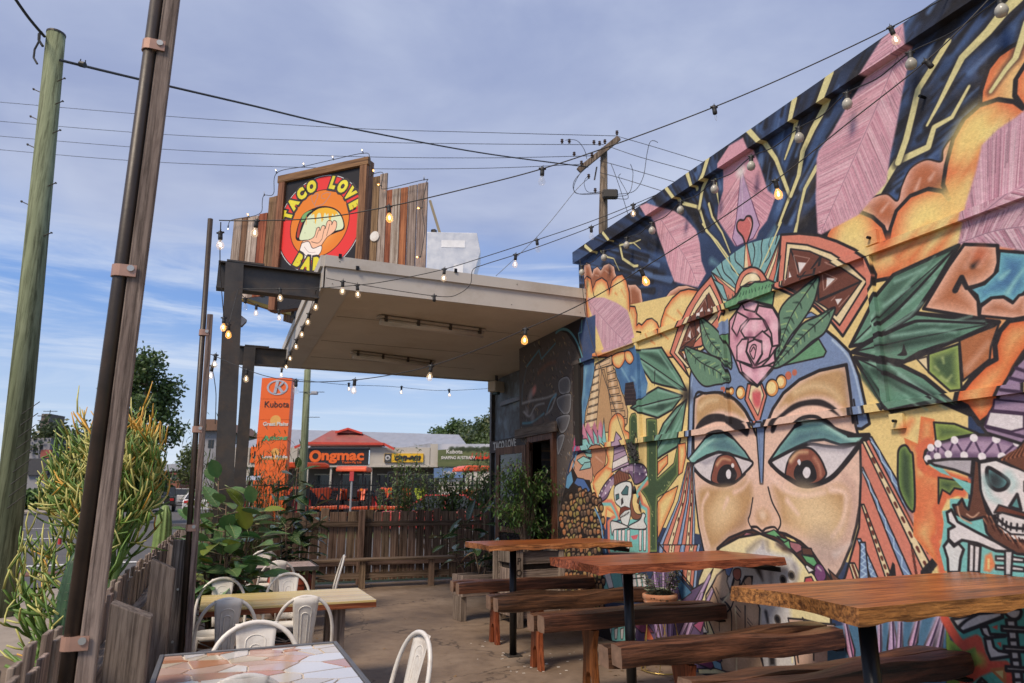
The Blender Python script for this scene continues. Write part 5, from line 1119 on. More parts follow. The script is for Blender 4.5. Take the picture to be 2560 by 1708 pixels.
# dry leaves and grit swept against the edges
mb = MB(); rl = random.Random(61)
for k in range(170):
    if k % 3: x_, y_ = rl.uniform(3.3, 4.12), rl.uniform(2.2, 8)
    else: x_, y_ = rl.uniform(.9, 3.4), rl.uniform(3.5, 13)
    a_ = rl.random()*6.28; s_ = rl.uniform(.012, .035); d = Vector((math.cos(a_)*s_, math.sin(a_)*s_, rl.uniform(0, .008))); n = Vector((-d.y, d.x, 0))*.45; p = Vector((x_, y_, .004)); mb.add([p-d, p+n, p+d, p-n], [(0, 1, 2, 3)])
mb.build('fallen_leaves', plain('dry_leaf', (.22, .14, .07), .8, 0, .4, 3))['kind'] = 'stuff'
mb = MB()
for k in range(60): x_, y_ = rl.choice(((2.9, 7.5), (2.88, 6.2), (2.87, 6.8), (2.85, 5.2), (3.4, 6.6))); x_ += rl.gauss(0, .16); y_ += rl.gauss(0, .12); s_ = rl.uniform(.004, .014); mb.box(x_-s_, x_+s_, y_-s_*.7, y_+s_*.7, .001, .0035)
mb.build('plaster_specks', M_WHITE)['kind'] = 'stuff'
# ================================================================ fences
M_NAIL = plain('galvanised_nail', (.5, .5, .48), .4, .6)
def picket_mesh(w_, h_, t_, mat, cut=False):
    mb = MB(); mb.cbox(-w_/2, w_/2, -t_/2, t_/2, 0, h_, .003)
    o = mb.build('picket', mat); me = o.data; bpy.data.objects.remove(o); return me
# fence across the far end
bf = thing('paling_fence', 'dark brown paling fence with rails across the far end of the patio', 'fence', (.1, 13.45, 0), rad(-1.5))
PM = [picket_mesh(.148, h_, .018, M_FENCE) for h_ in (1.24, 1.28, 1.31, 1.25, 1.30)]
x = -.2; k = 0
while x < 5.6:
    o = piece(PM[R.randrange(5)], 'picket', bf, T(x, R.uniform(-.004, .004), .05, 0, 0, R.uniform(-.006, .006))); x += .148+R.choice((.012, .018, .024, .014)); k += 1
mb = MB(); mb.cbox(-.5, 5.4, -.065, -.02, 1.02, 1.12, .004); mb.build('rail', M_FENCEH, bf); mb = MB(); mb.cbox(-.5, 5.4, -.065, -.02, .32, .42, .004); mb.build('rail', M_FENCEH, bf)
for x_ in (.2, 2.42, 4.9): mb = MB(); mb.cbox(x_-.055, x_+.055, -.17, -.066, 0, 1.33, .006); mb.build('post', M_FENCE, bf)
# street-side fence
lf = thing('paling_fence', 'weathered grey paling fence with stepped tops along the street side of the patio', 'fence', (-.50, 0, 0), 0)
GM = [picket_mesh(.10, h_, .02, M_GREYF) for h_ in (1.06, 1.02, 1.00, 1.04)]
y = 1.55; k = 0
while y < 13.3:
    z_ = 0; me = GM[(0, 2, 0, 1, 3, 2)[k % 6]] if not 4.6 < y < 5.2 else GM[0]
    piece(me, 'picket', lf, T(R.uniform(-.01, .01)+(.0 if k % 2 else -.022), y, .02, rad(90))); y += .104+R.uniform(0, .01); k += 1
M_GX = WOODG('y'); M_GZ = WOODG('z')
for z_ in (.28, .78): mb = MB(); mb.cbox(.015, .085, 1.5, 13.3, z_-.045, z_+.045, .004); mb.build('rail', M_GX, lf)
def slant_post(x, y, h_, w_=.10, d_=.12):
    mb = MB(); M_ = T(x, y, 0); mb.prism([(-w_/2, 0), (w_/2, 0), (w_/2, h_-.07), (-w_/2, h_)], -d_/2, d_/2, M_); mb.build('post', M_GZ, lf, bevel=.004)
slant_post(.20, 3.5, 1.12, .16, .13); slant_post(.21, 5.12, 1.17, .14, .12); slant_post(.19, 6.9, 1.16, .12, .12); slant_post(.16, 8.8, 1.12); slant_post(.13, 10.2, 1.16)
mb = MB(); mb.cbox(.24, .37, 5.34, 5.37, 0, 1.27, .004); mb.build('board', M_GZ, lf)
for z_ in (.5, .62, .95): mb = MB(); mb.tube([(.30, 5.335, z_), (.30, 5.32, z_)], .008, 6); mb.build('nail', M_NAIL, lf)
# tall timber uprights with black pipe strapped to them
def tall_post(lab, base, top, tim_top, w_, d_, pr, off, ptop, straps):
    t = thing('strapped_post', lab, 'post', (*base, 0))
    tx, ty = top
    mb = MB(); mb.beam((0, 0, 0), (tx*tim_top, ty*tim_top, tim_top), w_, d_, (0, 1, 0)); mb.build('timber', M_GZ2, t, bevel=.004)
    mb = MB(); mb.tube([(off[0], off[1], 0), (off[0]+tx*ptop, off[1]+ty*ptop, ptop)], pr, 14); mb.build('pipe', M_PIPE, t, True)
    for z_ in straps:
        mb = MB(); M_ = T(off[0]+tx*z_, off[1]+ty*z_, z_)
        mb.lathe([(pr+.001, -.022), (pr+.006, -.022), (pr+.006, .022), (pr+.001, .022)], 16, M_); mb.box(0, abs(off[0])-.0, -pr-.006, -pr-.001, -.022, .022, M_); mb.build('strap', M_STRAP, t)
        mb = MB(); mb.tube([(off[0]*.35+tx*z_, off[1]-pr-.0065, z_+.008), (off[0]*.35+tx*z_, off[1]-pr-.011, z_+.008)], .012, 10); mb.build('bolt', M_NAIL, t)
    return t
M_GZ2 = wood('post_timber', (.10, .08, .075), (.17, .125, .11), (.36, .285, .25), 'z', 2.2, .8, .08); M_PIPE = plain('bitumen_pipe', (.035, .024, .018), .45, 0, .3, 8, .001, dirt=(.07, .04, .025)); M_STRAP = plain('copper_strap', (.42, .25, .19), .4, .35, .15)
p0, p1 = on_y(226, 1600, 2.75), on_y(430, 0, 2.75)
sx = (p1.x-p0.x)/(p1.z-p0.z); tall_post('very tall grey timber post with black pipe strapped to it, nearest the viewer', (p0.x-sx*p0.z, 2.75), (sx, 0), 4.6, .056, .04, .024, (-.054, .0), 4.6, (1.09, 2.36, 3.30))
p0, p1 = on_y(470, 1600, 5.3), on_y(519, 787, 5.3)
sx = (p1.x-p0.x)/(p1.z-p0.z); tall_post('tall thin pole rising from a timber upright beside the yellow table', (p0.x-sx*p0.z, 5.3), (sx+.006, 0), 2.86, .04, .045, .019, (-.042, .0), 3.60, (1.35, 2.02, 2.72))
# ================================================================ slab tables and log benches
M_SLAB = wood('oiled_slab', (.30, .17, .12), (.20, .05, .013), (.56, .165, .045), 'x', 1.3, .34, .10, .0015, .012, .5, 1., .8)
M_EDGE = wood('live_edge', (.12, .06, .04), (.20, .06, .02), (.50, .19, .065), 'x', 1.7, .55, .1, .012, .02, .3, .9, .5)
M_LOG = wood('dark_sleeper', (.09, .055, .04), (.06, .026, .014), (.22, .092, .046), 'x', 1.1, .42, .22, .009, .012, .5, .9, .6)
M_LOGEND = plain('log_end', (.20, .125, .085), .8, 0, .3, 12, .003)
M_LEG = wood('stained_leg', (.2, .1, .05), (.20, .06, .02), (.42, .14, .045), 'z', 1.6, .4, .1, .002, .012, .4, .8, .5)
def slab_table(lab, x0, x1, y0, y1, z, t_, legx, legy, wav, skew=0, endcurve=0.):
    t = thing('bar_table', lab, 'table', (legx, legy, 0), 0, 'live-edge bar tables fixed to the mural wall')
    n = 40; mb = MB(); rr = random.Random(int(y0*100)); ph = [rr.random()*6 for _ in range(6)]
    def fy(u, k): return wav*(.5*math.sin(u*7+ph[k])+.3*math.sin(u*17+ph[k+1])+.15*math.sin(u*41+ph[k+2]))
    rows = []
    for i in range(n+1):
        u = i/n; xx = x0+(x1-x0)*u
        a0 = y0+fy(u, 0)*.5+skew*u; b0 = y1+fy(u, 3)*.5+skew*u
        rows.append((xx, a0, b0, a0-.014+fy(u*1.7, 2)*.5, b0+.012+fy(u*1.3, 1)*.5))
    L = Vector((legx, legy, 0)); NV = 10
    for i, (xx, a0, b0, a1, b1) in enumerate(rows):
        for j in range(NV+1):
            v = j/NV; e = endcurve*math.sin(math.pi*v*.9)*(1-i/n)**6+.012*math.sin(v*9+ph[0])*(1-i/n)**10
            mb.v.append((xx+e-L.x, a0+(b0-a0)*v-L.y, z))
    o = len(mb.v)
    for i, (xx, a0, b0, a1, b1) in enumerate(rows):
        for j in range(NV+1):
            v = j/NV; e = endcurve*math.sin(math.pi*v*.9)*(1-i/n)**6+.02*math.sin(v*7+ph[2])*(1-i/n)**10
            mb.v.append((xx+e-L.x, a1+(b1-a1)*v-L.y, z-t_+.006*math.sin(xx*23)))
    W = NV+1
    for i in range(n):
        for j in range(NV): q = i*W+j; mb.f.append((q, q+W, q+W+1, q+1)); mb.f.append((o+q, o+q+1, o+q+W+1, o+q+W))
    top = mb.build('slab', M_SLAB, t)
    me = top.data; me.materials.append(M_EDGE)
    bm = bmesh.new(); bm.from_mesh(me); vs_ = list(bm.verts)
    for i in range(n):
        for j in (0, NV):
            q = i*W+j; f = bm.faces.new([vs_[q], vs_[q+W], vs_[o+q+W], vs_[o+q]]); f.material_index = 1
    for j in range(NV):
        for i in (0, n): q = i*W+j; f = bm.faces.new([vs_[q], vs_[q+1], vs_[o+q+1], vs_[o+q]]); f.material_index = 1
    bmesh.ops.recalc_face_normals(bm, faces=bm.faces); bm.to_mesh(me); bm.free()
    mb = MB(); mb.tube([(0, 0, .012), (0, 0, z-t_-.008)], .036, 20); mb.build('leg', M_BLACK, t, True)
    mb = MB(); mb.cbox(-.075, .075, -.075, .075, 0, .012, .003); mb.build('foot_plate', M_STEEL, t)
    for s_ in (-1, 1):
        for s2 in (-1, 1): mb = MB(); mb.tube([(.055*s_, .055*s2, .012), (.055*s_, .055*s2, .022)], .009, 6); mb.build('bolt', M_STEEL, t)
    mb = MB(); mb.box(-.15, .15, -.1, .1, z-t_-.008, z-t_-.002); mb.build('top_plate', M_BLACK, t)
    mb = MB()
    for yy in (y0+.12+skew, y1-.14+skew): mb.box(x1-.22-L.x, x1-L.x, yy-.02-L.y, yy+.02-L.y, z-t_-.022, z-t_-.008)
    mb.box(x1-.012-L.x, x1-L.x, y0+.05+skew-L.y, y1-.08+skew-L.y, z-t_-.06, z-t_-.023); mb.build('wall_bracket', M_BLACK, t)
slab_table('farthest live-edge slab bar table, in front of the little skull', 2.45, 4.06, 6.38, 7.12, 1.10, .05, 2.87, 6.80, .03, .02)
slab_table('middle live-edge slab bar table, under the big painted face', 2.41, 4.10, 4.22, 4.98, 1.10, .055, 2.80, 4.48, .02, .06, .02)
slab_table('nearest live-edge slab bar table with a swept curved end', 2.36, 4.12, 2.10, 2.84, 1.125, .062, 2.63, 2.30, .02, .02, .07)
def log_mesh(L_, w_, h_, seed, rough=.008):
    rr = random.Random(seed); n = 22; mb = MB(); m = 12
    ph = [rr.random()*6.3 for _ in range(8)]
    for i in range(n+1):
        u = i/n; e = min(u, 1-u)*L_; sh = 1 if e > .03 else .93+.07*e/.03
        dz = rough*1.6*math.sin(u*5+ph[0])+rough*.8*math.sin(u*13+ph[1]); dy = rough*math.sin(u*6+ph[2])
        for k in range(m):
            an = 2*math.pi*(k+.5)/m; c, s_ = math.cos(an), math.sin(an); q = 6
            rad_ = (abs(c)**q+abs(s_)**q)**(-1/q); bl = rough*.5*math.sin(u*19+k*1.7+ph[3])
            mb.v.append((u*L_, c*rad_*(w_/2)*sh+dy+bl, s_*rad_*(h_/2)*sh+dz+bl))
    for i in range(n):
        for k in range(m): k2 = (k+1) % m; mb.f.append((i*m+k, i*m+k2, (i+1)*m+k2, (i+1)*m+k))
    mb.f.append(tuple(range(m))[::-1]); mb.f.append(tuple(n*m+k for k in range(m)))
    return mb
def bench(lab, x0, x1, y, z, w_, h_, legs, seed, rough=.006, skew=0):
    t = thing('log_bench', lab, 'bench', (x0, y, 0), skew, 'log benches between the bar tables')
    for s_, dx in ((-1, .02), (1, -.02)):
        mb = log_mesh(x1-x0-abs(dx), w_/2-.006, h_, seed+s_, rough); o = mb.build('log', M_LOG, t, True); o.location = (max(dx, 0), s_*w_/4, z-h_/2)
        o.data.materials.append(M_LOGEND); o.data.polygons[-1].material_index = 1; o.data.polygons[-2].material_index = 1
        for f in (-1, -2): o.data.polygons[f].use_smooth = False
        m = o.modifiers.new('e', 'EDGE_SPLIT'); m.split_angle = rad(50)
    for lx in legs:
        H_ = z-h_; pr = [(-.115, 0), (-.05, 0), (-.045, .16), (-.02, .2), (.02, .2), (.045, .16), (.05, 0), (.115, 0), (.085, H_*.5), (.075, H_*.72), (.11, H_-.004), (-.11, H_-.004), (-.075, H_*.72), (-.085, H_*.5)]
        mb = MB(); mb.prism(pr, -.024, .024, T(lx, 0, 0, rad(90))); mb.build('leg', M_LEG, t, bevel=.004)
    mb = MB(); mb.box(x1-x0-.07, x1-x0-.002, -w_/2+.03, w_/2-.03, z-h_-.02, z-h_-.004); mb.build('wall_bracket', M_BLACK, t)
bench('farthest log bench, in front of the wooden planter crate', 2.44, 4.12, 7.44, .66, .27, .125, (.48,), 3, .004)
bench('second log bench from the far end, near side of the farthest table', 2.40, 4.12, 6.22, .665, .27, .13, (.47,), 13, .010)
bench('third log bench from the far end with smooth rounded corners', 2.36, 4.12, 5.16, .665, .29, .135, (.49,), 23, .004)
bench('rough dark log bench on the near side of the middle table', 2.29, 4.12, 3.92, .665, .28, .135, (.55,), 33, .010)
bench('log bench closest to the viewer, half cut off at the bottom', 2.24, 4.12, 3.02, .665, .29, .13, (.55,), 43, .009)
# long plank seat along the far fence
t = thing('fence_seat', 'long thin plank seat running along the dark paling fence', 'bench', (1.25, 12.75, 0), rad(-1.5))
mb = MB(); mb.cbox(0, 2.9, -.16, .16, .46, .50, .005); mb.build('seat', M_FENCEH, t)
for x_ in (.25, 1.2, 2.45): mb = MB(); mb.cbox(x_-.05, x_+.05, -.12, -.05, 0, .459, .004); mb.build('leg', M_FENCE, t)
mb = MB(); mb.cbox(.1, 2.8, -.045, 0, .16, .26, .004); mb.build('stretcher', M_FENCEH, t)
# ================================================================ low tables
def frame_legs(t, x0, x1, y0, y1, h_, w_=.045, mat=None):
    for x_ in (x0, x1):
        for y_ in (y0, y1): mb = MB(); mb.cbox(x_-w_/2, x_+w_/2, y_-w_/2, y_+w_/2, 0, h_, .003); mb.build('leg', mat or M_STEEL, t)
# mosaic table
mt = thing('mosaic_table', 'square table topped with broken pink, peach and white tiles in a grey metal rim', 'table', (-.19, 3.20, 0), 0)
MW, MD = .86, 1.00
mb = MB(); mb.cbox(0, MW, 0, MD, .715, .742, .004); mb.build('base', plain('grout', (.58, .50, .41), .9, 0, .15, 30, .001), mt)
for q in ((-.022, 0, -.022, MD+.022), (MW, MW+.022, -.022, MD+.022), (.0005, MW-.0005, -.022, 0), (.0005, MW-.0005, MD, MD+.022)): mb = MB(); mb.cbox(*q, .70, .756, .003); mb.build('rim', plain('zinc_rim', (.16, .165, .18), .5, .4, .2), mt)
frame_legs(mt, .04, MW-.04, .04, MD-.04, .712)
# convex tile shards: voronoi cells by half-plane clipping
rr = random.Random(5); sites = [(rr.uniform(.0, MW), rr.uniform(.0, MD)) for _ in range(54)]
def clip(poly, n, c):
    out = []
    for i in range(len(poly)):
        a, b = poly[i], poly[(i+1) % len(poly)]; da, db = a[0]*n[0]+a[1]*n[1]-c, b[0]*n[0]+b[1]*n[1]-c
        if da <= 0: out.append(a)
        if da*db < 0: u = da/(da-db); out.append((a[0]+(b[0]-a[0])*u, a[1]+(b[1]-a[1])*u))
    return out
TILES = [plain('tile_%s' % n_, c, .10, 0, .05, 4, dirt=None, spec=.8) for n_, c in (('peach', (.60, .36, .26)), ('terracotta', (.50, .24, .14)), ('pink', (.55, .39, .33)), ('white', (.66, .64, .63)), ('cream', (.6, .52, .42)), ('rose', (.5, .3, .24)))]
ax_ = rr.random()
for i, s_ in enumerate(sites):
    poly = [(.004, .004), (MW-.004, .004), (MW-.004, MD-.004), (.004, MD-.004)]
    for j, q in enumerate(sites):
        if i == j: continue
        n = ((q[0]-s_[0]), (q[1]-s_[1])*1.7); l = math.hypot(*n)
        mx, my = (s_[0]+q[0])/2, (s_[1]+q[1])/2; c = (n[0]*mx+n[1]*my)/l-.0055; poly = clip(poly, (n[0]/l, n[1]/l), c)
        if len(poly) < 3: break
    if len(poly) < 3: continue
    mb = MB(); k = len(poly); h1 = .7475+rr.uniform(0, .0012)
    mb.add([(x_, y_, .7425) for x_, y_ in poly]+[(x_, y_, h1) for x_, y_ in poly], [tuple(range(k))[::-1], tuple(range(k, 2*k))]+[(a, (a+1) % k, (a+1) % k+k, a+k) for a in range(k)])
    mb.build('tile', TILES[rr.choice((0, 0, 1, 2, 2, 3, 3, 4, 4, 5))], mt)
# yellow plank table
yt = thing('plank_table', 'table of worn pale yellow painted planks with red-brown edges', 'table', (-.06, 5.76, 0), 0)
M_YP = G('worn_yellow_paint'); a = M_YP.noise(14, 8, (.06, 1, 1), .7); v = M_YP.ramp(a, [(.30, (.16, .11, .07)), (.40, (.62, .46, .18)), (.7, (.78, .62, .32))]); M_YP = M_YP.set(M_YP.randtint(v, .15, .01), .22)
M_RED = wood('redwood_edge', (.2, .1, .05), (.26, .075, .03), (.38, .12, .05), 'x', 1.5, .5, .1)
YL_ = 1.30
for i in range(6):
    mb = MB(); mb.cbox(0, YL_, i*.135+.002, i*.135+.133, .735, .753, .002); mb.build('plank', M_YP, yt)
mb = MB(); mb.box(0, YL_, 0, .812, .697, .734); mb.build('edge', M_RED, yt)
for x_ in (.2, 1.04): mb = MB(); mb.cbox(x_-.045, x_+.045, .15, .24, 0, .689, .004); mb.build('leg', M_GZ, yt); mb = MB(); mb.cbox(x_-.045, x_+.045, .58, .67, 0, .689, .004); mb.build('leg', M_GZ, yt)
# small far table
pt = thing('tiled_table', 'small pale pink tiled table with dark metal rim by the far fence', 'table', (.45, 8.85, 0), 0)
mb = MB(); mb.cbox(0, .72, 0, .78, .715, .742, .003); mb.build('top', plain('pink_tiles', (.46, .36, .34), .3, 0, .25, 9), pt)
for q in ((-.02, 0, -.02, .80), (.72, .74, -.02, .80), (.0005, .7195, -.02, 0), (.0005, .7195, .78, .80)): mb = MB(); mb.cbox(*q, .70, .75, .003); mb.build('rim', M_STEEL, pt)
frame_legs(pt, .03, .69, .03, .75, .712, .04, M_FENCE)
# ================================================================ metal cafe chairs
def make_chair(lab):
    t = thing('metal_chair', lab, 'chair', (0, 0, 0), 0, 'white metal cafe chairs')
    # local: front is +y, back at -y
    def hoop(u):  # u 0..1 around the back hoop
        an = math.pi*u; xx = -.205*math.cos(an); zz = .45+.40*math.sin(an)**.62; return (xx*(1+.06*math.sin(an)), -.185-.10*((zz-.45)/.4)**1.1, zz)
    pts_ = [(-.235, -.27, .0), (-.215, -.215, .25), (-.205, -.185, .44)]+[hoop(i/22) for i in range(23)]+[(.205, -.185, .44), (.215, -.215, .25), (.235, -.27, .0)]
    mb = MB(); mb.tube(pts_, .0125, 10); mb.build('back_hoop', M_WHITE, t, True)
    # splat: shallow curved tapering panel with a pressed loop
    mb = MB(); nx, nz = 10, 8
    for j in range(nz+1):
        v = j/nz; zz = .46+.385*v; hw = .060+.034*v; yy = -.19-.10*(v**1.1)-.004
        for i in range(nx+1): uu = i/nx*2-1; mb.v.append((uu*hw, yy-.012*(1-uu*uu), zz))
    mb.f = [(j*(nx+1)+i, j*(nx+1)+i+1, (j+1)*(nx+1)+i+1, (j+1)*(nx+1)+i) for j in range(nz) for i in range(nx)]
    o = mb.build('splat', M_WHITE, t, True); m = o.modifiers.new('s', 'SOLIDIFY'); m.thickness = .003
    mb = MB()
    for sc2, z0_ in ((1., 0), (.5, .03)):
        q = []
        for k in range(25):
            u = k/24; 
            if u < .35: p = (-.045*sc2*(.8+.2*u/.35), .50+(.25-z0_)*u/.35)
            elif u > .65: p = (.045*sc2*(.8+.2*(1-u)/.35), .50+(.25-z0_)*(1-u)/.35)
            else: an = math.pi*(u-.35)/.3; p = (-.045*sc2*math.cos(an), .75-z0_+.035*sc2*math.sin(an))
            vv = (p[1]-.46)/.385; 
            for_ = -.19-.10*(vv**1.1)-.004; hw = .060+.034*vv; uu = p[0]/hw; q.append((p[0], for_-.012*(1-uu*uu)-.002, p[1]))
        mb.tube(q, .0032, 5); q2 = [(a_, b_+.0055, c_) for a_, b_, c_ in q]; mb.tube(q2, .0032, 5)
    mb.build('pressed_loop', M_WHITE, t, True)
    mb = MB(); n = 28
    def rr2(hw, hd, r, k): 
        an = 2*math.pi*k/n; c, s_ = math.cos(an), math.sin(an); q = (abs(c)**5+abs(s_)**5)**(-1/5); return (c*q*hw, s_*q*hd)
    rings = [(.17, .165, .438), (.178, .172, .445), (.185, .18, .44), (.188, .183, .41), (.186, .181, .41), (.172, .167, .436)]
    for a_, b_, z_ in rings:
        for k in range(n): x_, y_ = rr2(a_, b_, .05, k); mb.v.append((x_, y_, z_))
    for i in range(len(rings)-1):
        for k in range(n): k2 = (k+1) % n; mb.f.append((i*n+k, i*n+k2, (i+1)*n+k2, (i+1)*n+k))
    mb.f.append(tuple(range(n))); mb.build('seat', M_WHITE, t, True)
    for s_ in (-1, 1):
        mb = MB(); mb.tube([(.165*s_, .165, .425), (.20*s_, .215, .0)], .016, 8, .011); mb.build('leg', M_WHITE, t, True)
        mb = MB(); mb.tube([(.195*s_, -.18, .43), (.226*s_, -.252, .0)], .016, 8, .011); mb.build('leg', M_WHITE, t, True)
        mb = MB(); mb.tube([(.172*s_, .17, .36), (0, .02*s_, .30), (-.2*s_, -.2, .36)], .005, 6); mb.build('brace', M_WHITE, t, True)
    return t
chs = [(.10, 6.62, 180, 'left white metal chair on the far side of the yellow plank table', 1),
       (.66, 6.80, 176, 'right white metal chair on the far side of the yellow plank table', 1),
       (.13, 5.78, 0, 'left white metal chair with its back to the viewer at the yellow table', -1),
       (.67, 5.70, -4, 'right white metal chair with its back to the viewer at the yellow table', -1),
       (.27, 4.05, 182, 'white metal chair on the far side of the tiled mosaic table', 1),
       (.78, 3.72, 100, 'white metal chair pulled out sideways at the right of the mosaic table', 1),
       (.16, 3.44, 0, 'white metal chair closest to the viewer, only its top hoop showing over the mosaic table', -1),
       (.62, 9.92, 176, 'farthest white metal chair, behind the small pink table', 1),
       (.68, 8.75, 2, 'white metal chair on the near side of the small pink table', -1),
       (1.22, 9.0, 84, 'white metal chair seen edge-on at the right of the small pink table', 1),
       ]
ch0 = None
for x_, y_, rz_, lab, s_ in chs:
    if ch0 is None: ch0 = make_chair(lab); ch0.location = (x_, y_, 0); ch0.rotation_euler = (0, 0, rad(rz_))
    else:
        c_ = copy_tree(ch0, (x_, y_, 0), rad(rz_), lab)
        if 'far side of the tiled' in lab: c_.scale = (1.2, 1, 1.02)
# ================================================================ crates and planters by the wall
M_OLD = wood('driftwood', (.12, .10, .09), (.20, .15, .12), (.42, .34, .28), 'x', 1.5, .85, .2, .003); M_OLDZ = wood('driftwood_z', (.12, .10, .09), (.20, .15, .12), (.40, .32, .26), 'z', 1.5, .85, .2, .003)
pb = thing('crate_planter', 'tall weathered timber crate planter with POT branded down its corner', 'planter', (3.80, 8.45, 0), rad(4))
W_, D_, H_ = .64, .6, .92
for x_ in (-W_/2, W_/2):
    for y_ in (-D_/2, D_/2): mb = MB(); mb.cbox(x_-.06, x_+.06, y_-.02, y_+.02, 0, H_, .004); mb.build('corner_board', M_OLDZ, pb)
for z_ in (.10, .30, .52, .74):
    for y_ in (-D_/2+.0215, D_/2-.0215): mb = MB(); mb.cbox(-W_/2+.0, W_/2, y_-.001 if y_ < 0 else y_-.018, y_+.018 if y_ < 0 else y_+.001, z_, z_+(.15 if z_ != .30 else .12), .003); mb.build('slat', M_OLD, pb)
    for x_ in (-W_/2+.02, W_/2-.02): mb = MB(); mb.cbox(x_-.01, x_+.01, -D_/2+.045, D_/2-.045, z_, z_+.15, .003); mb.build('slat', M_OLDZ, pb)
mb = MB(); mb.box(-W_/2-.07, W_/2+.07, -D_/2-.04, -D_/2+.05, H_+.001, H_+.025); mb.box(-W_/2-.07, W_/2+.07, D_/2-.05, D_/2+.04, H_+.001, H_+.025); mb.build('top_rim', M_OLD, pb)
mb = MB(); mb.box(-W_/2+.05, W_/2-.05, -D_/2+.06, D_/2-.06, .1, H_-.06); mb.build('soil', M_SOIL, pb)
for i, ch in enumerate('POT'): text(ch, .11, plain('burnt_ink', (.03, .02, .015), .9), pb, T(-W_/2, -D_/2-.0215, H_-.14-i*.14, 0, rad(90)), bold=.003, ext=.001)
cp = thing('small_crate', 'low pale wooden crate planter holding a few tall drying leaves', 'planter', (3.32, 9.0, 0), rad(8))
for y_ in (-.14, .14): 
    for z_ in (.30, .44): mb = MB(); mb.cbox(-.32, .32, y_-.012, y_+.012, z_, z_+.125, .003); mb.build('slat', M_OLD, cp)
for x_ in (-.33, .33): mb = MB(); mb.cbox(x_-.012, x_+.012, -.152, .152, .30, .565, .003); mb.build('end_board', M_OLDZ, cp)
for x_ in (-.3, .3): mb = MB(); mb.cbox(x_-.04, x_+.04, -.12, .12, 0, .299, .003); mb.build('leg', M_OLDZ, cp)
mb = MB(); mb.box(-.3, .3, -.125, .125, .42, .53); mb.build('soil', M_SOIL, cp)
# terracotta pot on a wire stand against the wall
ps = thing('wire_plant_stand', 'thin gold wire stand with hoop foot under the terracotta pot', 'plant stand', (3.92, 5.72, 0))
M_GOLD = plain('gold_wire', (.42, .30, .09), .35, .6); mb = MB()
for z_, r_ in ((.012, .20), (.43, .13)): mb.tube([(r_*math.cos(a_), r_*math.sin(a_), z_) for a_ in np.linspace(0, 2*math.pi, 33)], .006, 6)
for k in range(8):
    a_ = math.pi/4*k; b_ = a_+.5*(1 if k % 2 else -1); mb.tube([(.2*math.cos(a_), .2*math.sin(a_), .012), (.13*math.cos(b_), .13*math.sin(b_), .43)], .004, 5)
mb.build('wire', M_GOLD, ps)
M_SUCC = plain('succulent_green', (.13, .17, .10), .6, 0, .3, 20, tint=.2); M_SUCC2 = plain('grey_green', (.22, .25, .18), .6, 0, .3, 20)
def pot(name, lab, loc, prof, mat, cat='plant pot'):
    t = thing(name, lab, cat, loc); mb = MB(); mb.lathe(prof, 24); mb.build('pot', mat, t, True)
    mx = prof[-1][0] if False else max(p[0] for p in prof)*.86; top = max(p[1] for p in prof)-.03
    mb = MB(); mb.lathe([(0, top), (mx, top)], 20); mb.build('soil', M_SOIL, t); return t, top
tp, top = pot('terracotta_pot', 'ribbed terracotta pot of trailing succulents raised against the mural', (3.92, 5.72, .44), [(.0, 0), (.10, 0), (.125, .02), (.15, .15), (.155, .155), (.155, .17), (.15, .175), (.165, .19), (.165, .225), (.15, .232), (.13, .22)], M_TERRA)
# ================================================================ plants
def leafshape(mb, base, d, L_, W_, droop=.15, fold=.12, n=5, up=Vector((0, 0, 1)), tipw=.0):
    """a folded, drooping leaf blade"""
    d = Vector(d).normalized(); s_ = d.cross(up); s_ = s_.normalized() if s_.length > .05 else Vector((1, 0, 0)); u = s_.cross(d).normalized(); o = len(mb.v)
    for i in range(n+1):
        t_ = i/n; w_ = W_*math.sin(math.pi*min(.98, .06+.94*t_))**.8*.5 if i else .004; c = Vector(base)+d*(L_*t_)-Vector((0, 0, 1))*(droop*L_*t_*t_)
        mb.v += [tuple(c-s_*w_+u*fold*w_), tuple(c), tuple(c+s_*w_+u*fold*w_)]
    for i in range(n): q = o+i*3; mb.f += [(q, q+1, q+4, q+3), (q+1, q+2, q+5, q+4)]
def leafmat(name, c1, c2, vein=None, rough=.4, trans=.25, tint=.25):
    g = G(name); g.t.nodes.remove(g.b); g.b = g.n('ShaderNodeBsdfPrincipled'); a = g.noise(9, 3); geo = g.n('ShaderNodeNewGeometry')
    r = g.ramp(geo.outputs['Random Per Island'], [(0, c1), (1, c2)]); v = g.mixc(g.rng(a, .3, .7, 0, .5), r, tuple(q*.6 for q in c1)); v = g.randtint(v, tint, .02)
    g.set(v, rough); tr = g.n('ShaderNodeBsdfTranslucent'); g.l(v, tr.inputs[0]); ms = g.n('ShaderNodeMixShader'); ms.inputs[0].default_value = trans; g.l(g.b.outputs[0], ms.inputs[1]); g.l(tr.outputs[0], ms.inputs[2])
    g.l(ms.outputs[0], g.t.nodes['Material Output'].inputs[0]); MATS[name] = g.m; return g.m
M_TREE = leafmat('tree_leaf', (.045, .095, .03), (.10, .17, .05)); M_TREE2 = leafmat('tree_leaf_light', (.07, .10, .03), (.13, .17, .05)); M_SHRUB = leafmat('shrub_leaf', (.10, .16, .05), (.22, .29, .10)); M_TREE3 = leafmat('tree_leaf_olive', (.07, .11, .05), (.14, .18, .075))
M_BARK = plain('bark', (.13, .095, .07), .9, 0, .3, 8, .01, stretch=(1, 1, .3)); M_TWIG = plain('twig', (.16, .11, .075), .85, 0, .2)
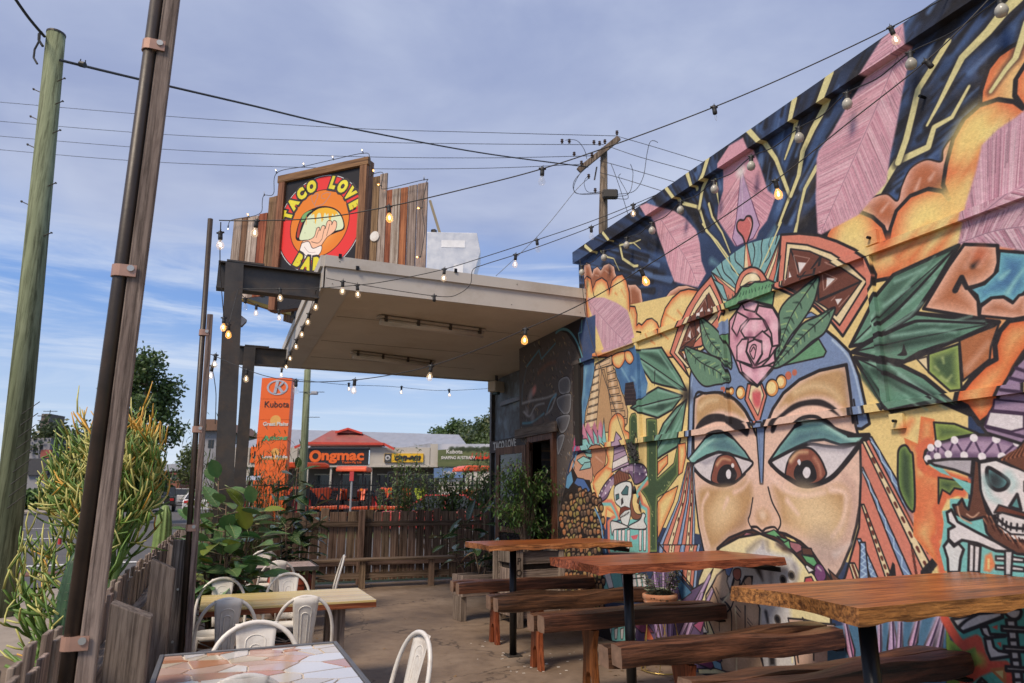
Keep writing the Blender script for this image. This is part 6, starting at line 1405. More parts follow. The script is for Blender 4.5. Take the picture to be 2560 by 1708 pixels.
def limbs(rr, h, spread, n=7, trunk=.12, th=.35):
    """trunk and limbs; returns builder and tips"""
    mb = MB(); tips = []; top = Vector((rr.uniform(-.1, .1)*h*.3, rr.uniform(-.1, .1)*h*.3, h*.75))
    tr = [Vector((0, 0, -.1)), Vector((0, 0, 0))+top*.33+Vector((rr.uniform(-.03, .03)*h, 0, 0)), top*.66, top]
    mb.tube(tr, [trunk, trunk*.8, trunk*.55, trunk*.2], 8); tips.append(top)
    for i in range(n):
        u = th+(1-th)*i/n; b = top*u; an = i*2.4+rr.random(); L_ = spread*(1.05-.4*u)*rr.uniform(.75, 1.1)
        e = b+Vector((math.cos(an)*L_, math.sin(an)*L_, L_*rr.uniform(.35, .8))); m = (b+e)/2+Vector((0, 0, -.06*L_))
        mb.tube([b, m, e], [trunk*.4, trunk*.25, trunk*.08], 5); tips += [e, m, (m+e)/2]
        for k in range(2):
            an2 = an+rr.uniform(-.9, .9); e2 = m+Vector((math.cos(an2), math.sin(an2), rr.uniform(.1, .9)))*L_*.45; mb.tube([m, e2], [trunk*.16, trunk*.05], 4); tips.append(e2)
    return mb, tips
def crown_mesh(rr, centers, n, r, ls, zs=1., hang=.2):
    mb = MB()
    for _ in range(n):
        c = centers[rr.randrange(len(centers))]; 
        while True:
            q = Vector((rr.uniform(-1, 1), rr.uniform(-1, 1), rr.uniform(-1, 1)))
            if q.length < 1: break
        q = q*(.35+.65*q.length); p = c+Vector((q.x*r, q.y*r, q.z*r*zs)); d = Vector((rr.gauss(0, 1), rr.gauss(0, 1), rr.gauss(-hang, .6))).normalized()
        s_ = d.cross(Vector((rr.gauss(0, 1), rr.gauss(0, 1), rr.gauss(0, 1)))).normalized()*ls*.3; L_ = d*ls*rr.uniform(.7, 1.3)
        mb.add([p, p+L_*.5+s_, p+L_, p+L_*.5-s_], [(0, 1, 2, 3)])
    return mb
def tree(name, lab, loc, h, spread, n, r, ls, mat, group=None, trunk=.12, seed=1, zs=.8, th=.35, nl=8, cat='tree'):
    rr = random.Random(seed); t = thing(name, lab, cat, loc, 0, group); mb, tips = limbs(rr, h, spread, nl, trunk, th); mb.build('trunk', M_BARK, t, True)
    crown_mesh(rr, tips, n, r, ls, zs).build('crown', mat, t); return t
# ---- potted fig with big leaves
M_FIG = leafmat('fig_leaf', (.08, .19, .07), (.16, .31, .12), rough=.28, trans=.15, tint=.35); M_FIGY = leafmat('fig_leaf_yellow', (.30, .32, .05), (.20, .28, .05), rough=.35); M_RUB = leafmat('rubber_leaf', (.03, .06, .028), (.055, .11, .04), rough=.2, trans=.08)
M_VEIN = plain('leaf_vein', (.30, .36, .16), .5)
def bigleaf_mesh(name, mat, L_, W_, droop=.1, vein=True):
    mb = MB(); nu, nv = 8, 6
    for i in range(nu+1):
        u = i/nu; w_ = W_/2*(math.sin(math.pi*u**.85)**.75 if 0 < u < 1 else .0)
        for j in range(nv+1):
            s_ = j/nv*2-1; x_ = s_*w_; mb.v.append((x_, u*L_, -.0+abs(s_)**1.3*w_*.28-droop*L_*u*u+.012*math.sin(u*20)*abs(s_)*W_))
    mb.f = [(i*(nv+1)+j, i*(nv+1)+j+1, (i+1)*(nv+1)+j+1, (i+1)*(nv+1)+j) for i in range(nu) for j in range(nv)]
    nb = len(mb.f)
    if vein:
        ps_ = [(0, u*L_, -droop*L_*u*u+.002) for u in np.linspace(0, .97, 7)]; mb.tube(ps_, .0022, 4, .0008)
        for k in range(1, 6):
            u = k/7+.06; w_ = W_/2*math.sin(math.pi*u**.85)**.75
            for s_ in (-1, 1): mb.tube([(0, u*L_, -droop*L_*u*u+.002), (s_*w_*.45, (u+.07)*L_, -droop*L_*(u+.07)**2+.45**1.3*w_*.28+.002), (s_*w_*.85, (u+.12)*L_, -droop*L_*(u+.12)**2+.85**1.3*w_*.28+.002)], .0011, 3, .0005)
        mb.tube([(0, -.05, .01), (0, 0, 0)], .003, 5)
    o = mb.build('leaf', mat, None, True); o.data.materials.append(M_VEIN)
    for p in o.data.polygons:
        if p.index >= nb: p.material_index = 1
    me = o.data; bpy.data.objects.remove(o); return me
FL = [bigleaf_mesh('a', M_FIG, .24, .14), bigleaf_mesh('b', M_FIG, .20, .13, .2), bigleaf_mesh('c', M_FIG, .25, .15, .05)]; FLY = bigleaf_mesh('d', M_FIGY, .24, .15); RL = [bigleaf_mesh('e', M_RUB, .32, .15), bigleaf_mesh('f', M_RUB, .27, .13, .25)]
def bigleaf_plant(name, lab, loc, stems, leaves, nleaf, seed, potr=None, spread=.1, yel=None, cat='plant'):
    rr = random.Random(seed); t = thing(name, lab, cat, loc)
    for (bx, by, tx, ty, h) in stems:
        pts_ = [Vector((bx, by, .0)), Vector((bx*.6+tx*.4+rr.uniform(-.05, .05), by*.6+ty*.4, h*.4)), Vector((bx*.2+tx*.8, by*.2+ty*.8, h*.8)), Vector((tx, ty, h))]
        mb = MB(); mb.tube(pts_, [.016, .012, .008, .004], 7); mb.build('stem', M_TWIG, t, True)
        for k in range(nleaf):
            u = .28+.72*(k+.5)/nleaf; i = min(int(u*3), 2); f = u*3-i; p = pts_[i].lerp(pts_[i+1], min(f, 1)); an = k*2.4+rr.uniform(-.4, .4); el = rr.uniform(-.35, .45)+(u > .9)*.8
            me = leaves[rr.randrange(len(leaves))] if not (yel and rr.random() < .08) else yel
            M_ = Matrix.Translation(p+Vector((math.cos(an), math.sin(an), .2))*spread*(1.2-u*.6))@Euler((el, rr.uniform(-.5, .5), an-math.pi/2)).to_matrix().to_4x4()@Matrix.Scale(rr.uniform(.8, 1.2), 4)
            piece(me, 'leaf', t, M_)
            if spread > .06: mb = MB(); mb.tube([p, M_.translation], .004, 4); mb.build('twig', M_TWIG, t)
    return t
bigleaf_plant('fig_plant', 'big-leaved green fig plant in a pot behind the yellow table', (.12, 7.3, 0), [(0, 0, -.14, .1, 1.74), (.05, .05, .2, 0, 1.5), (-.05, 0, -.05, -.12, 1.25), (.08, 0, .15, .1, 1.0), (-.06, .05, -.26, -.05, 1.35), (.04, -.05, .2, -.1, .85), (.02, .05, -.05, -.25, 1.5), (-.05, 0, -.28, -.22, .95), (0, 0, .2, -.1, 1.25), (0, 0, 0, -.3, 1.05)], FL, 16, 4, spread=.17, yel=FLY)
bigleaf_plant('rubber_plant', 'dark leaved rubber plant rising beside the orange pylon behind the fig', (.98, 10.2, 0), [(0, 0, .02, .1, 1.98), (.05, 0, .22, .05, 1.45), (-.05, 0, -.22, .05, 1.5), (.05, 0, .1, -.1, 1.1), (0, 0, -.1, -.1, 1.2), (0, 0, .3, -.05, 1.2)], RL, 15, 9, spread=.09)
bigleaf_plant('broadleaf_plant', 'dark broadleaf plant spreading in front of the far fence beside the door', (3.9, 10.9, .1), [(0, 0, -.55, -.1, .9), (0, 0, -.25, -.2, 1.1), (0, 0, .1, 0, 1.2), (.1, 0, -.05, -.2, .8)], RL, 9, 19, spread=.16)
bigleaf_plant('wilting_plant', 'long curling brown and green leaves growing out of the low pale crate', (3.32, 9.0, .5), [(0, 0, -.1, 0, .42), (.05, 0, .18, 0, .5), (0, 0, .05, 0, .3)], [bigleaf_mesh('g', leafmat('drying_leaf', (.34, .20, .10), (.22, .12, .05), rough=.6), .26, .08, .3), RL[1]], 3, 29, spread=.04)
t, top = pot('glazed_pot', 'round glossy red-brown pot half hidden behind the fig leaves', (1.0, 10.2, 0), [(0, 0), (.2, 0), (.3, .12), (.34, .3), (.3, .5), (.24, .56), (.27, .6), (.25, .62), (.2, .6)], plain('oxblood_glaze', (.28, .06, .035), .2, 0, .15)); t['label'] = 'big ribbed red-brown pot half hidden behind the fig leaves'
mb = MB(); mb.lathe([(.31, .40), (.325, .42), (.31, .44)], 24); mb.build('rib', MATS['oxblood_glaze'], t, True)
pot('clay_pot', 'plain brown clay pot holding the big-leaved fig', (.04, 7.3, 0), [(0, 0), (.17, 0), (.22, .28), (.24, .28), (.24, .33), (.2, .33)], M_TERRA)
# ---- aloe bowl under the yellow table
t, top = pot('aloe_bowl', 'wide brown bowl of spiky aloes standing beyond the yellow table', (.62, 7.35, 0), [(0, 0), (.2, 0), (.28, .2), (.30, .2), (.30, .23), (.25, .23)], wood('bowl_wood', (.2, .1, .06), (.22, .09, .04), (.3, .14, .07), 'z'))
for k in range(7):
    mb = MB(); cx_, cy_ = R.uniform(-.18, .18), R.uniform(-.15, .15)
    for q in range(14): an = q*2.4; leafshape(mb, (cx_, cy_, top), (math.cos(an), math.sin(an), 1.0-.05*q+.4), .16, .03, .1, .6, 4)
    mb.build('aloe', plain('aloe_green', (.08, .14, .09), .45, 0, .25, 12, tint=.2), t)
# ---- terracotta pot contents
mb = MB(); rr = random.Random(3)
for k in range(60):
    an = rr.random()*6.28; r_ = rr.uniform(0, .155); cx_, cy_, cz_ = r_*math.cos(an), r_*math.sin(an), .2+rr.uniform(0, .05)+(-.05 if r_ > .12 else 0)
    for q in range(9): a2 = q*2.4; leafshape(mb, (cx_, cy_, cz_), (math.cos(a2), math.sin(a2), .7), .06, .02, .1, .4, 3)
mb.build('succulents', M_SUCC2, tp)['kind'] = 'stuff'
mb = MB(); sm = MB()
for k in range(16):
    an = rr.random()*6.28; e = Vector((math.cos(an)*.2, math.sin(an)*.18, .22+rr.uniform(.08, .34))); b = Vector((math.cos(an)*.05, math.sin(an)*.05, .2)); sm.tube([b, (b+e)/2+Vector((0, 0, .04)), e], .004, 5, .002)
    for q in range(10): p = b.lerp(e, .3+.07*q); a2 = q*2.4; leafshape(mb, p, (math.cos(a2), math.sin(a2), .3), .065, .03, .2, .3, 3)
sm.build('stems', M_TWIG, tp); mb.build('leaves', M_SUCC, tp)
# ---- weeping fig in the crate by the door
M_WF = leafmat('weeping_fig_leaf', (.05, .11, .03), (.15, .22, .055), rough=.3, trans=.2)
wf = thing('weeping_fig', 'bushy small-leaved fig growing from the POT crate in front of the door', 'plant', (3.78, 8.5, .8)); rr = random.Random(12)
sm = MB(); lv = MB()
for k in range(40):
    an = rr.random()*6.28; sp_ = rr.uniform(.12, .5); h_ = rr.uniform(.4, 1.2); b = Vector((rr.uniform(-.06, .06), rr.uniform(-.05, .05), -.05)); e = Vector((math.cos(an)*sp_, math.sin(an)*sp_*.8, h_)); m = Vector((e.x*.35, e.y*.35, h_*.75)); q_ = e+Vector((math.cos(an)*.12, math.sin(an)*.12, -.22*rr.random()))
    sm.tube([b, m*.5, m, e, q_], [.011, .008, .006, .004, .002], 5)
    for q in range(64):
        u = rr.random(); p = m.lerp(e, u*1.2) if u < .7 else e.lerp(q_, (u-.7)/.3); p = p+Vector((rr.gauss(0, .05), rr.gauss(0, .05), rr.gauss(0, .07))); leafshape(lv, p, (rr.gauss(0, 1), rr.gauss(0, 1), rr.gauss(-.5, .5)), .055, .024, .25, .3, 2)
sm.build('stems', M_TWIG, wf); lv.build('leaves', M_WF, wf)
# ---- shrubs just beyond the far fence
SH = [(1010, .62, 2.55, 3, 'sparse leafy shrub beyond the far fence, left under the yellow sign'), (1090, .6, 2.15, 5, 'middle low shrub beyond the far fence in front of the red car'), (1190, .55, 2.45, 8, 'sparse leafy shrub beyond the far fence, right under the landscape billboard'), (1142, .45, 2.0, 11, 'small low shrub tucked between two taller ones beyond the far fence'), (1240, .35, 2.1, 14, 'thin shrub at the right end of the shrub row beside the door')]
for px, r_, h_, sd_, lab in SH:
    q = at(px, 1245, 14.6); rr = random.Random(sd_); t = thing('hedge_shrub', lab, 'shrub', (q.x, q.y, 0), 0, 'shrubs beyond the far fence'); sm, lv = MB(), MB()
    for k in range(13):
        an = rr.random()*6.28; e = Vector((math.cos(an)*r_*rr.uniform(.3, 1), math.sin(an)*r_*.6, h_*rr.uniform(.72, 1.05))); b = Vector((rr.uniform(-.1, .1), 0, 0)); m = b.lerp(e, .55)+Vector((0, 0, .1)); sm.tube([b, m, e], [.016, .01, .003], 5)
        for q2 in range(85): p = m.lerp(e, rr.random()*1.15-.15)+Vector((rr.gauss(0, .07), rr.gauss(0, .07), rr.gauss(0, .08))); leafshape(lv, p, (rr.gauss(0, 1), rr.gauss(0, 1), rr.gauss(0, .6)), .095, .045, .2, .3, 2)
    sm.build('stems', M_TWIG, t); lv.build('leaves', M_SHRUB, t)
# ---- pencil cactus outside the street fence
def fmat(name, c): return plain(name, c, .45, 0, .2, 10, tint=.1)
PC = [plain('stick_green', (.12, .22, .04), .45, 0, .25, 9), plain('stick_pale', (.50, .48, .15), .45, 0, .25, 9), plain('stick_orange', (.62, .34, .05), .5, 0, .25, 9)]
pc = thing('pencil_cactus', 'big pencil cactus with orange tips bursting over the street fence', 'cactus', (-.70, 5.25, 0)); rr = random.Random(21); pc.scale = (1.12, 1.12, 1.1)
parts_ = [MB(), MB(), MB()]
def sticks(p, d, L_, r_, lev, out):
    m = p+d*L_*.5; d2 = (d+Vector((0, 0, .22))+Vector((rr.gauss(0, .12), rr.gauss(0, .12), 0))).normalized(); e = m+d2*L_*.5
    if (lev > 2 and math.hypot(e.x, e.y) > .56-.14*e.z) or e.x < -.42 or (e.x > .12 and e.z < 1.0): return
    w_ = 0
    if lev >= 4: w_ = 1 if rr.random() < .55 else 0
    if lev >= 5 and ((e.z > 1.85 and rr.random() < .5) or rr.random() < .05): w_ = 2
    parts_[w_].tube([p, m, e], [r_, r_*.95, r_*(.45 if lev >= 6 else .85)], 5)
    if lev >= 6: return
    for k in range(3 if lev in (2, 4) else 2):
        dd = (d2+Vector((rr.gauss(0, .5), rr.gauss(0, .5), rr.gauss(.05, .35)))+out*.12).normalized(); sticks(e, dd, max(L_*rr.uniform(.75, 1.), .125)*rr.uniform(.8, 1.15), max(r_*.78, .005), lev+1, out)
for k in range(54):
    an = k*2.4; o_ = Vector((math.cos(an), math.sin(an), 0)); z0 = .1+(k % 7)*.17; sp_ = (.95, .9, .85, .7, .55, .4, .3)[k % 7]
    sticks(Vector((.10*z0, 0, z0)), (o_*sp_+Vector((0, 0, .45+.5*(z0 > .7)))).normalized(), rr.uniform(.18, .245)*(1.1 if k % 7 < 4 else .9), .013, 1, o_*(1 if k % 7 < 4 else .5))
for k in range(4): sticks(Vector((.14, 0, 1.12)), Vector((rr.uniform(-.15, .3), 0, 1)).normalized(), .24, .013, 2, Vector((0, 0, .6)))
parts_[0].tube([(0, 0, -.05), (.05, 0, .5), (.14, 0, 1.15)], [.04, .03, .018], 8)
for m_, nm, mt_ in zip(parts_, ('green_stems', 'pale_stems', 'orange_tips'), PC):
    o = m_.build(nm, mt_, pc, True); o['kind'] = 'stuff'
# two ribbed cacti
def cactus(lab, loc, r_, h_, mat):
    t = thing('ribbed_cactus', lab, 'cactus', loc); mb = MB(); n = 40; prof = [(0.7, 0), (.9, h_*.3), (1, h_*.6), (.93, h_*.8), (.7, h_*.93), (.35, h_*.99), (.02, h_)]
    for s_, z_ in prof:
        for k in range(n): a_ = 2*math.pi*k/n; q = r_*s_*(1+.13*math.cos(a_*10)); mb.v.append((q*math.cos(a_), q*math.sin(a_), z_))
    for i in range(len(prof)-1):
        for k in range(n): k2 = (k+1) % n; mb.f.append((i*n+k, i*n+k2, (i+1)*n+k2, (i+1)*n+k))
    mb.build('stem', mat, t, True); mb = MB()
    for k in range(10):
        a_ = 2*math.pi*k/10
        for z_ in np.arange(.08, h_*.92, .045):
            s_ = np.interp(z_, [p[1] for p in prof], [p[0] for p in prof]); q = r_*s_*1.14; c = Vector((q*math.cos(a_), q*math.sin(a_), z_))
            for e in (-.5, 0, .5): mb.tube([c, c+Vector((math.cos(a_+e), math.sin(a_+e), .2))*.016], .0012, 3, .0004)
    mb.build('spines', plain('spine', (.5, .45, .35), .7), t); return t
cactus('dark green ribbed cactus poking up right behind the street fence', (-.72, 4.85, 0), .085, 1.26, plain('cactus_dark', (.03, .075, .035), .5, 0, .3, 10))
cactus('pale green ribbed cactus farther along behind the street fence', (-.63, 10.2, 0), .10, 1.46, plain('cactus_pale', (.16, .24, .07), .5, 0, .25, 10))
# wispy bare creeper shrub around the steel column
wt = thing('wispy_shrub', 'thin bare-twigged green shrub straggling around the foot of the steel columns', 'shrub', (.38, 12.8, 0)); rr = random.Random(31); sm, lv = MB(), MB()
for k in range(60):
    an = rr.random()*6.28; h_ = rr.uniform(1.2, 2.7); p = Vector((rr.uniform(-.3, .3), rr.uniform(-.2, .2), 0)); pts_ = [p]
    for q in range(6): p = p+Vector((math.cos(an)*.09+rr.gauss(0, .05), math.sin(an)*.06+rr.gauss(0, .05), h_/6)); pts_.append(p)
    sm.tube(pts_, .007, 4, .002)
    for q in range(42): c = pts_[rr.randrange(2, 7)]+Vector((rr.gauss(0, .12), rr.gauss(0, .1), rr.gauss(0, .15))); leafshape(lv, c, (rr.gauss(0, 1), rr.gauss(0, 1), rr.gauss(-.8, .5)), .13, .02, .3, .2, 2)
sm.build('twigs', M_TWIG, wt); lv.build('leaves', M_TREE2, wt)
dt = thing('dead_branch', 'bare dry branch reaching across in front of the orange pylon', 'branch', (.85, 12.9, 1.7)); mb = MB()
for sx_ in (1, -1):
    p = Vector((0, 0, 0))
    if sx_ < 0: p = Vector((-.95, -.2, -.1))
    for k in range(9 if sx_ > 0 else 4):
        an = rr.uniform(-.7, 1.1); q = p+Vector((math.cos(an)*.5*sx_, rr.uniform(-.1, .1), math.sin(an)*.4)); mb.tube([p, (p+q)/2+Vector((0, 0, .05)), q], .006, 4, .002)
        for j in range(3): a2 = an+rr.uniform(-1, 1); c = p.lerp(q, .4+.25*j); mb.tube([c, c+Vector((math.cos(a2)*.2*sx_, 0, math.sin(a2)*.2))], .003, 3, .001)
mb.build('twigs', plain('dry_twig', (.06, .045, .035), .9), dt)['kind'] = 'stuff'
# ---- trees
def bgt(px, d, lab, h, spread, n, r, ls, mat, seed, name='leafy_tree', **k):
    q = at(px, 1245, d); z_ = gz(q.x, q.y); return tree(name, lab, (q.x, q.y, z_), h, spread, n, r, ls, mat, seed=seed, **k)
rr = random.Random(77)
t = bgt(338, 33, 'tall dark green street tree rising behind the pencil cactus', 10.0, 1.5, 8500, .85, .24, M_TREE, 41, zs=.95, th=.16, nl=13, trunk=.2)
bgt(128, 58, 'round grey-green tree beside the grey building across the road', 7.0, 3.0, 5200, 1.5, .4, M_TREE3, 42)
bgt(205, 66, 'dark tree just right of the round tree across the road', 7.6, 2.6, 4200, 1.6, .4, M_TREE, 43)
bgt(455, 95, 'low green tree far down the street', 4.6, 2.6, 2600, 1.6, .5, M_TREE2, 44)
bgt(485, 70, 'green tree between the tall pole and the steel column', 6.6, 1.9, 2600, 1.2, .35, M_TREE2, 45)
bgt(505, 120, 'distant hazy green tree at the end of the street', 7, 4, 2600, 2.4, .6, M_TREE, 46)
bgt(1130, 75, 'dark flat-topped tree above the dealership roof, leftmost', 10.2, 2.9, 4200, 1.2, .4, M_TREE, 47, th=.6)
bgt(1195, 68, 'broad open-crowned tree above the right end of the dealership roof', 9.8, 3.1, 5200, 1.25, .36, M_TREE3, 48, th=.55)
bgt(1245, 60, 'small tree crown by the edge of the mural building', 7.9, 2.2, 3000, 1.1, .34, M_TREE, 49, th=.45)
bgt(1285, 58, 'light green tree at the far right behind the open door', 9.6, 2.6, 4200, 1.3, .34, M_TREE2, 50, th=.4)
bgt(1160, 62, 'low rounded green tree behind the billboard', 6.2, 3.4, 4000, 1.6, .4, M_TREE2, 51, th=.4)
bgt(1225, 54, 'leafy green tree standing behind the right end of the billboard', 6.6, 2.8, 4000, 1.4, .34, M_TREE2, 52, th=.3)
hz = thing('clipped_hedge', 'clipped green hedge in front of the grey building across the road', 'hedge', (0, 0, 0))
rr = random.Random(5); mb = MB()
a_, b_ = at(20, 1218, 50), at(215, 1216, 54)
for k in range(5200): u = rr.random(); p = a_.lerp(b_, u); p = Vector((p.x+rr.gauss(0, .5), p.y+rr.gauss(0, .5), gz(p.x, p.y)+rr.random()*1.4)); d = Vector((rr.gauss(0, 1), rr.gauss(0, 1), rr.gauss(0, 1))).normalized()*.14; s_ = d.orthogonal(); mb.add([p, p+d+s_*.5, p+d*2, p+d-s_*.5], [(0, 1, 2, 3)])
mb.build('foliage', leafmat('hedge_leaf', (.05, .11, .02), (.10, .18, .03)), hz)
# ================================================================ across the street
class Fr:
    """frame facing the viewer's heading at a given distance"""
    def __init__(s, d): s.d = d; s.o = Vector((_H.x*d, _H.y*d, 0)); s.rz = -YAW
    def p(s, px, py): q = at(px, py, s.d); return ((q-_C).dot(_R), q.z)
    def rect(s, mb, x0, y0, x1, y1, ya=0., yb=.1):
        a_ = s.p(x0, y1); b_ = s.p(x1, y0); mb.box(a_[0], b_[0], ya, yb, a_[1], b_[1])
def fthing(name, lab, cat, fr, group=None): return thing(name, lab, cat, tuple(fr.o), fr.rz, group)
def framed(fr, px): return fr.p(px, 1245)[0]
f42 = Fr(42)
M_CREAM = plain('cream_cladding', (.45, .42, .37), .6, 0, .05, 1.5, dirt=(.34, .30, .25)); M_ROOFG = plain('grey_metal_roof', (.36, .37, .40), .45, .3, .12, 1.2, dirt=(.28, .26, .25), stretch=(3, 1, 1)); M_ROOFR = plain('faded_red_roof', (.30, .085, .07), .6, 0, .2, 1.5, dirt=(.22, .16, .11)); M_ROOFRB = plain('red_trim', (.55, .06, .035), .4)
M_SHADE = plain('verandah_wall_shade', (.12, .105, .095), .7, 0, .2, .8); M_GLASSD = plain('shop_glass', (.02, .024, .028), .08, 0, .3, .6); M_CAN = plain('sign_orange', (.78, .13, .015), .35, 0, .04, 1); M_SBLK = plain('sign_black', (.018, .017, .018), .4); M_SWHITE = plain('sign_white', (.62, .6, .56), .4); M_SYEL = plain('sign_gold', (.72, .43, .02), .35)  # M_SHADE: verandah shade put into the wall colour; also colours joints and louvre
bd = fthing('tractor_dealership', 'long cream showroom with grey roof, red gable and black orange-lettered fascia sign', 'building', f42)
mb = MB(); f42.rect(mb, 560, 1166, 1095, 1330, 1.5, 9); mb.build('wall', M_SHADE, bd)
for x0, c in ((672, (.28, .62, .03)), (712, (.30, .66, .04)), (1030, (.55, .66, .05)), (612, (.62, .42, .02))): mb = MB(); q_ = f42.p(x0, 1225); mb.cbox(q_[0], q_[0]+.62, .9, 1.3, q_[1]-.9, q_[1]+.12, .04); mb.build('display_panel', plain('display_%d' % x0, c, .5), bd)
mb = MB(); f42.rect(mb, 560, 1119, 763, 1164, 0, .3); f42.rect(mb, 923, 1119, 1075, 1166, 0, .3); f42.rect(mb, 763, 1119, 923, 1123, 0, .3); f42.rect(mb, 763, 1161, 923, 1165, 0, .3); f42.rect(mb, 1075, 1110, 1095, 1166, 0, .3); mb.build('fascia', M_CREAM, bd)
mb = MB(); f42.rect(mb, 1095, 1165, 1330, 1330, .0, 9); mb.build('side_wall', plain('white_wall', (.58, .54, .48), .6), bd)
mb = MB(); f42.rect(mb, 560, 1163, 1095, 1168, -.05, 1.5); mb.build('verandah_roof', M_CREAM, bd)
for px in (612, 648, 762, 822, 925, 1010, 1085): mb = MB(); f42.rect(mb, px-2, 1168, px+3, 1330, .05, .2); mb.build('post', M_CREAM, bd)
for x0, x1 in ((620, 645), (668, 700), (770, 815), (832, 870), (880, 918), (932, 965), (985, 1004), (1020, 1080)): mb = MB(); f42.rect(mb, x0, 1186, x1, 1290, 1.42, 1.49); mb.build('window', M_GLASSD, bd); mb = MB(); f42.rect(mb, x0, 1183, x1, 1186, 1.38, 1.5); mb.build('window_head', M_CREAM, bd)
def roofpoly(pts_, ya, yb, mat, nm):
    """pts: pixel outline on the sloping front; ya depth at bottom, yb at top"""
    P_ = [(f42.p(x, y)) for x, y in pts_]; zs = [q[1] for q in P_]; z0_, z1_ = min(zs), max(zs); mb = MB()
    vs = []
    for (x, z), (px, py) in zip(P_, pts_):
        u = (z-z0_)/(z1_-z0_); y = ya+(yb-ya)*u; k = (42+y)/42; vs.append((x*k, y, EYE+(z-EYE)*k))
    n = len(vs); mb.add(vs+[(a_, b_, c_-.15) for a_, b_, c_ in vs], [tuple(range(n)), tuple(range(2*n-1, n-1, -1))]+[(i, (i+1) % n, (i+1) % n+n, i+n) for i in range(n)]); return mb.build(nm, mat, bd)
roofpoly([(560, 1119), (727, 1074), (1147, 1087), (1166, 1111), (1095, 1119)], .4, 9, M_ROOFG, 'roof')
roofpoly([(768, 1109), (828, 1076), (893, 1078), (962, 1110)], -.2, 2.2, M_ROOFR, 'gable_roof')
g_ = MB(); P3 = [f42.p(*q) for q in ((826, 1077), (859, 1067), (895, 1079))]; g_.prism([(P3[0][0], P3[0][1]), (P3[1][0], P3[1][1]), (P3[2][0], P3[2][1])], 1.3, 4, I4()); g_.build('gable_top', M_ROOFR, bd)
def strip(pa, pb, ya, w_, mat, nm): 
    a_, b_ = f42.p(*pa), f42.p(*pb); mb = MB(); mb.beam((a_[0], ya, a_[1]), (b_[0], ya, b_[1]), .12, w_); return mb.build(nm, mat, bd)
strip((740, 1120), (770, 1108), -.3, .14, M_ROOFRB, 'trim'); strip((768, 1109), (962, 1111), -.35, .14, M_ROOFRB, 'trim'); strip((962, 1111), (988, 1124), -.3, .14, M_ROOFRB, 'trim'); strip((826, 1077), (859, 1067), 1.2, .12, M_ROOFRB, 'trim'); strip((859, 1067), (895, 1079), 1.2, .12, M_ROOFRB, 'trim')
mb = MB(); f42.rect(mb, 775, 1110, 955, 1120, .05, 2); mb.build('gable_wall', M_CREAM, bd)
for px in (807, 1013): mb = MB(); f42.rect(mb, px-3, 1072, px+4, 1080, 8.6, 9); mb.build('vent', M_ROOFG, bd)
g_ = MB(); P3 = [f42.p(*q) for q in ((985, 1120), (1070, 1107), (1076, 1107), (1076, 1124), (985, 1124))]; g_.prism(P3, .5, 3, I4()); g_.build('skillion_roof', M_ROOFG, bd)
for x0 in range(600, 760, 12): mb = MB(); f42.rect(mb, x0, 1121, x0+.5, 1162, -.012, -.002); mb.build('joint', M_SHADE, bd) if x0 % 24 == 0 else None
mb = MB(); f42.rect(mb, 764, 1121.5, 923, 1161.5, -.1, 0); mb.build('fascia_sign', M_SBLK, bd)
def ftext(fr, s_, x0, x1, yc, hpx, mat, par_, yy, bold=.02, shear=0., ext=.01, name='lettering'):
    a_, b_ = fr.p(x0, yc), fr.p(x1, yc); o = text(s_, 1., mat, par_, I4(), name, bold, ext, shear); xs = [v.co.x for v in o.data.vertices]; ys = [v.co.y for v in o.data.vertices]
    w_, h_ = max(xs)-min(xs), max(ys)-min(ys); H_ = fr.p(x0, yc-hpx/2)[1]-fr.p(x0, yc+hpx/2)[1]; mx, my = (max(xs)+min(xs))/2, (max(ys)+min(ys))/2
    o.matrix_local = Matrix.Translation(((a_[0]+b_[0])/2, yy, a_[1]))@Euler((rad(90), 0, 0)).to_matrix().to_4x4()@Matrix.Diagonal(((b_[0]-a_[0])/w_, H_/h_, 1, 1))@Matrix.Translation((-mx, -my, 0)); return o
ftext(f42, 'ngmac', 805, 911, 1146, 26, M_CAN, bd, -.12, .04); ftext(f42, 'Trading Pty Ltd', 856, 904, 1157, 7, M_CAN, bd, -.12, .02)
a_ = f42.p(790, 1141); mb = MB(); M_ = T(a_[0], -.12, a_[1], 0, rad(90)); r0 = (f42.p(805, 1141)[0]-a_[0])
pr_ = []
for k in range(48):
    an = 2*math.pi*k/48; 
for k in range(24): an = 2*math.pi*k/24; mb.beam((a_[0]+r0*.9*math.cos(an), -.12, a_[1]+r0*.9*math.sin(an)), (a_[0]+r0*1.0*math.cos(an), -.12, a_[1]+r0*1.0*math.sin(an)), .02, .09)
mb.lathe([(r0*.52, -.015), (r0*.92, -.015), (r0*.92, .015), (r0*.52, .015), (r0*.52, -.015)], 32, M_); mb.build('cog_letter', M_CAN, bd)
mb = MB(); f42.rect(mb, 961, 1134, 1059, 1156, -.12, -.01); mb.build('small_sign', M_SYEL, bd); mb = MB(); f42.rect(mb, 961.5, 1134.5, 980, 1155.5, -.14, -.121); mb.build('sign_end', plain('sign_charcoal', (.05, .05, .05), .4), bd)
a_ = f42.p(970.5, 1145); mb = MB(); mb.lathe([(.08, -.01), (.16, -.01), (.16, .01), (.08, .01), (.08, -.01)], 8, T(a_[0], -.15, a_[1], 0, rad(90))); mb.build('badge', plain('silver', (.5, .5, .5), .4), bd)
ftext(f42, 'can-am', 987, 1053, 1146, 13, M_SBLK, bd, -.14, .05, .35)
mb = MB(); f42.rect(mb, 626, 1117, 668, 1157, -.1, -.01); mb.build('orange_sign', M_CAN, bd); ftext(f42, 'Jo', 633, 655, 1137, 17, M_SBLK, bd, -.12, .05)
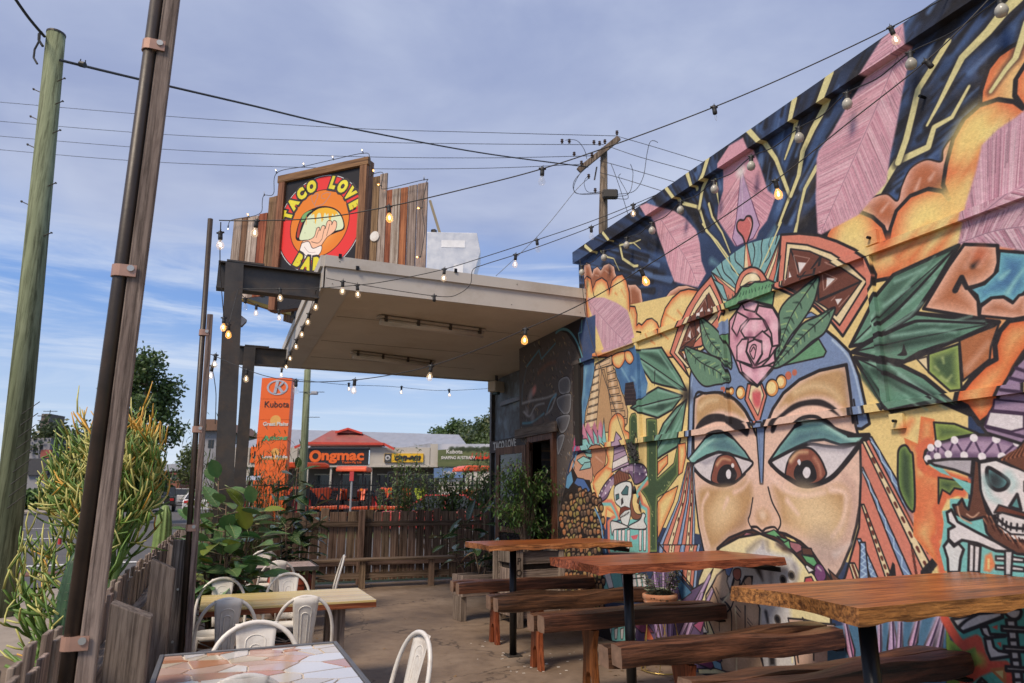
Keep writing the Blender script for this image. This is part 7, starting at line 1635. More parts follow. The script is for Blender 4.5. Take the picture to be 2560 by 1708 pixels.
# landscape billboard print
def paint_bill():
    cv = Canvas(640, 224, (150, 160, 175)); P = cv.poly
    for k in range(40): cv.spray([(R.uniform(0, 640), R.uniform(0, 60))], R.uniform(40, 100), (196, 196, 204), .3)
    P([(0, 60), (200, 46), (420, 70), (640, 66), (640, 224), (0, 224)], (96, 104, 70)); 
    for k in range(60): x = R.uniform(120, 560); cv.spray([(x, 52+R.uniform(-10, 14))], R.uniform(12, 34), (52, 62, 42), .8)
    for k in range(40): cv.line([(R.uniform(0, 640), R.uniform(90, 224)), (R.uniform(0, 640), R.uniform(90, 224))], (116, 120, 80) if k % 2 else (78, 92, 56), 20, 6, soft=8, a=.3)
    for k, x in enumerate((310, 350, 390, 430, 470, 515, 570)):
        s_ = .7+.07*k; P([(x, 130), (x+40*s_, 122-8*s_), (x+50*s_, 150), (x, 156)], (208, 62, 40)); cv.dots([(x+8, 160), (x+40*s_, 158)], 13*s_, (34, 26, 26)); cv.line([(x+20, 125), (x+24, 98-6*s_), (x+44*s_, 96-6*s_)], (190, 58, 40), 6, 5)
    return cv.a
A_, B_ = f42.p(1095, 1167), f42.p(1260, 1111)
mb = MB(); mb.box(A_[0], B_[0], -.25, -.1, A_[1], B_[1]); mb.build('billboard', image_mat('landscape_print', paint_bill(), A_[0], B_[0], A_[1], B_[1], 'x', .5), bd)
ftext(f42, 'Kubota', 1117, 1157, 1130, 10, M_SWHITE, bd, -.27, .02); ftext(f42, 'SHAPING AUSTRALIA', 1104, 1190, 1145, 8, M_SWHITE, bd, -.27, .03)
mb = MB(); f42.rect(mb, 1085, 1171, 1159, 1195, -.2, -.02); mb.build('blue_sign', plain('sign_blue', (.12, .2, .36), .4, 0, .3, .6), bd); ftext(f42, 'Kubota', 1110, 1142, 1182, 9, M_SWHITE, bd, -.22, .02)
# ---- orange pylon
f28 = Fr(28)
pyl = fthing('orange_pylon_sign', 'tall orange pylon sign stacked with tractor brand names', 'sign', f28)
mb = MB(); a_, b_ = f28.p(655, 945), f28.p(730, 945); w0 = a_[0], b_[0]
segs = [945, 998, 1050, 1094, 1140, 1178, 1345]
for i, (y0_, y1_) in enumerate(zip(segs, segs[1:])): mb = MB(); mb.box(w0[0], w0[1], -.0, .45, f28.p(690, y1_)[1]+.012, f28.p(690, y0_)[1]); mb.build('panel', M_CAN, pyl)
mb = MB(); mb.box(w0[0]+.02, w0[1]-.02, .02, .42, -.3, f28.p(690, 947)[1]); mb.build('core', plain('dark_orange', (.45, .07, .01), .5), pyl)
c = f28.p(694, 969); M_CHR = plain('emblem_silver', (.46, .46, .50), .3, .3, .25, 4)
mb = MB(); mb.lathe([(.36, -.015), (.44, -.03), (.44, .0), (.36, .0), (.36, -.015)], 40, Matrix.Translation((c[0], -.02, c[1]))@Matrix.Diagonal((1, 1, .72, 1))@Euler((rad(90), 0, 0)).to_matrix().to_4x4()); mb.build('emblem_ring', M_CHR, pyl)
mb = MB()
for poly in ([(-.15, -.24), (-.03, -.24), (.05, .25), (-.07, .25)], [(.02, .02), (.2, .25), (.29, .22), (.06, -.02)], [(.0, .0), (.18, -.24), (.30, -.2), (.08, .06)]): mb.prism(poly, -.035, -.002, T(c[0], 0, c[1]))
mb.build('emblem_letter', M_CHR, pyl)
ftext(f28, 'Kubota', 662, 723, 1011, 15, M_SBLK, pyl, -.01, .0); ftext(f28, 'Great Plains', 658, 721, 1060, 10, M_SWHITE, pyl, -.01, .03); ftext(f28, 'KRONE', 673, 720, 1096, 9, plain('sign_green', (.10, .32, .14), .4), pyl, -.01, .05, .3); ftext(f28, 'Land Pride', 656, 719, 1142, 8, M_SWHITE, pyl, -.02, .03)
c = f28.p(689, 1048); mb = MB(); mb.lathe([(0, -.01), (.22, -.01), (.22, 0), (0, 0)], 24, Matrix.Translation((c[0], -.004, c[1]-.06))@Euler((rad(90), 0, 0)).to_matrix().to_4x4()); mb.build('sun_mark', plain('sun_gold', (.7, .35, .08), .5), pyl)
c = f28.p(688, 1131); mb = MB(); mb.lathe([(0, -.01), (.17, -.01), (.17, 0), (0, 0)], 16, Matrix.Translation((c[0], -.004, c[1]))@Euler((rad(90), 0, 0)).to_matrix().to_4x4()); f28.rect(mb, 655, 1143, 720, 1149, -.015, -.001); mb.build('wheat_mark', MATS['sun_gold'], pyl)
c = f28.p(665, 1096); mb = MB(); mb.prism([(-.14, -.1), (-.04, -.1), (.02, 0), (.08, -.1), (.16, -.1), (.06, .1), (-.02, .1)], -.02, -.001, T(c[0], 0, c[1])); mb.build('krone_mark', MATS['sign_green'], pyl)
# ---- palisade fence (bars)
f27 = Fr(27.2)
pf = fthing('bar_fence', 'black steel bar fence in front of the orange tractors', 'fence', f27)
x0, x1 = f27.p(590, 1245)[0], f27.p(1275, 1245)[0]; zt_ = f27.p(900, 1203)[1]
mb = MB(); mb.tube([(0, 0, .05), (0, 0, 1.82)], .014, 5); o = mb.build('bar', M_BLACK); bme = o.data; bpy.data.objects.remove(o)
n = 92
for k in range(n): piece(bme, 'bar', pf, T(x0+(x1-x0)*k/(n-1), 0, zt_-1.82))
for z_ in (zt_-.16, zt_-1.5): mb = MB(); mb.box(x0, x1, -.03, .03, z_-.025, z_+.025); mb.build('rail', M_BLACK, pf)
for k in range(9): mb = MB(); xx = x0+(x1-x0)*(k+.37)/9; mb.box(xx-.04, xx+.04, -.04, .04, -.1, zt_+.02); mb.build('post', M_BLACK, pf)
# ---- tractors
mb = MB(); f27b = Fr(28.9); mb.box(-14, 12, 0, 12, -.3, .50); o = mb.build('dealer_yard', M_ASPH); o.location = f27b.o; o.rotation_euler = (0, 0, -YAW); tag(o, kind='structure')
M_TOR = plain('tractor_orange', (.72, .10, .025), .35, 0, .08, 2); M_TIRE = plain('tyre_rubber', (.02, .02, .02), .85, 0, .3, 6); M_RIM = plain('red_rim', (.5, .03, .03), .4)
def wheel(t, x, y, r, w_, lug=True):
    o = bpy.data.objects.new('wheel', None); col.objects.link(o); par(o, t); o.location = (x, y, r)
    mb = MB(); M_ = T(0, 0, 0, 0, 0, rad(90)); mb.lathe([(r*.58, -w_/2), (r*.9, -w_/2), (r*.97, -w_*.35), (r*.97, w_*.35), (r*.9, w_/2), (r*.58, w_/2)], 28, M_)
    if lug:
        for k in range(20):
            an = 2*math.pi*k/20
            for s_ in (-1, 1): c0, c1 = math.cos(an), math.sin(an); c2, c3 = math.cos(an+.16), math.sin(an+.16); mb.beam((s_*w_*.48, c0*r*.97, c1*r*.97), (0, c2*r*.99, c3*r*.99), .05*r/.7, .05*r/.7, (0, c0, c1))
    mb.build('tyre', M_TIRE, o); mb = MB(); mb.lathe([(0, -w_*.2), (r*.3, -w_*.2), (r*.57, -w_*.45), (r*.6, -w_*.45), (r*.6, w_*.45), (r*.57, w_*.45), (r*.3, w_*.2), (0, w_*.2)], 20, M_); mb.build('rim', M_RIM, o)
def tractor(lab, px, d, rz, s=1., canopy=True, loader=False, kind='tractor'):
    q = at(px, 1245, d); t = thing('farm_tractor', lab, 'tractor', (q.x, q.y, gz(q.x, q.y)+.26), -YAW+rz, 'orange tractors in the dealer yard'); t.scale = (s, s, s)
    # local: forward +y
    for s_ in (-1, 1): wheel(t, s_*.78, 0, .72, .42); wheel(t, s_*.68, 2.05, .42, .26)
    mb = MB(); mb.prism([(.35, .75), (.35, 1.42), (1.2, 1.5), (2.35, 1.38), (2.5, 1.2), (2.5, .75)], -.33, .33, T(0, 0, 0, rad(90))); mb.build('bonnet', M_TOR, t, bevel=.04)
    mb = MB(); mb.cbox(-.36, .36, -.4, 2.3, .40, .95, .03); mb.cbox(-.62, .62, -.12, .12, .6, .84, .03); mb.cbox(-.55, .55, 1.95, 2.12, .35, .5, .02); mb.build('chassis', M_BLKP, t)
    for s_ in (-1, 1): mb = MB(); mb.prism([(-.72, 1.0), (-.45, 1.5), (.3, 1.55), (.7, 1.2), (.6, 1.15), (.28, 1.45), (-.4, 1.4), (-.62, 1.0)], s_*.48, s_*.64, T(0, 0, 0, rad(90))); mb.build('mudguard', M_TOR, t)
    mb = MB(); mb.cbox(-.24, .24, -.25, .2, 1.05, 1.15, .03); mb.cbox(-.24, .24, -.32, -.24, 1.1, 1.6, .03); mb.build('seat', M_BLKP, t)
    mb = MB(); mb.tube([(0, .7, 1.2), (0, .5, 1.62)], .03, 6); mb.tube([(.18*math.cos(a_), .48+.05*math.sin(a_), 1.62+.18*math.sin(a_)) for a_ in np.linspace(0, 6.29, 17)], .018, 6); mb.build('steering_wheel', M_BLKP, t)
    mb = MB(); 
    for s_ in (-1, 1): mb.beam((s_*.5, -.42, .8), (s_*.5, -.42, 2.3), .07, .07)
    mb.beam((-.5, -.42, 2.3), (.5, -.42, 2.3), .07, .07); mb.build('roll_bar', M_BLKP, t)
    if canopy: mb = MB(); mb.prism([(-.95, 2.32), (-.9, 2.5), (-.7, 2.58), (.9, 2.58), (1.1, 2.5), (1.15, 2.36)], -.72, .72, T(0, 0, 0, rad(90))); mb.build('canopy', M_TOR, t, bevel=.05)
    for s_ in (-1, 1): mb = MB(); mb.cbox(s_*.5-.1, s_*.5+.1, -.78, -.70, 1.4, 1.52, .02); mb.build('tail_light', plain('amber_lamp', (.8, .2, .02), .3), t)
    mb = MB(); mb.tube([(.38, 1.3, 1.4), (.38, 1.3, 2.1)], .035, 8); mb.build('exhaust', M_BLKP, t)
    if loader:
        for s_ in (-1, 1): mb = MB(); mb.beam((s_*.45, .9, 1.5), (s_*.45, 2.6, 1.9), .1, .14); mb.beam((s_*.45, 2.6, 1.9), (s_*.45, 3.3, 1.1), .1, .14); mb.build('loader_arm', M_TOR, t)
        mb = MB(); mb.prism([(3.2, .8), (3.2, 1.5), (3.3, 1.55), (3.9, .85), (3.85, .75)], -.9, .9, T(0, 0, 0, rad(90))); mb.build('bucket', M_TOR, t)
tractor('orange canopied tractor beside the orange pylon, seen from its side', 752, 31, rad(-70), .98)
tractor('orange canopied tractor seen square from behind, under the black fascia sign', 882, 31, rad(4), .92)
tractor('orange tractor nose showing at the left of the pylon', 612, 31, rad(-80), .8, False)
tractor('orange loader tractor at the right behind the thin shrub', 1190, 30, rad(-62), .92, True, True)
tractor('orange tractor without canopy in the gap between the two canopied ones', 985, 34, rad(30), .95, False)
def slasher(lab, px, d, rz):
    q = at(px, 1245, d); t = thing('mower_deck', lab, 'mower deck', (q.x, q.y, gz(q.x, q.y)+.1), -YAW+rz, 'orange mower decks parked behind the bar fence')
    mb = MB(); mb.prism([(-.8, .3), (-.78, .40), (.6, .46), (.8, .36), (.8, .3)], -.75, .75, T(0, 0, .45)); mb.build('deck', M_TOR, t, bevel=.03)
    for x_, y_ in ((-.6, .95), (.6, .95)): mb = MB(); mb.lathe([(0, -.08), (.2, -.08), (.2, .08), (0, .08)], 14, T(x_, y_, .25, 0, 0, rad(90))); mb.build('wheel', M_TIRE, t)
    mb = MB(); mb.beam((-.3, -.7, .9), (0, -.9, 1.35), .05, .05); mb.beam((.3, -.7, .9), (0, -.9, 1.35), .05, .05); mb.beam((0, -.9, 1.35), (0, .6, .9), .04, .04); mb.build('hitch', M_BLKP, t)
    mb = MB(); mb.cbox(-.09, .09, -.78, -.76, .7, .82, .005); mb.build('lamp', MATS['amber_lamp'], t)
slasher('orange mower deck at the left, in front of the canopied tractors', 820, 28.6, 0); slasher('orange mower deck in the middle beside the leaning red sign', 930, 28.4, .2); slasher('orange mower deck at the right before the shrubs', 995, 28.8, -.2)
# ---- cars
M_CGL = plain('car_glass', (.03, .035, .04), .06)
def car(name, lab, cat, px, d, rz, mat, prof, cabin, wb, w_=1.75, wr=.32, group=None, loc=None):
    q = loc or at(px, 1245, d); t = thing(name, lab, cat, (q.x, q.y, gz(q.x, q.y)+.02), rz, group)
    mb = MB(); mb.prism(prof, -w_/2, w_/2, T(0, 0, 0, rad(90))); mb.build('body', mat, t, bevel=.07)
    inner = [(x*.985+(0), z) for x, z in cabin]; mb = MB(); n = len(cabin)
    vs = []
    for s_ in (-1, 1):
        for x, z in cabin: k = 1-.16*(z-cabin[0][1])/(max(c[1] for c in cabin)-cabin[0][1]); vs.append((-s_*w_/2*k*.97, x, z))
    mb.add(vs, [tuple(range(n)), tuple(range(2*n-1, n-1, -1))]+[(i, i+n, (i+1) % n+n, (i+1) % n) for i in range(n)]); mb.build('cabin_glass', M_CGL, t)
    top = sorted(cabin, key=lambda c_: -c_[1])[:2]; xa, xb = min(top[0][0], top[1][0]), max(top[0][0], top[1][0]); zt2 = top[0][1]
    mb = MB(); mb.cbox(-w_*.41, w_*.41, xa-.03, xb+.03, zt2-.02, zt2+.04, .02); mb.build('roof', mat, t)
    for s_ in (-1, 1):
        for (x0_, z0_), (x1_, z1_) in ((cabin[0], (xa, zt2)), (cabin[-1], (xb, zt2)), (((cabin[0][0]+cabin[-1][0])/2, cabin[0][1]), ((xa+xb)/2, zt2))): mb = MB(); mb.beam((s_*w_*.485, x0_, z0_), (s_*w_*.405, x1_, z1_), .06, .06); mb.build('pillar', mat, t)
        for y_ in (-wb/2, wb/2):
            o = bpy.data.objects.new('wheel', None); col.objects.link(o); par(o, t); o.location = (s_*(w_/2-.1), y_, wr); M_ = T(0, 0, 0, 0, 0, rad(90))
            mb = MB(); mb.lathe([(wr*.6, -.11), (wr, -.09), (wr, .09), (wr*.6, .11)], 20, M_); mb.build('tyre', M_TIRE, o); mb = MB(); mb.lathe([(0, -.1), (wr*.6, -.09), (wr*.6, .09), (0, .1)], 14, M_); mb.build('rim', plain('alloy', (.4, .4, .4), .3, .6), o)
    ys = [p[0] for p in prof]
    for s_ in (-1, 1):
        mb = MB(); mb.cbox(s_*w_*.36-.14, s_*w_*.36+.14, max(ys)-.03, max(ys)+.02, .62, .76, .02); mb.build('headlight', plain('lamp_glass', (.7, .7, .68), .1), t)
        mb = MB(); mb.cbox(s_*w_*.38-.12, s_*w_*.38+.12, min(ys)-.02, min(ys)+.03, .72, .88, .02); mb.build('tail_light', plain('lamp_red', (.5, .02, .02), .2), t)
    mb = MB(); mb.cbox(-.22, .22, min(ys)-.025, min(ys)+.0, .55, .66, .005); mb.build('number_plate', M_SWHITE, t)
    return t
SED = [(-2.2, .3), (-2.25, .8), (-2.1, .95), (2.0, .9), (2.25, .7), (2.25, .3)]; SEDC = [(-1.9, .93), (-1.1, 1.42), (.4, 1.42), (1.15, .93)]
HAT = [(-1.95, .3), (-2.0, .95), (1.6, .98), (2.0, .75), (2.0, .3)]; HATC = [(-1.93, .96), (-1.6, 1.5), (.3, 1.5), (1.2, .96)]
UTE = [(-2.5, .45), (-2.5, 1.02), (-.6, 1.05), (1.4, 1.1), (2.3, 1.0), (2.4, .75), (2.4, .45)]; UTEC = [(-.65, 1.05), (-.5, 1.72), (.6, 1.72), (1.35, 1.06)]
M_RED = plain('car_red', (.5, .05, .05), .25); M_CWH = plain('car_white', (.66, .66, .66), .25); M_CBL = plain('car_black', (.025, .023, .022), .25); M_CSI = plain('car_silver', (.4, .41, .43), .25, .3)
car('parked_car', 'red sedan parked beyond the bar fence behind the shrubs', 'car', 1112, 24.5, -YAW+rad(72), M_RED, SED, SEDC, 2.6)
car('parked_car', 'white utility vehicle at the far right beyond the fence beside the open door', 'car', 1262, 25, -YAW+rad(80), M_CWH, UTE, UTEC, 3.0)
car('parked_car', 'white hatchback parked at the kerb between the pencil cactus and tall pole', 'car', 453, 66, rad(3), M_CWH, HAT, HATC, 2.5)
car('parked_car', 'white car just right of the thin tall pole down the street', 'car', 512, 44, rad(-8), M_CWH, SED, SEDC, 2.6)
car('parked_ute', 'dark utility vehicle parked on the street behind the pencil cactus tips', 'ute', 405, 50, rad(2), M_CBL, UTE, UTEC, 3.0, 1.85, .38)
car('parked_car', 'silver car farthest down the street', 'car', 468, 78, rad(2), M_CSI, SED, SEDC, 2.6)
# ---- left street furniture and buildings
def box_building(name, lab, px0, px1, pyt, d, depth, mat, parts=()):
    f = Fr(d); t = fthing(name, lab, 'building', f); a_, b_ = f.p(px0, pyt), f.p(px1, pyt); mb = MB(); mb.box(a_[0], b_[0], 0, depth, -.5, a_[1]); mb.build('wall', mat, t)
    for nm, x0, y0, x1, y1, m_, yy in parts: mb = MB(); f.rect(mb, x0, y0, x1, y1, -yy, -.002); mb.build(nm, m_, t)
    return t, f
M_GW = plain('grey_render', (.25, .25, .27), .7, 0, .08, 1); M_BRICK = plain('brick_red', (.22, .085, .055), .85, 0, .25, 5)
t, f = box_building('grey_building', 'grey rendered building with dark roller panel across the road at far left', 48, 128, 1095, 55, 9, M_GW, (('roller_panel', 70, 1147, 130, 1188, plain('roller', (.05, .05, .055), .5), .3), ('window', 82, 1110, 92, 1135, M_GLASSD, .05), ('window', 98, 1112, 108, 1135, M_GLASSD, .05), ('red_panel', 104, 1125, 132, 1145, plain('red_panel', (.26, .07, .05), .5), .2)))
mb = MB(); f.rect(mb, 52, 1027, 84, 1095, 2, 4); mb.build('roof_tower', plain('tower_brown', (.12, .10, .09), .7), t); mb = MB()
for k in range(5): f.rect(mb, 53, 1032+k*12, 83, 1034+k*12, 1.93, 1.99)
mb.build('louvre', M_SHADE, t); mb = MB(); a_ = f.p(65, 1014); mb.tube([(a_[0], 3, a_[1]-.6), (a_[0], 3, a_[1])], .03, 5); mb.beam((a_[0]-.6, 3, a_[1]-.1), (a_[0]+.6, 3, a_[1]-.1), .05, .05); mb.build('antenna', M_BLKP, t)
t, f = box_building('low_shop', 'low brick shop with grey hipped roof far down the street', 405, 452, 1180, 90, 8, M_BRICK, (('window', 412, 1190, 420, 1200, M_GLASSD, .05), ('window', 428, 1190, 440, 1200, M_GLASSD, .05), ('sign_board', 408, 1182, 446, 1187, plain('red_panel', (0, 0, 0)), .3)))
g_ = MB(); P3 = [f.p(*q) for q in ((398, 1180), (412, 1162), (445, 1160), (468, 1178))]; g_.prism(P3, -.5, 8, I4()); g_.build('roof', M_ROOFG, t)
t, f = box_building('brown_gable_house', 'brown roofed building glimpsed between the poles behind the steel column', 505, 560, 1075, 60, 8, M_GW, (('window', 520, 1100, 535, 1120, M_GLASSD, .05),))
g_ = MB(); P3 = [f.p(*q) for q in ((500, 1078), (512, 1050), (545, 1050), (575, 1078))]; g_.prism(P3, -.6, 8, I4()); g_.build('roof', plain('brown_roof', (.16, .09, .06), .8, 0, .2, 3), t)
def roadsign(lab, px, d, pyt, pyb, w_, colr, txt=None, wpx=None, rz=0.):
    f = Fr(d); c = f.p(px, pyt); b_ = f.p(px, pyb); q = f.o+_R*c[0]; t = thing('road_sign', lab, 'sign', (q.x, q.y, gz(q.x, q.y)), f.rz+rz)
    z0_ = gz(q.x, q.y); mb = MB(); mb.tube([(0, .03, 0), (0, .03, c[1]-z0_)], .03, 8); mb.build('pole', plain('pole_grey', (.35, .35, .35), .5, .3), t)
    mb = MB(); mb.cbox(-w_/2, w_/2, -.012, .0, b_[1]-z0_, c[1]-z0_, .004); mb.build('plate', colr, t)
    if txt: text(txt, (c[1]-b_[1])*.6, M_SWHITE, t, T(0, -.016, (c[1]+b_[1])/2-z0_, 0, rad(90)), bold=.01, ext=.002)
    return t
roadsign('small red sign on a leaning grey pole in front of the mower decks', 880, 20, 1179, 1203, .12, M_RED)
roadsign('blue and white street name sign left of the orange pylon', 630, 24, 1190, 1201, .62, plain('street_sign', (.50, .53, .66), .4))
roadsign('blank grey back of a tall sign beside the green pole', 46, 26, 1108, 1172, .34, plain('sign_back', (.36, .35, .35), .5, .4))
roadsign('small red and white sign post in front of the clipped hedge', 107, 33, 1186, 1200, .22, M_RED)
for px, d, lab in ((165, 21, 'white and red marker post at the left of the pencil cactus'), (420, 20, 'white and red marker post at the right of the pencil cactus')):
    q = at(px, 1245, d); t = thing('marker_post', lab, 'post', (q.x, q.y, gz(q.x, q.y))); mb = MB(); mb.lathe([(.045, .2), (.045, .7), (.03, .75), (0, .76)], 12); mb.build('shaft', M_SWHITE, t, True); mb = MB(); mb.lathe([(.05, 0), (.05, .2)], 12); mb.build('band', M_RED, t, True)
# ---- poles
M_GPOLE = wood('green_pole', (.17, .17, .12), (.15, .18, .10), (.28, .32, .20), 'z', .5, .8, .05, .004)
def pole(lab, px0, py0, px1, pyt, d, r0, r1, name='utility_pole', mat=None):
    f = Fr(d); b_ = f.p(px0, py0); c = f.p(px1, pyt); q = f.o+_R*b_[0]; z0_ = gz(q.x, q.y); t = thing(name, lab, 'pole', (q.x, q.y, z0_), f.rz)
    k = (c[0]-b_[0])/max(c[1]-b_[1], .01); dx = -(b_[1]-z0_)*k
    top = Vector((c[0]-b_[0], 0, c[1]-z0_)); mb = MB(); mb.tube([(dx, 0, -.3), top*.5+Vector((dx*.5, 0, 0)), top], [r0, (r0+r1)/2, r1], 18); mb.build('shaft', mat or M_GPOLE, t, True); return t, top, dx
t, top, dx = pole('thick green weathered utility pole with climbing pegs at the far left', 8, 1470, 140, 88, 9.6, .175, .132)
mb = MB(); mb.tube([top, top+Vector((0, 0, .03))], .138, 18); mb.build('cap', M_STEEL, t)
for i, (py, s_) in enumerate(((205, 1), (232, -1), (262, 1), (300, -1), (334, 1), (370, -1), (466, 1), (512, -1), (590, 1))):
    f = Fr(9.6); z_ = f.p(100, py)[1]-t.location.z; u = z_/top.z; xx = dx+(top.x-dx)*u; rr_ = .175+(.132-.175)*u
    mb = MB(); mb.tube([(xx+s_*rr_*.8, -.05, z_-.03), (xx+s_*(rr_+.10), -.05, z_+.03)], .008, 5); mb.tube([(xx+s_*(rr_+.095), -.05, z_+.02), (xx+s_*(rr_+.105), -.05, z_+.04)], .016, 6); mb.build('peg', M_STEEL, t)
mb = MB(); mb.tube([top+Vector((-.08, -.13, -.30)), top+Vector((-.15, -.14, -.2)), top+Vector((-.17, -.13, -.08)), top+Vector((-.16, -.1, -.02))], .022, 6); mb.tube([top+Vector((-.14, -.14, -.2)), top+Vector((-.20, -.13, -.36)), top+Vector((-.2, -.12, -.5)), top+Vector((-.14, -.1, -.6))], .016, 6); mb.build('cable_clamp', M_BLKP, t)
mb = MB()
for k in range(9): z_ = 1.4+k*.16; mb.tube([(dx*.8-.02, -.17, z_), (dx*.8+.15, -.1, z_+.18)], .006, 4)
mb.build('torn_wire', M_BLKP, t)
t, top, dx = pole('slender green camera pole standing right of the orange pylon', 753, 1290, 769, 925, 21, .13, .10)
mb = MB(); mb.beam((0, 0, top.z-.78), (.16, -.1, top.z-.75), .04, .04); mb.cbox(.1, .3, -.2, -.06, top.z-.8, top.z-.7, .02); mb.build('camera_head', plain('camera_grey', (.4, .4, .42), .4, .4), t)  # small camera on a short arm
for z_, w_ in ((.72, .5), (1.5, .4)): mb = MB(); mb.tube([(-.28 if z_ < 1 else 0, -.12, top.z-z_), (w_, -.12, top.z-z_)], .01, 5); mb.build('bracket', M_BLKP, t)
# timber crossarm pole behind the mural
M_TP = wood('old_pole', (.12, .09, .07), (.13, .095, .07), (.30, .235, .18), 'z', .8, .9, .05, .01)
f24 = Fr(24); b_ = f24.p(1508, 1245); q = f24.o+_R*b_[0]; t = thing('power_pole', 'old timber power pole with slanted crossarm and looping wires behind the mural wall', 'power pole', (q.x, q.y, 0), f24.rz)
def l24(px, py): a_ = f24.p(px, py); return (a_[0]-b_[0], a_[1])
c = l24(1510, 372); mb = MB(); mb.tube([(0, 0, 0), (l24(1508, 560)[0], 0, l24(1508, 560)[1]), (c[0], 0, c[1])], [.2, .17, .13], 12); mb.build('shaft', M_TP, t, True)
a1, a2 = l24(1445, 433), l24(1545, 352); mb = MB(); mb.beam((a1[0], -.2, a1[1]), (a2[0], -.2, a2[1]), .12, .2); mb.build('crossarm', M_TP, t)
mb = MB(); s1, s2 = l24(1490, 425), l24(1508, 395); mb.beam((s1[0], -.25, s1[1]), (0, -.15, l24(1508, 455)[1]), .03, .05); mb.build('brace', M_STEEL, t)
M_CER = plain('brown_ceramic', (.06, .035, .03), .25)
for px, py in ((1540, 340), (1510, 362), (1497, 366), (1483, 364), (1478, 396), (1452, 415), (1404, 361), (1422, 361), (1434, 393), (1470, 448), (1486, 483)):
    c = l24(px, py); mb = MB(); mb.lathe([(0, -.1), (.05, -.09), (.03, -.04), (.07, -.02), (.04, .03), (.06, .06), (0, .1)], 8, T(c[0], -.25, c[1])); mb.build('insulator', M_CER, t)
c = l24(1522, 494); mb = MB(); mb.cbox(c[0]-.28, c[0]+.3, -.4, -.16, c[1]-.18, c[1]+.18, .05); mb.build('junction_box', plain('cable_box', (.05, .045, .04), .7), t)
mb = MB()
def loop(pts_, r_=.012):
    P_ = catmull([l24(*p) for p in pts_], False, 6); mb.tube([(x, -.3-.1*math.sin(i*.3), z) for i, (x, z) in enumerate(P_)], r_, 4)
loop([(1470, 420), (1445, 450), (1433, 475), (1440, 490), (1470, 495), (1510, 492)]); loop([(1465, 428), (1436, 460), (1432, 480), (1450, 492), (1500, 495)]); loop([(1468, 450), (1458, 465), (1462, 480), (1475, 488), (1500, 490)])
loop([(1412, 361), (1440, 365), (1460, 385), (1466, 405)]); loop([(1530, 500), (1560, 500), (1575, 480), (1580, 440), (1572, 422)]); loop([(1530, 505), (1565, 508), (1560, 480), (1545, 450), (1548, 446)]); loop([(1540, 495), (1580, 490), (1605, 450), (1615, 390), (1622, 366), (1640, 368)])
loop([(1525, 420), (1545, 480), (1568, 545), (1580, 570)]); loop([(1470, 455), (1435, 490), (1350, 590), (1240, 695)], .01)
mb.build('loose_wires', M_BLKP, t)
def wires(name, lab, lines, r_, cat='overhead wire', group=None):
    for k, (ln, lb) in enumerate(zip(lines, lab)):
        P_ = [at(*p) for p in ln]; P_ = catmull([tuple(p) for p in P_], False, 10); mb = MB(); mb.tube([Vector(p) for p in P_], r_, 5); o = mb.build(name, M_BLKP); tag(o, lb, cat, group)
wires('power_line', ['topmost thin power line crossing the sky to the crossarm pole', 'second thin power line from the top crossing the sky', 'third thin power line from the top crossing the sky', 'lowest thin power line, passing behind the taco sign'],
      [[(-30, 253, 30), (420, 291, 28), (860, 320, 26), (1230, 332, 24.5), (1540, 340, 23.8)], [(-30, 301, 30), (420, 337, 28), (860, 354, 26), (1200, 360, 24.5), (1510, 362, 23.8)], [(-30, 338, 30), (420, 374, 28), (860, 391, 26), (1200, 395, 24.5), (1478, 390, 23.8)], [(-30, 372, 30), (380, 405, 28), (860, 421, 26), (1200, 421, 24.5), (1452, 411, 23.8)]], .012, group='power lines crossing the sky')
wires('power_line', ['upper wire running down from the crossarm pole behind the mural wall', 'second wire running down behind the mural wall', 'third wire running down behind the mural wall', 'lowest wire running down behind the mural wall'],
      [[(1540, 340, 23.8), (1640, 369, 23), (1780, 412, 22)], [(1515, 364, 23.8), (1600, 393, 23), (1760, 437, 22)], [(1500, 402, 23.8), (1583, 425, 23), (1720, 465, 22)], [(1500, 432, 23.8), (1560, 448, 23), (1700, 492, 22)]], .012, group='wires beyond the crossarm pole')
wires('service_cable', ['thick black cable swooping from the green pole to the crossarm pole', 'twisted black cable leaving the top left corner of the sky'],
      [[(150, 151, 9.5), (345, 198, 11), (620, 262, 13.5), (860, 318, 16.5), (1200, 382, 21), (1470, 418, 23.7)], [(20, -30, 8.6), (70, 42, 9.1), (112, 92, 9.5)]], .024)
mb = MB(); q = at(200, 160, 9.8); q2 = at(212, 163, 9.8); mb.tube([q, q2], .05, 8); mb.tube([q, q+Vector((0, 0, .09))], .008, 4); mb.tube([q2, q2+Vector((0, 0, .09))], .008, 4); o = mb.build('cable_joint', M_BLKP); tag(o, 'lumpy black joint on the thick cable near the green pole', 'cable joint')
# ================================================================ festoon lights
M_CORD = plain('rubber_cord', (.02, .02, .021), .5, 0, .2); M_CORDW = plain('pale_cord', (.3, .29, .27), .6)
M_FILW = emis('warm_filament', (1, .52, .16), 16); M_FILC = emis('pale_filament', (1, .72, .42), 7)
M_GLA = glassy('amber_glass', (.9, .62, .25), .30); M_GLA.node_tree.nodes['Principled BSDF'].inputs['Emission Color'].default_value = (1, .45, .10, 1); M_GLA.node_tree.nodes['Principled BSDF'].inputs['Emission Strength'].default_value = .9
M_GLC = glassy('clear_glass', (.75, .78, .82), .16); M_GLW = glassy('lit_clear_glass', (.9, .8, .65), .2); M_GLW.node_tree.nodes['Principled BSDF'].inputs['Emission Color'].default_value = (1, .62, .3, 1); M_GLW.node_tree.nodes['Principled BSDF'].inputs['Emission Strength'].default_value = .18
M_OPAL = plain('dusty_opal_glass', (.42, .41, .36), .25, 0, .15, 14, dirt=(.25, .22, .18))
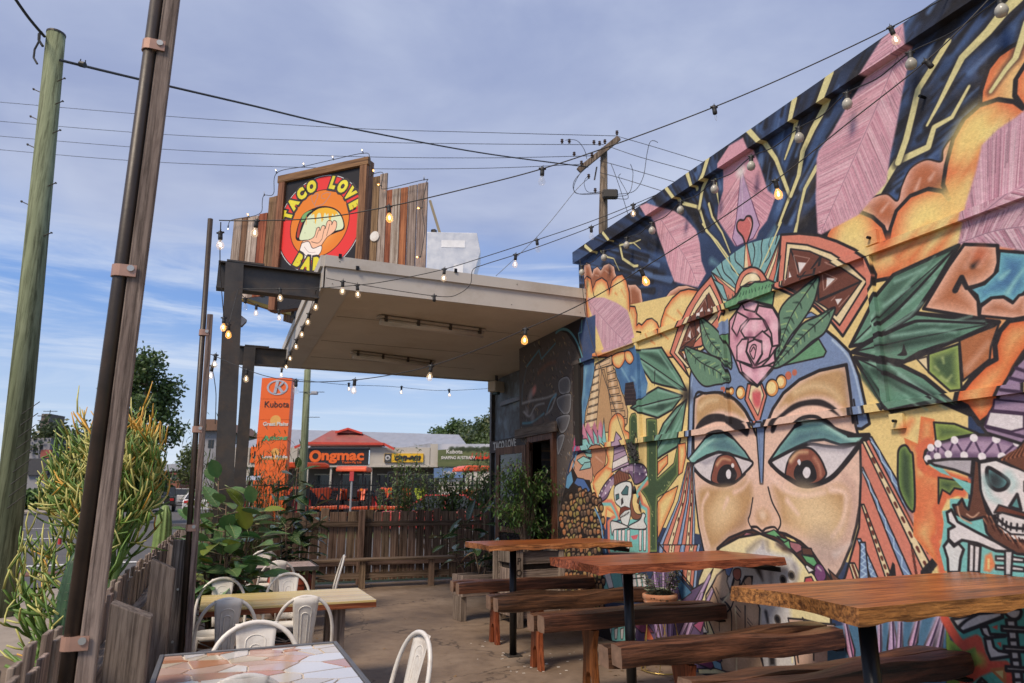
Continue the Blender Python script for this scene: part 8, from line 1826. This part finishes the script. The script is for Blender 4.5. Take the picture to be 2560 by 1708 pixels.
def mesh_of(mb, mat, smooth=True): o = mb.build('tmp', mat, None, smooth); me = o.data; bpy.data.objects.remove(o); return me
mb = MB(); mb.lathe([(0, .012), (.014, .012), (.016, .0), (.019, -.008), (.0165, -.012), (.0185, -.02), (.0165, -.025), (.018, -.034), (.0175, -.058), (.012, -.062)], 12); mb.beam((-.03, 0, 0), (.03, 0, 0), .012, .012); mb.tube([(.0, 0, .01), (.006, 0, .03)], .003, 4); SOCK = mesh_of(mb, M_BLKP)
BPROF = [(.012, -.060), (.014, -.068), (.022, -.082), (.029, -.100), (.031, -.115), (.028, -.130), (.018, -.142), (.004, -.1465)]
mb = MB(); mb.lathe(BPROF, 14); BULB = {k: mesh_of(mb, m) for k, m in (('amber', M_GLA), ('clear', M_GLC), ('lit', M_GLW))}
mb = MB(); mb.lathe([(0, -.085), (.0065, -.09), (.007, -.118), (0, -.122)], 8); FILA = {'amber': mesh_of(mb, M_FILW), 'lit': mesh_of(mb, M_FILC)}
mb = MB(); mb.tube([(-.006, 0, -.06), (-.008, 0, -.1), (0, 0, -.118), (.008, 0, -.1), (.006, 0, -.06)], .0012, 4); FILA['clear'] = mesh_of(mb, M_CORDW)
mb = MB(); mb.lathe([(0, -.04), (.016, -.045), (.034, -.07), (.038, -.092), (.030, -.118), (.010, -.131), (0, -.132)], 14); OPAL = mesh_of(mb, M_OPAL)
def festoon(name, lab, ctrl, bulbs, r=.0042, mat=None, group=None, tilt=.12, scale=1., loc3=False):
    """cord through measured points; bulbs: (px or index, style[, dx-lean])"""
    P_ = [Vector(c) if loc3 else at(*c) for c in ctrl]; scale *= .88; P_ = [Vector(p) for p in catmull([tuple(p) for p in P_], False, 12)] if len(P_) > 2 else P_
    t = thing(name, lab, 'string light', tuple(P_[0]), 0, group); o0 = P_[0]
    mb = MB(); mb.tube([p-o0 for p in P_], r, 6); mb.build('cord', mat or M_CORD, t, True)
    def proj(p): d = p-_C; z = d.dot(_F); return CX+FPX*d.dot(_R)/z
    for b in bulbs:
        if loc3: c = Vector(b[0])
        else:
            best = None
            for a_, b_ in zip(P_, P_[1:]):
                xa, xb = proj(a_), proj(b_)
                if (xa-b[0])*(xb-b[0]) <= 0 and abs(xb-xa) > 1e-6: best = a_.lerp(b_, (b[0]-xa)/(xb-xa)); break
            c = best if best is not None else min(P_, key=lambda q: abs(proj(q)-b[0]))
        ln = b[2] if len(b) > 2 else R.uniform(-tilt, tilt); M_ = Matrix.Translation(c-o0)@Euler((R.uniform(-tilt, tilt), ln, -YAW+R.uniform(-.3, .3))).to_matrix().to_4x4()@Matrix.Scale(scale, 4)
        if b[1] == 'opal': piece(SOCK, 'socket', t, M_); piece(OPAL, 'bulb', t, M_); continue
        piece(SOCK, 'socket', t, M_)
        if b[1] == 'none': continue
        if b[1] != 'broken': piece(BULB[b[1]], 'bulb', t, M_)
        piece(FILA['clear' if b[1] == 'broken' else b[1]], 'filament', t, M_)
    return t
S_ = 1.0
festoon('festoon_lights', 'main black festoon cord from the tall thin pole up to the top right corner', [(548, 551, 4.75), (642, 552, 4.72), (800, 545, 4.7), (970, 517, 4.65), (1160, 473, 4.55), (1356, 422, 4.45), (1560, 353, 4.35), (1785, 268, 4.2), (2000, 176, 4.05), (2228, 68, 3.9), (2370, -10, 3.8)], [(642, 'lit'), (972, 'amber'), (1356, 'clear'), (1785, 'broken'), (2226, 'lit', -.3)])
festoon('festoon_lights', 'long festoon cord from the mural wall top across to a column', [(2490, -20, 3.3), (2330, 140, 3.5), (2130, 300, 3.8), (1938, 452, 4.1), (1770, 568, 4.4), (1600, 675, 4.7), (1450, 762, 5.0), (1312, 824, 5.2), (1190, 876, 5.4), (1078, 915, 5.6), (985, 936, 5.8), (888, 950, 6.0), (800, 955, 6.2), (740, 953, 6.3), (680, 944, 6.4), (618, 925, 6.6), (527, 886, 6.9)], [(2315, 'none', -.5), (1938, 'amber', -.2), (1602, 'amber', -.4), (1314, 'amber'), (1078, 'lit'), (887, 'lit'), (740, 'clear'), (617, 'lit')], r=.004)
festoon('festoon_lights', 'upper of two parallel festoon cords between the wall top and the canopy front', [(1683, 468, 6.9), (1583, 512, 6.9), (1460, 560, 6.9), (1342, 600, 6.88), (1225, 638, 6.85), (1111, 673, 6.82), (985, 700, 6.8), (893, 713, 6.8), (760, 722, 6.8), (600, 722, 6.85)], [(1583, 'lit'), (1342, 'clear'), (1111, 'lit'), (893, 'lit'), (700, 'lit')], scale=1.1)
festoon('festoon_lights', 'lower of two parallel festoon cords, drooping to the canopy fascia', [(1683, 470, 6.85), (1580, 522, 6.85), (1478, 568, 6.85), (1380, 605, 6.8), (1289, 637, 6.8), (1210, 662, 6.78), (1182, 675, 6.75), (1176, 710, 6.72), (1150, 733, 6.72), (1110, 742, 6.72), (1000, 728, 6.72), (857, 704, 6.72), (815, 695, 6.72)], [(1478, 'clear'), (1289, 'lit'), (1085, 'none'), (857, 'lit')], scale=1.1)
w3 = lambda ps: [(x, y, z) for x, y, z in ps]
festoon('festoon_lights', 'row of warm bulbs hanging along the left edge of the canopy', w3([(.80, 7.5, 3.80), (.82, 8.6, 3.72), (.82, 9.6, 3.72), (.82, 10.8, 3.72), (.82, 12.5, 3.74)]), [((.82, y_, 3.74), 'lit') for y_ in (7.62, 8.35, 9.05, 9.85, 10.75, 11.5, 12.3)], loc3=True, scale=1.15)
festoon('festoon_lights', 'row of small lit bulbs under the far edge of the canopy', w3([(.86, 12.7, 3.66), (1.9, 12.72, 3.60), (2.8, 12.72, 3.62), (3.8, 12.72, 3.60), (4.85, 12.7, 3.70)]), [((x_, 12.72, 3.63), 'lit') for x_ in (1.1, 2.05, 3.05, 4.0)], loc3=True, scale=1.15)
festoon('festoon_lights', 'slack cord with three lit bulbs dangling down the near steel column', [(552, 556, 4.8), (550, 620, 5.2), (551, 682, 5.7), (556, 750, 6.3), (561, 800, 6.6), (571, 812, 6.6), (583, 770, 6.7), (596, 722, 6.85)], [(551, 'lit'), (560, 'amber'), (571, 'amber')], r=.004, scale=1.1)
festoon('festoon_lights', 'pale cord with one lit bulb hanging down the left side of the column', [(540, 885, 6.9), (531, 915, 6.9), (536, 950, 6.9), (540, 990, 6.9), (538, 1060, 6.9)], [(531, 'lit'), (539, 'lit')], r=.004, scale=1.1)
festoon('festoon_lights', 'drooping cord with bulbs under the taco hoarding behind the steel beam', [(597, 728, 7.6), (620, 752, 8.2), (660, 770, 8.6), (700, 775, 8.8), (760, 745, 9.0)], [(613, 'clear'), (641, 'lit'), (697, 'lit')], r=.004, scale=1.15)
# opal globes under the parapet
pts_ = []; E_ = [(1455, 665), (1510, 628), (1567, 595), (1630, 558), (1702, 505), (1785, 453), (1878, 392), (1997, 320), (2117, 233), (2275, 132), (2500, -5)]
wp = [on_x(x, y, 4.05) for x, y in E_]; cpts = []
for a_, b_ in zip(wp, wp[1:]): cpts += [a_, (a_+b_)/2-Vector((.0, 0, .035))]
cpts.append(wp[-1])
festoon('festoon_lights', 'cord of unlit milky globes looped along the underside of the mural wall parapet', [tuple(p) for p in cpts], [(tuple(p), 'opal', .05) for p in wp], r=.005, loc3=True, scale=1.12)
# bulbs outlining the taco hoarding
def hp(zx, zy, off=-.1):
    u, z = la(*C2(zx, zy)); p = A1+AD*u+Vector((AD.y, -AD.x, 0))*.1; return (p.x, p.y, z-.03)
SB = [((255, 665), 'lit', 0.), ((280, 620), None, 0), ((415, 598), 'amber', 2.6), ((505, 562), None, 0), ((515, 480), None, 0), ((530, 432), 'clear', 3.), ((600, 420), None, 0), ((625, 262), 'lit', 2.8), ((835, 212), 'lit', 2.8), ((1058, 160), 'lit', 2.8), ((1285, 112), 'lit', 2.8), ((1335, 140), None, 0), ((1338, 280), None, 0), ((1365, 268), 'amber', 3.0), ((1435, 262), None, 0), ((1425, 360), 'amber', 2.), ((1460, 382), None, 0), ((1750, 315), 'clear', 3.1), ((1768, 340), None, 0), ((1735, 527), 'amber', 1.4), ((1755, 700), None, 0), ((1725, 900), 'amber', 1.6)]
ft = festoon('festoon_lights', 'ring of small bulbs outlining the top and side of the taco hoarding', [hp(*q[0]) for q in SB], [(hp(*q[0]), q[1], q[2]) for q in SB if q[1]], r=.005, loc3=True, tilt=.1, scale=.55)
# coiled black lead hooked on the wall rail, and its hanging socket
cl = thing('coiled_lead', 'tangled coil of black lead hooked on the wall rail above the little skull', 'cable', tuple(on_x(1582, 1130, 4.05))); mb = MB(); rr = random.Random(8); P_ = []
for k in range(150): a_ = k*.55; r_ = .075+.03*math.sin(k*1.3); P_.append((rr.uniform(-.03, .02), r_*math.cos(a_)+rr.gauss(0, .008), r_*1.0*math.sin(a_*1.03)+rr.gauss(0, .01)))
mb.tube(P_, .005, 4); mb.tube([(0, .0, .08), (0, -.07, .2), (0, -.1, .12), (0, -.05, .0)], .005, 4); mb.build('coil', M_CORD, cl, True)
a_, b_ = on_x(1478, 850, 4.05), on_x(1568, 1115, 4.05); o0 = cl.location
mb = MB(); mb.tube([on_x(1450, 650, 4.06)-o0, on_x(1462, 780, 4.06)-o0, a_-o0, b_-o0], .0045, 5); mb.tube([(0, .0, -.05), (0, .0, -.38)], .004, 4); mb.build('lead', M_CORD, cl)
mb = MB(); mb.lathe([(.012, -.36), (.02, -.39), (.024, -.44), (0, -.44)], 10); mb.build('socket', M_BLKP, cl, True)
# flood lamp on the column
q = at(592, 800, 7.2); fl = thing('flood_lamp', 'small box-shaped lamp bracketed on the right side of the near steel column', 'lamp', tuple(q)); mb = MB(); mb.cbox(-.05, .09, -.05, .05, -.03, .06, .01, T(0, 0, 0, 0, 0, rad(35))); mb.build('housing', M_STEEL, fl); mb = MB(); mb.tube([(-.14, 0, -.1), (0, 0, -.03)], .012, 6); mb.build('bracket', M_STEEL, fl); mb = MB(); mb.cbox(-.048, .088, -.052, -.0505, -.028, .058, .0002, T(0, 0, 0, 0, 0, rad(35))); mb.build('lens', M_CWH, fl)
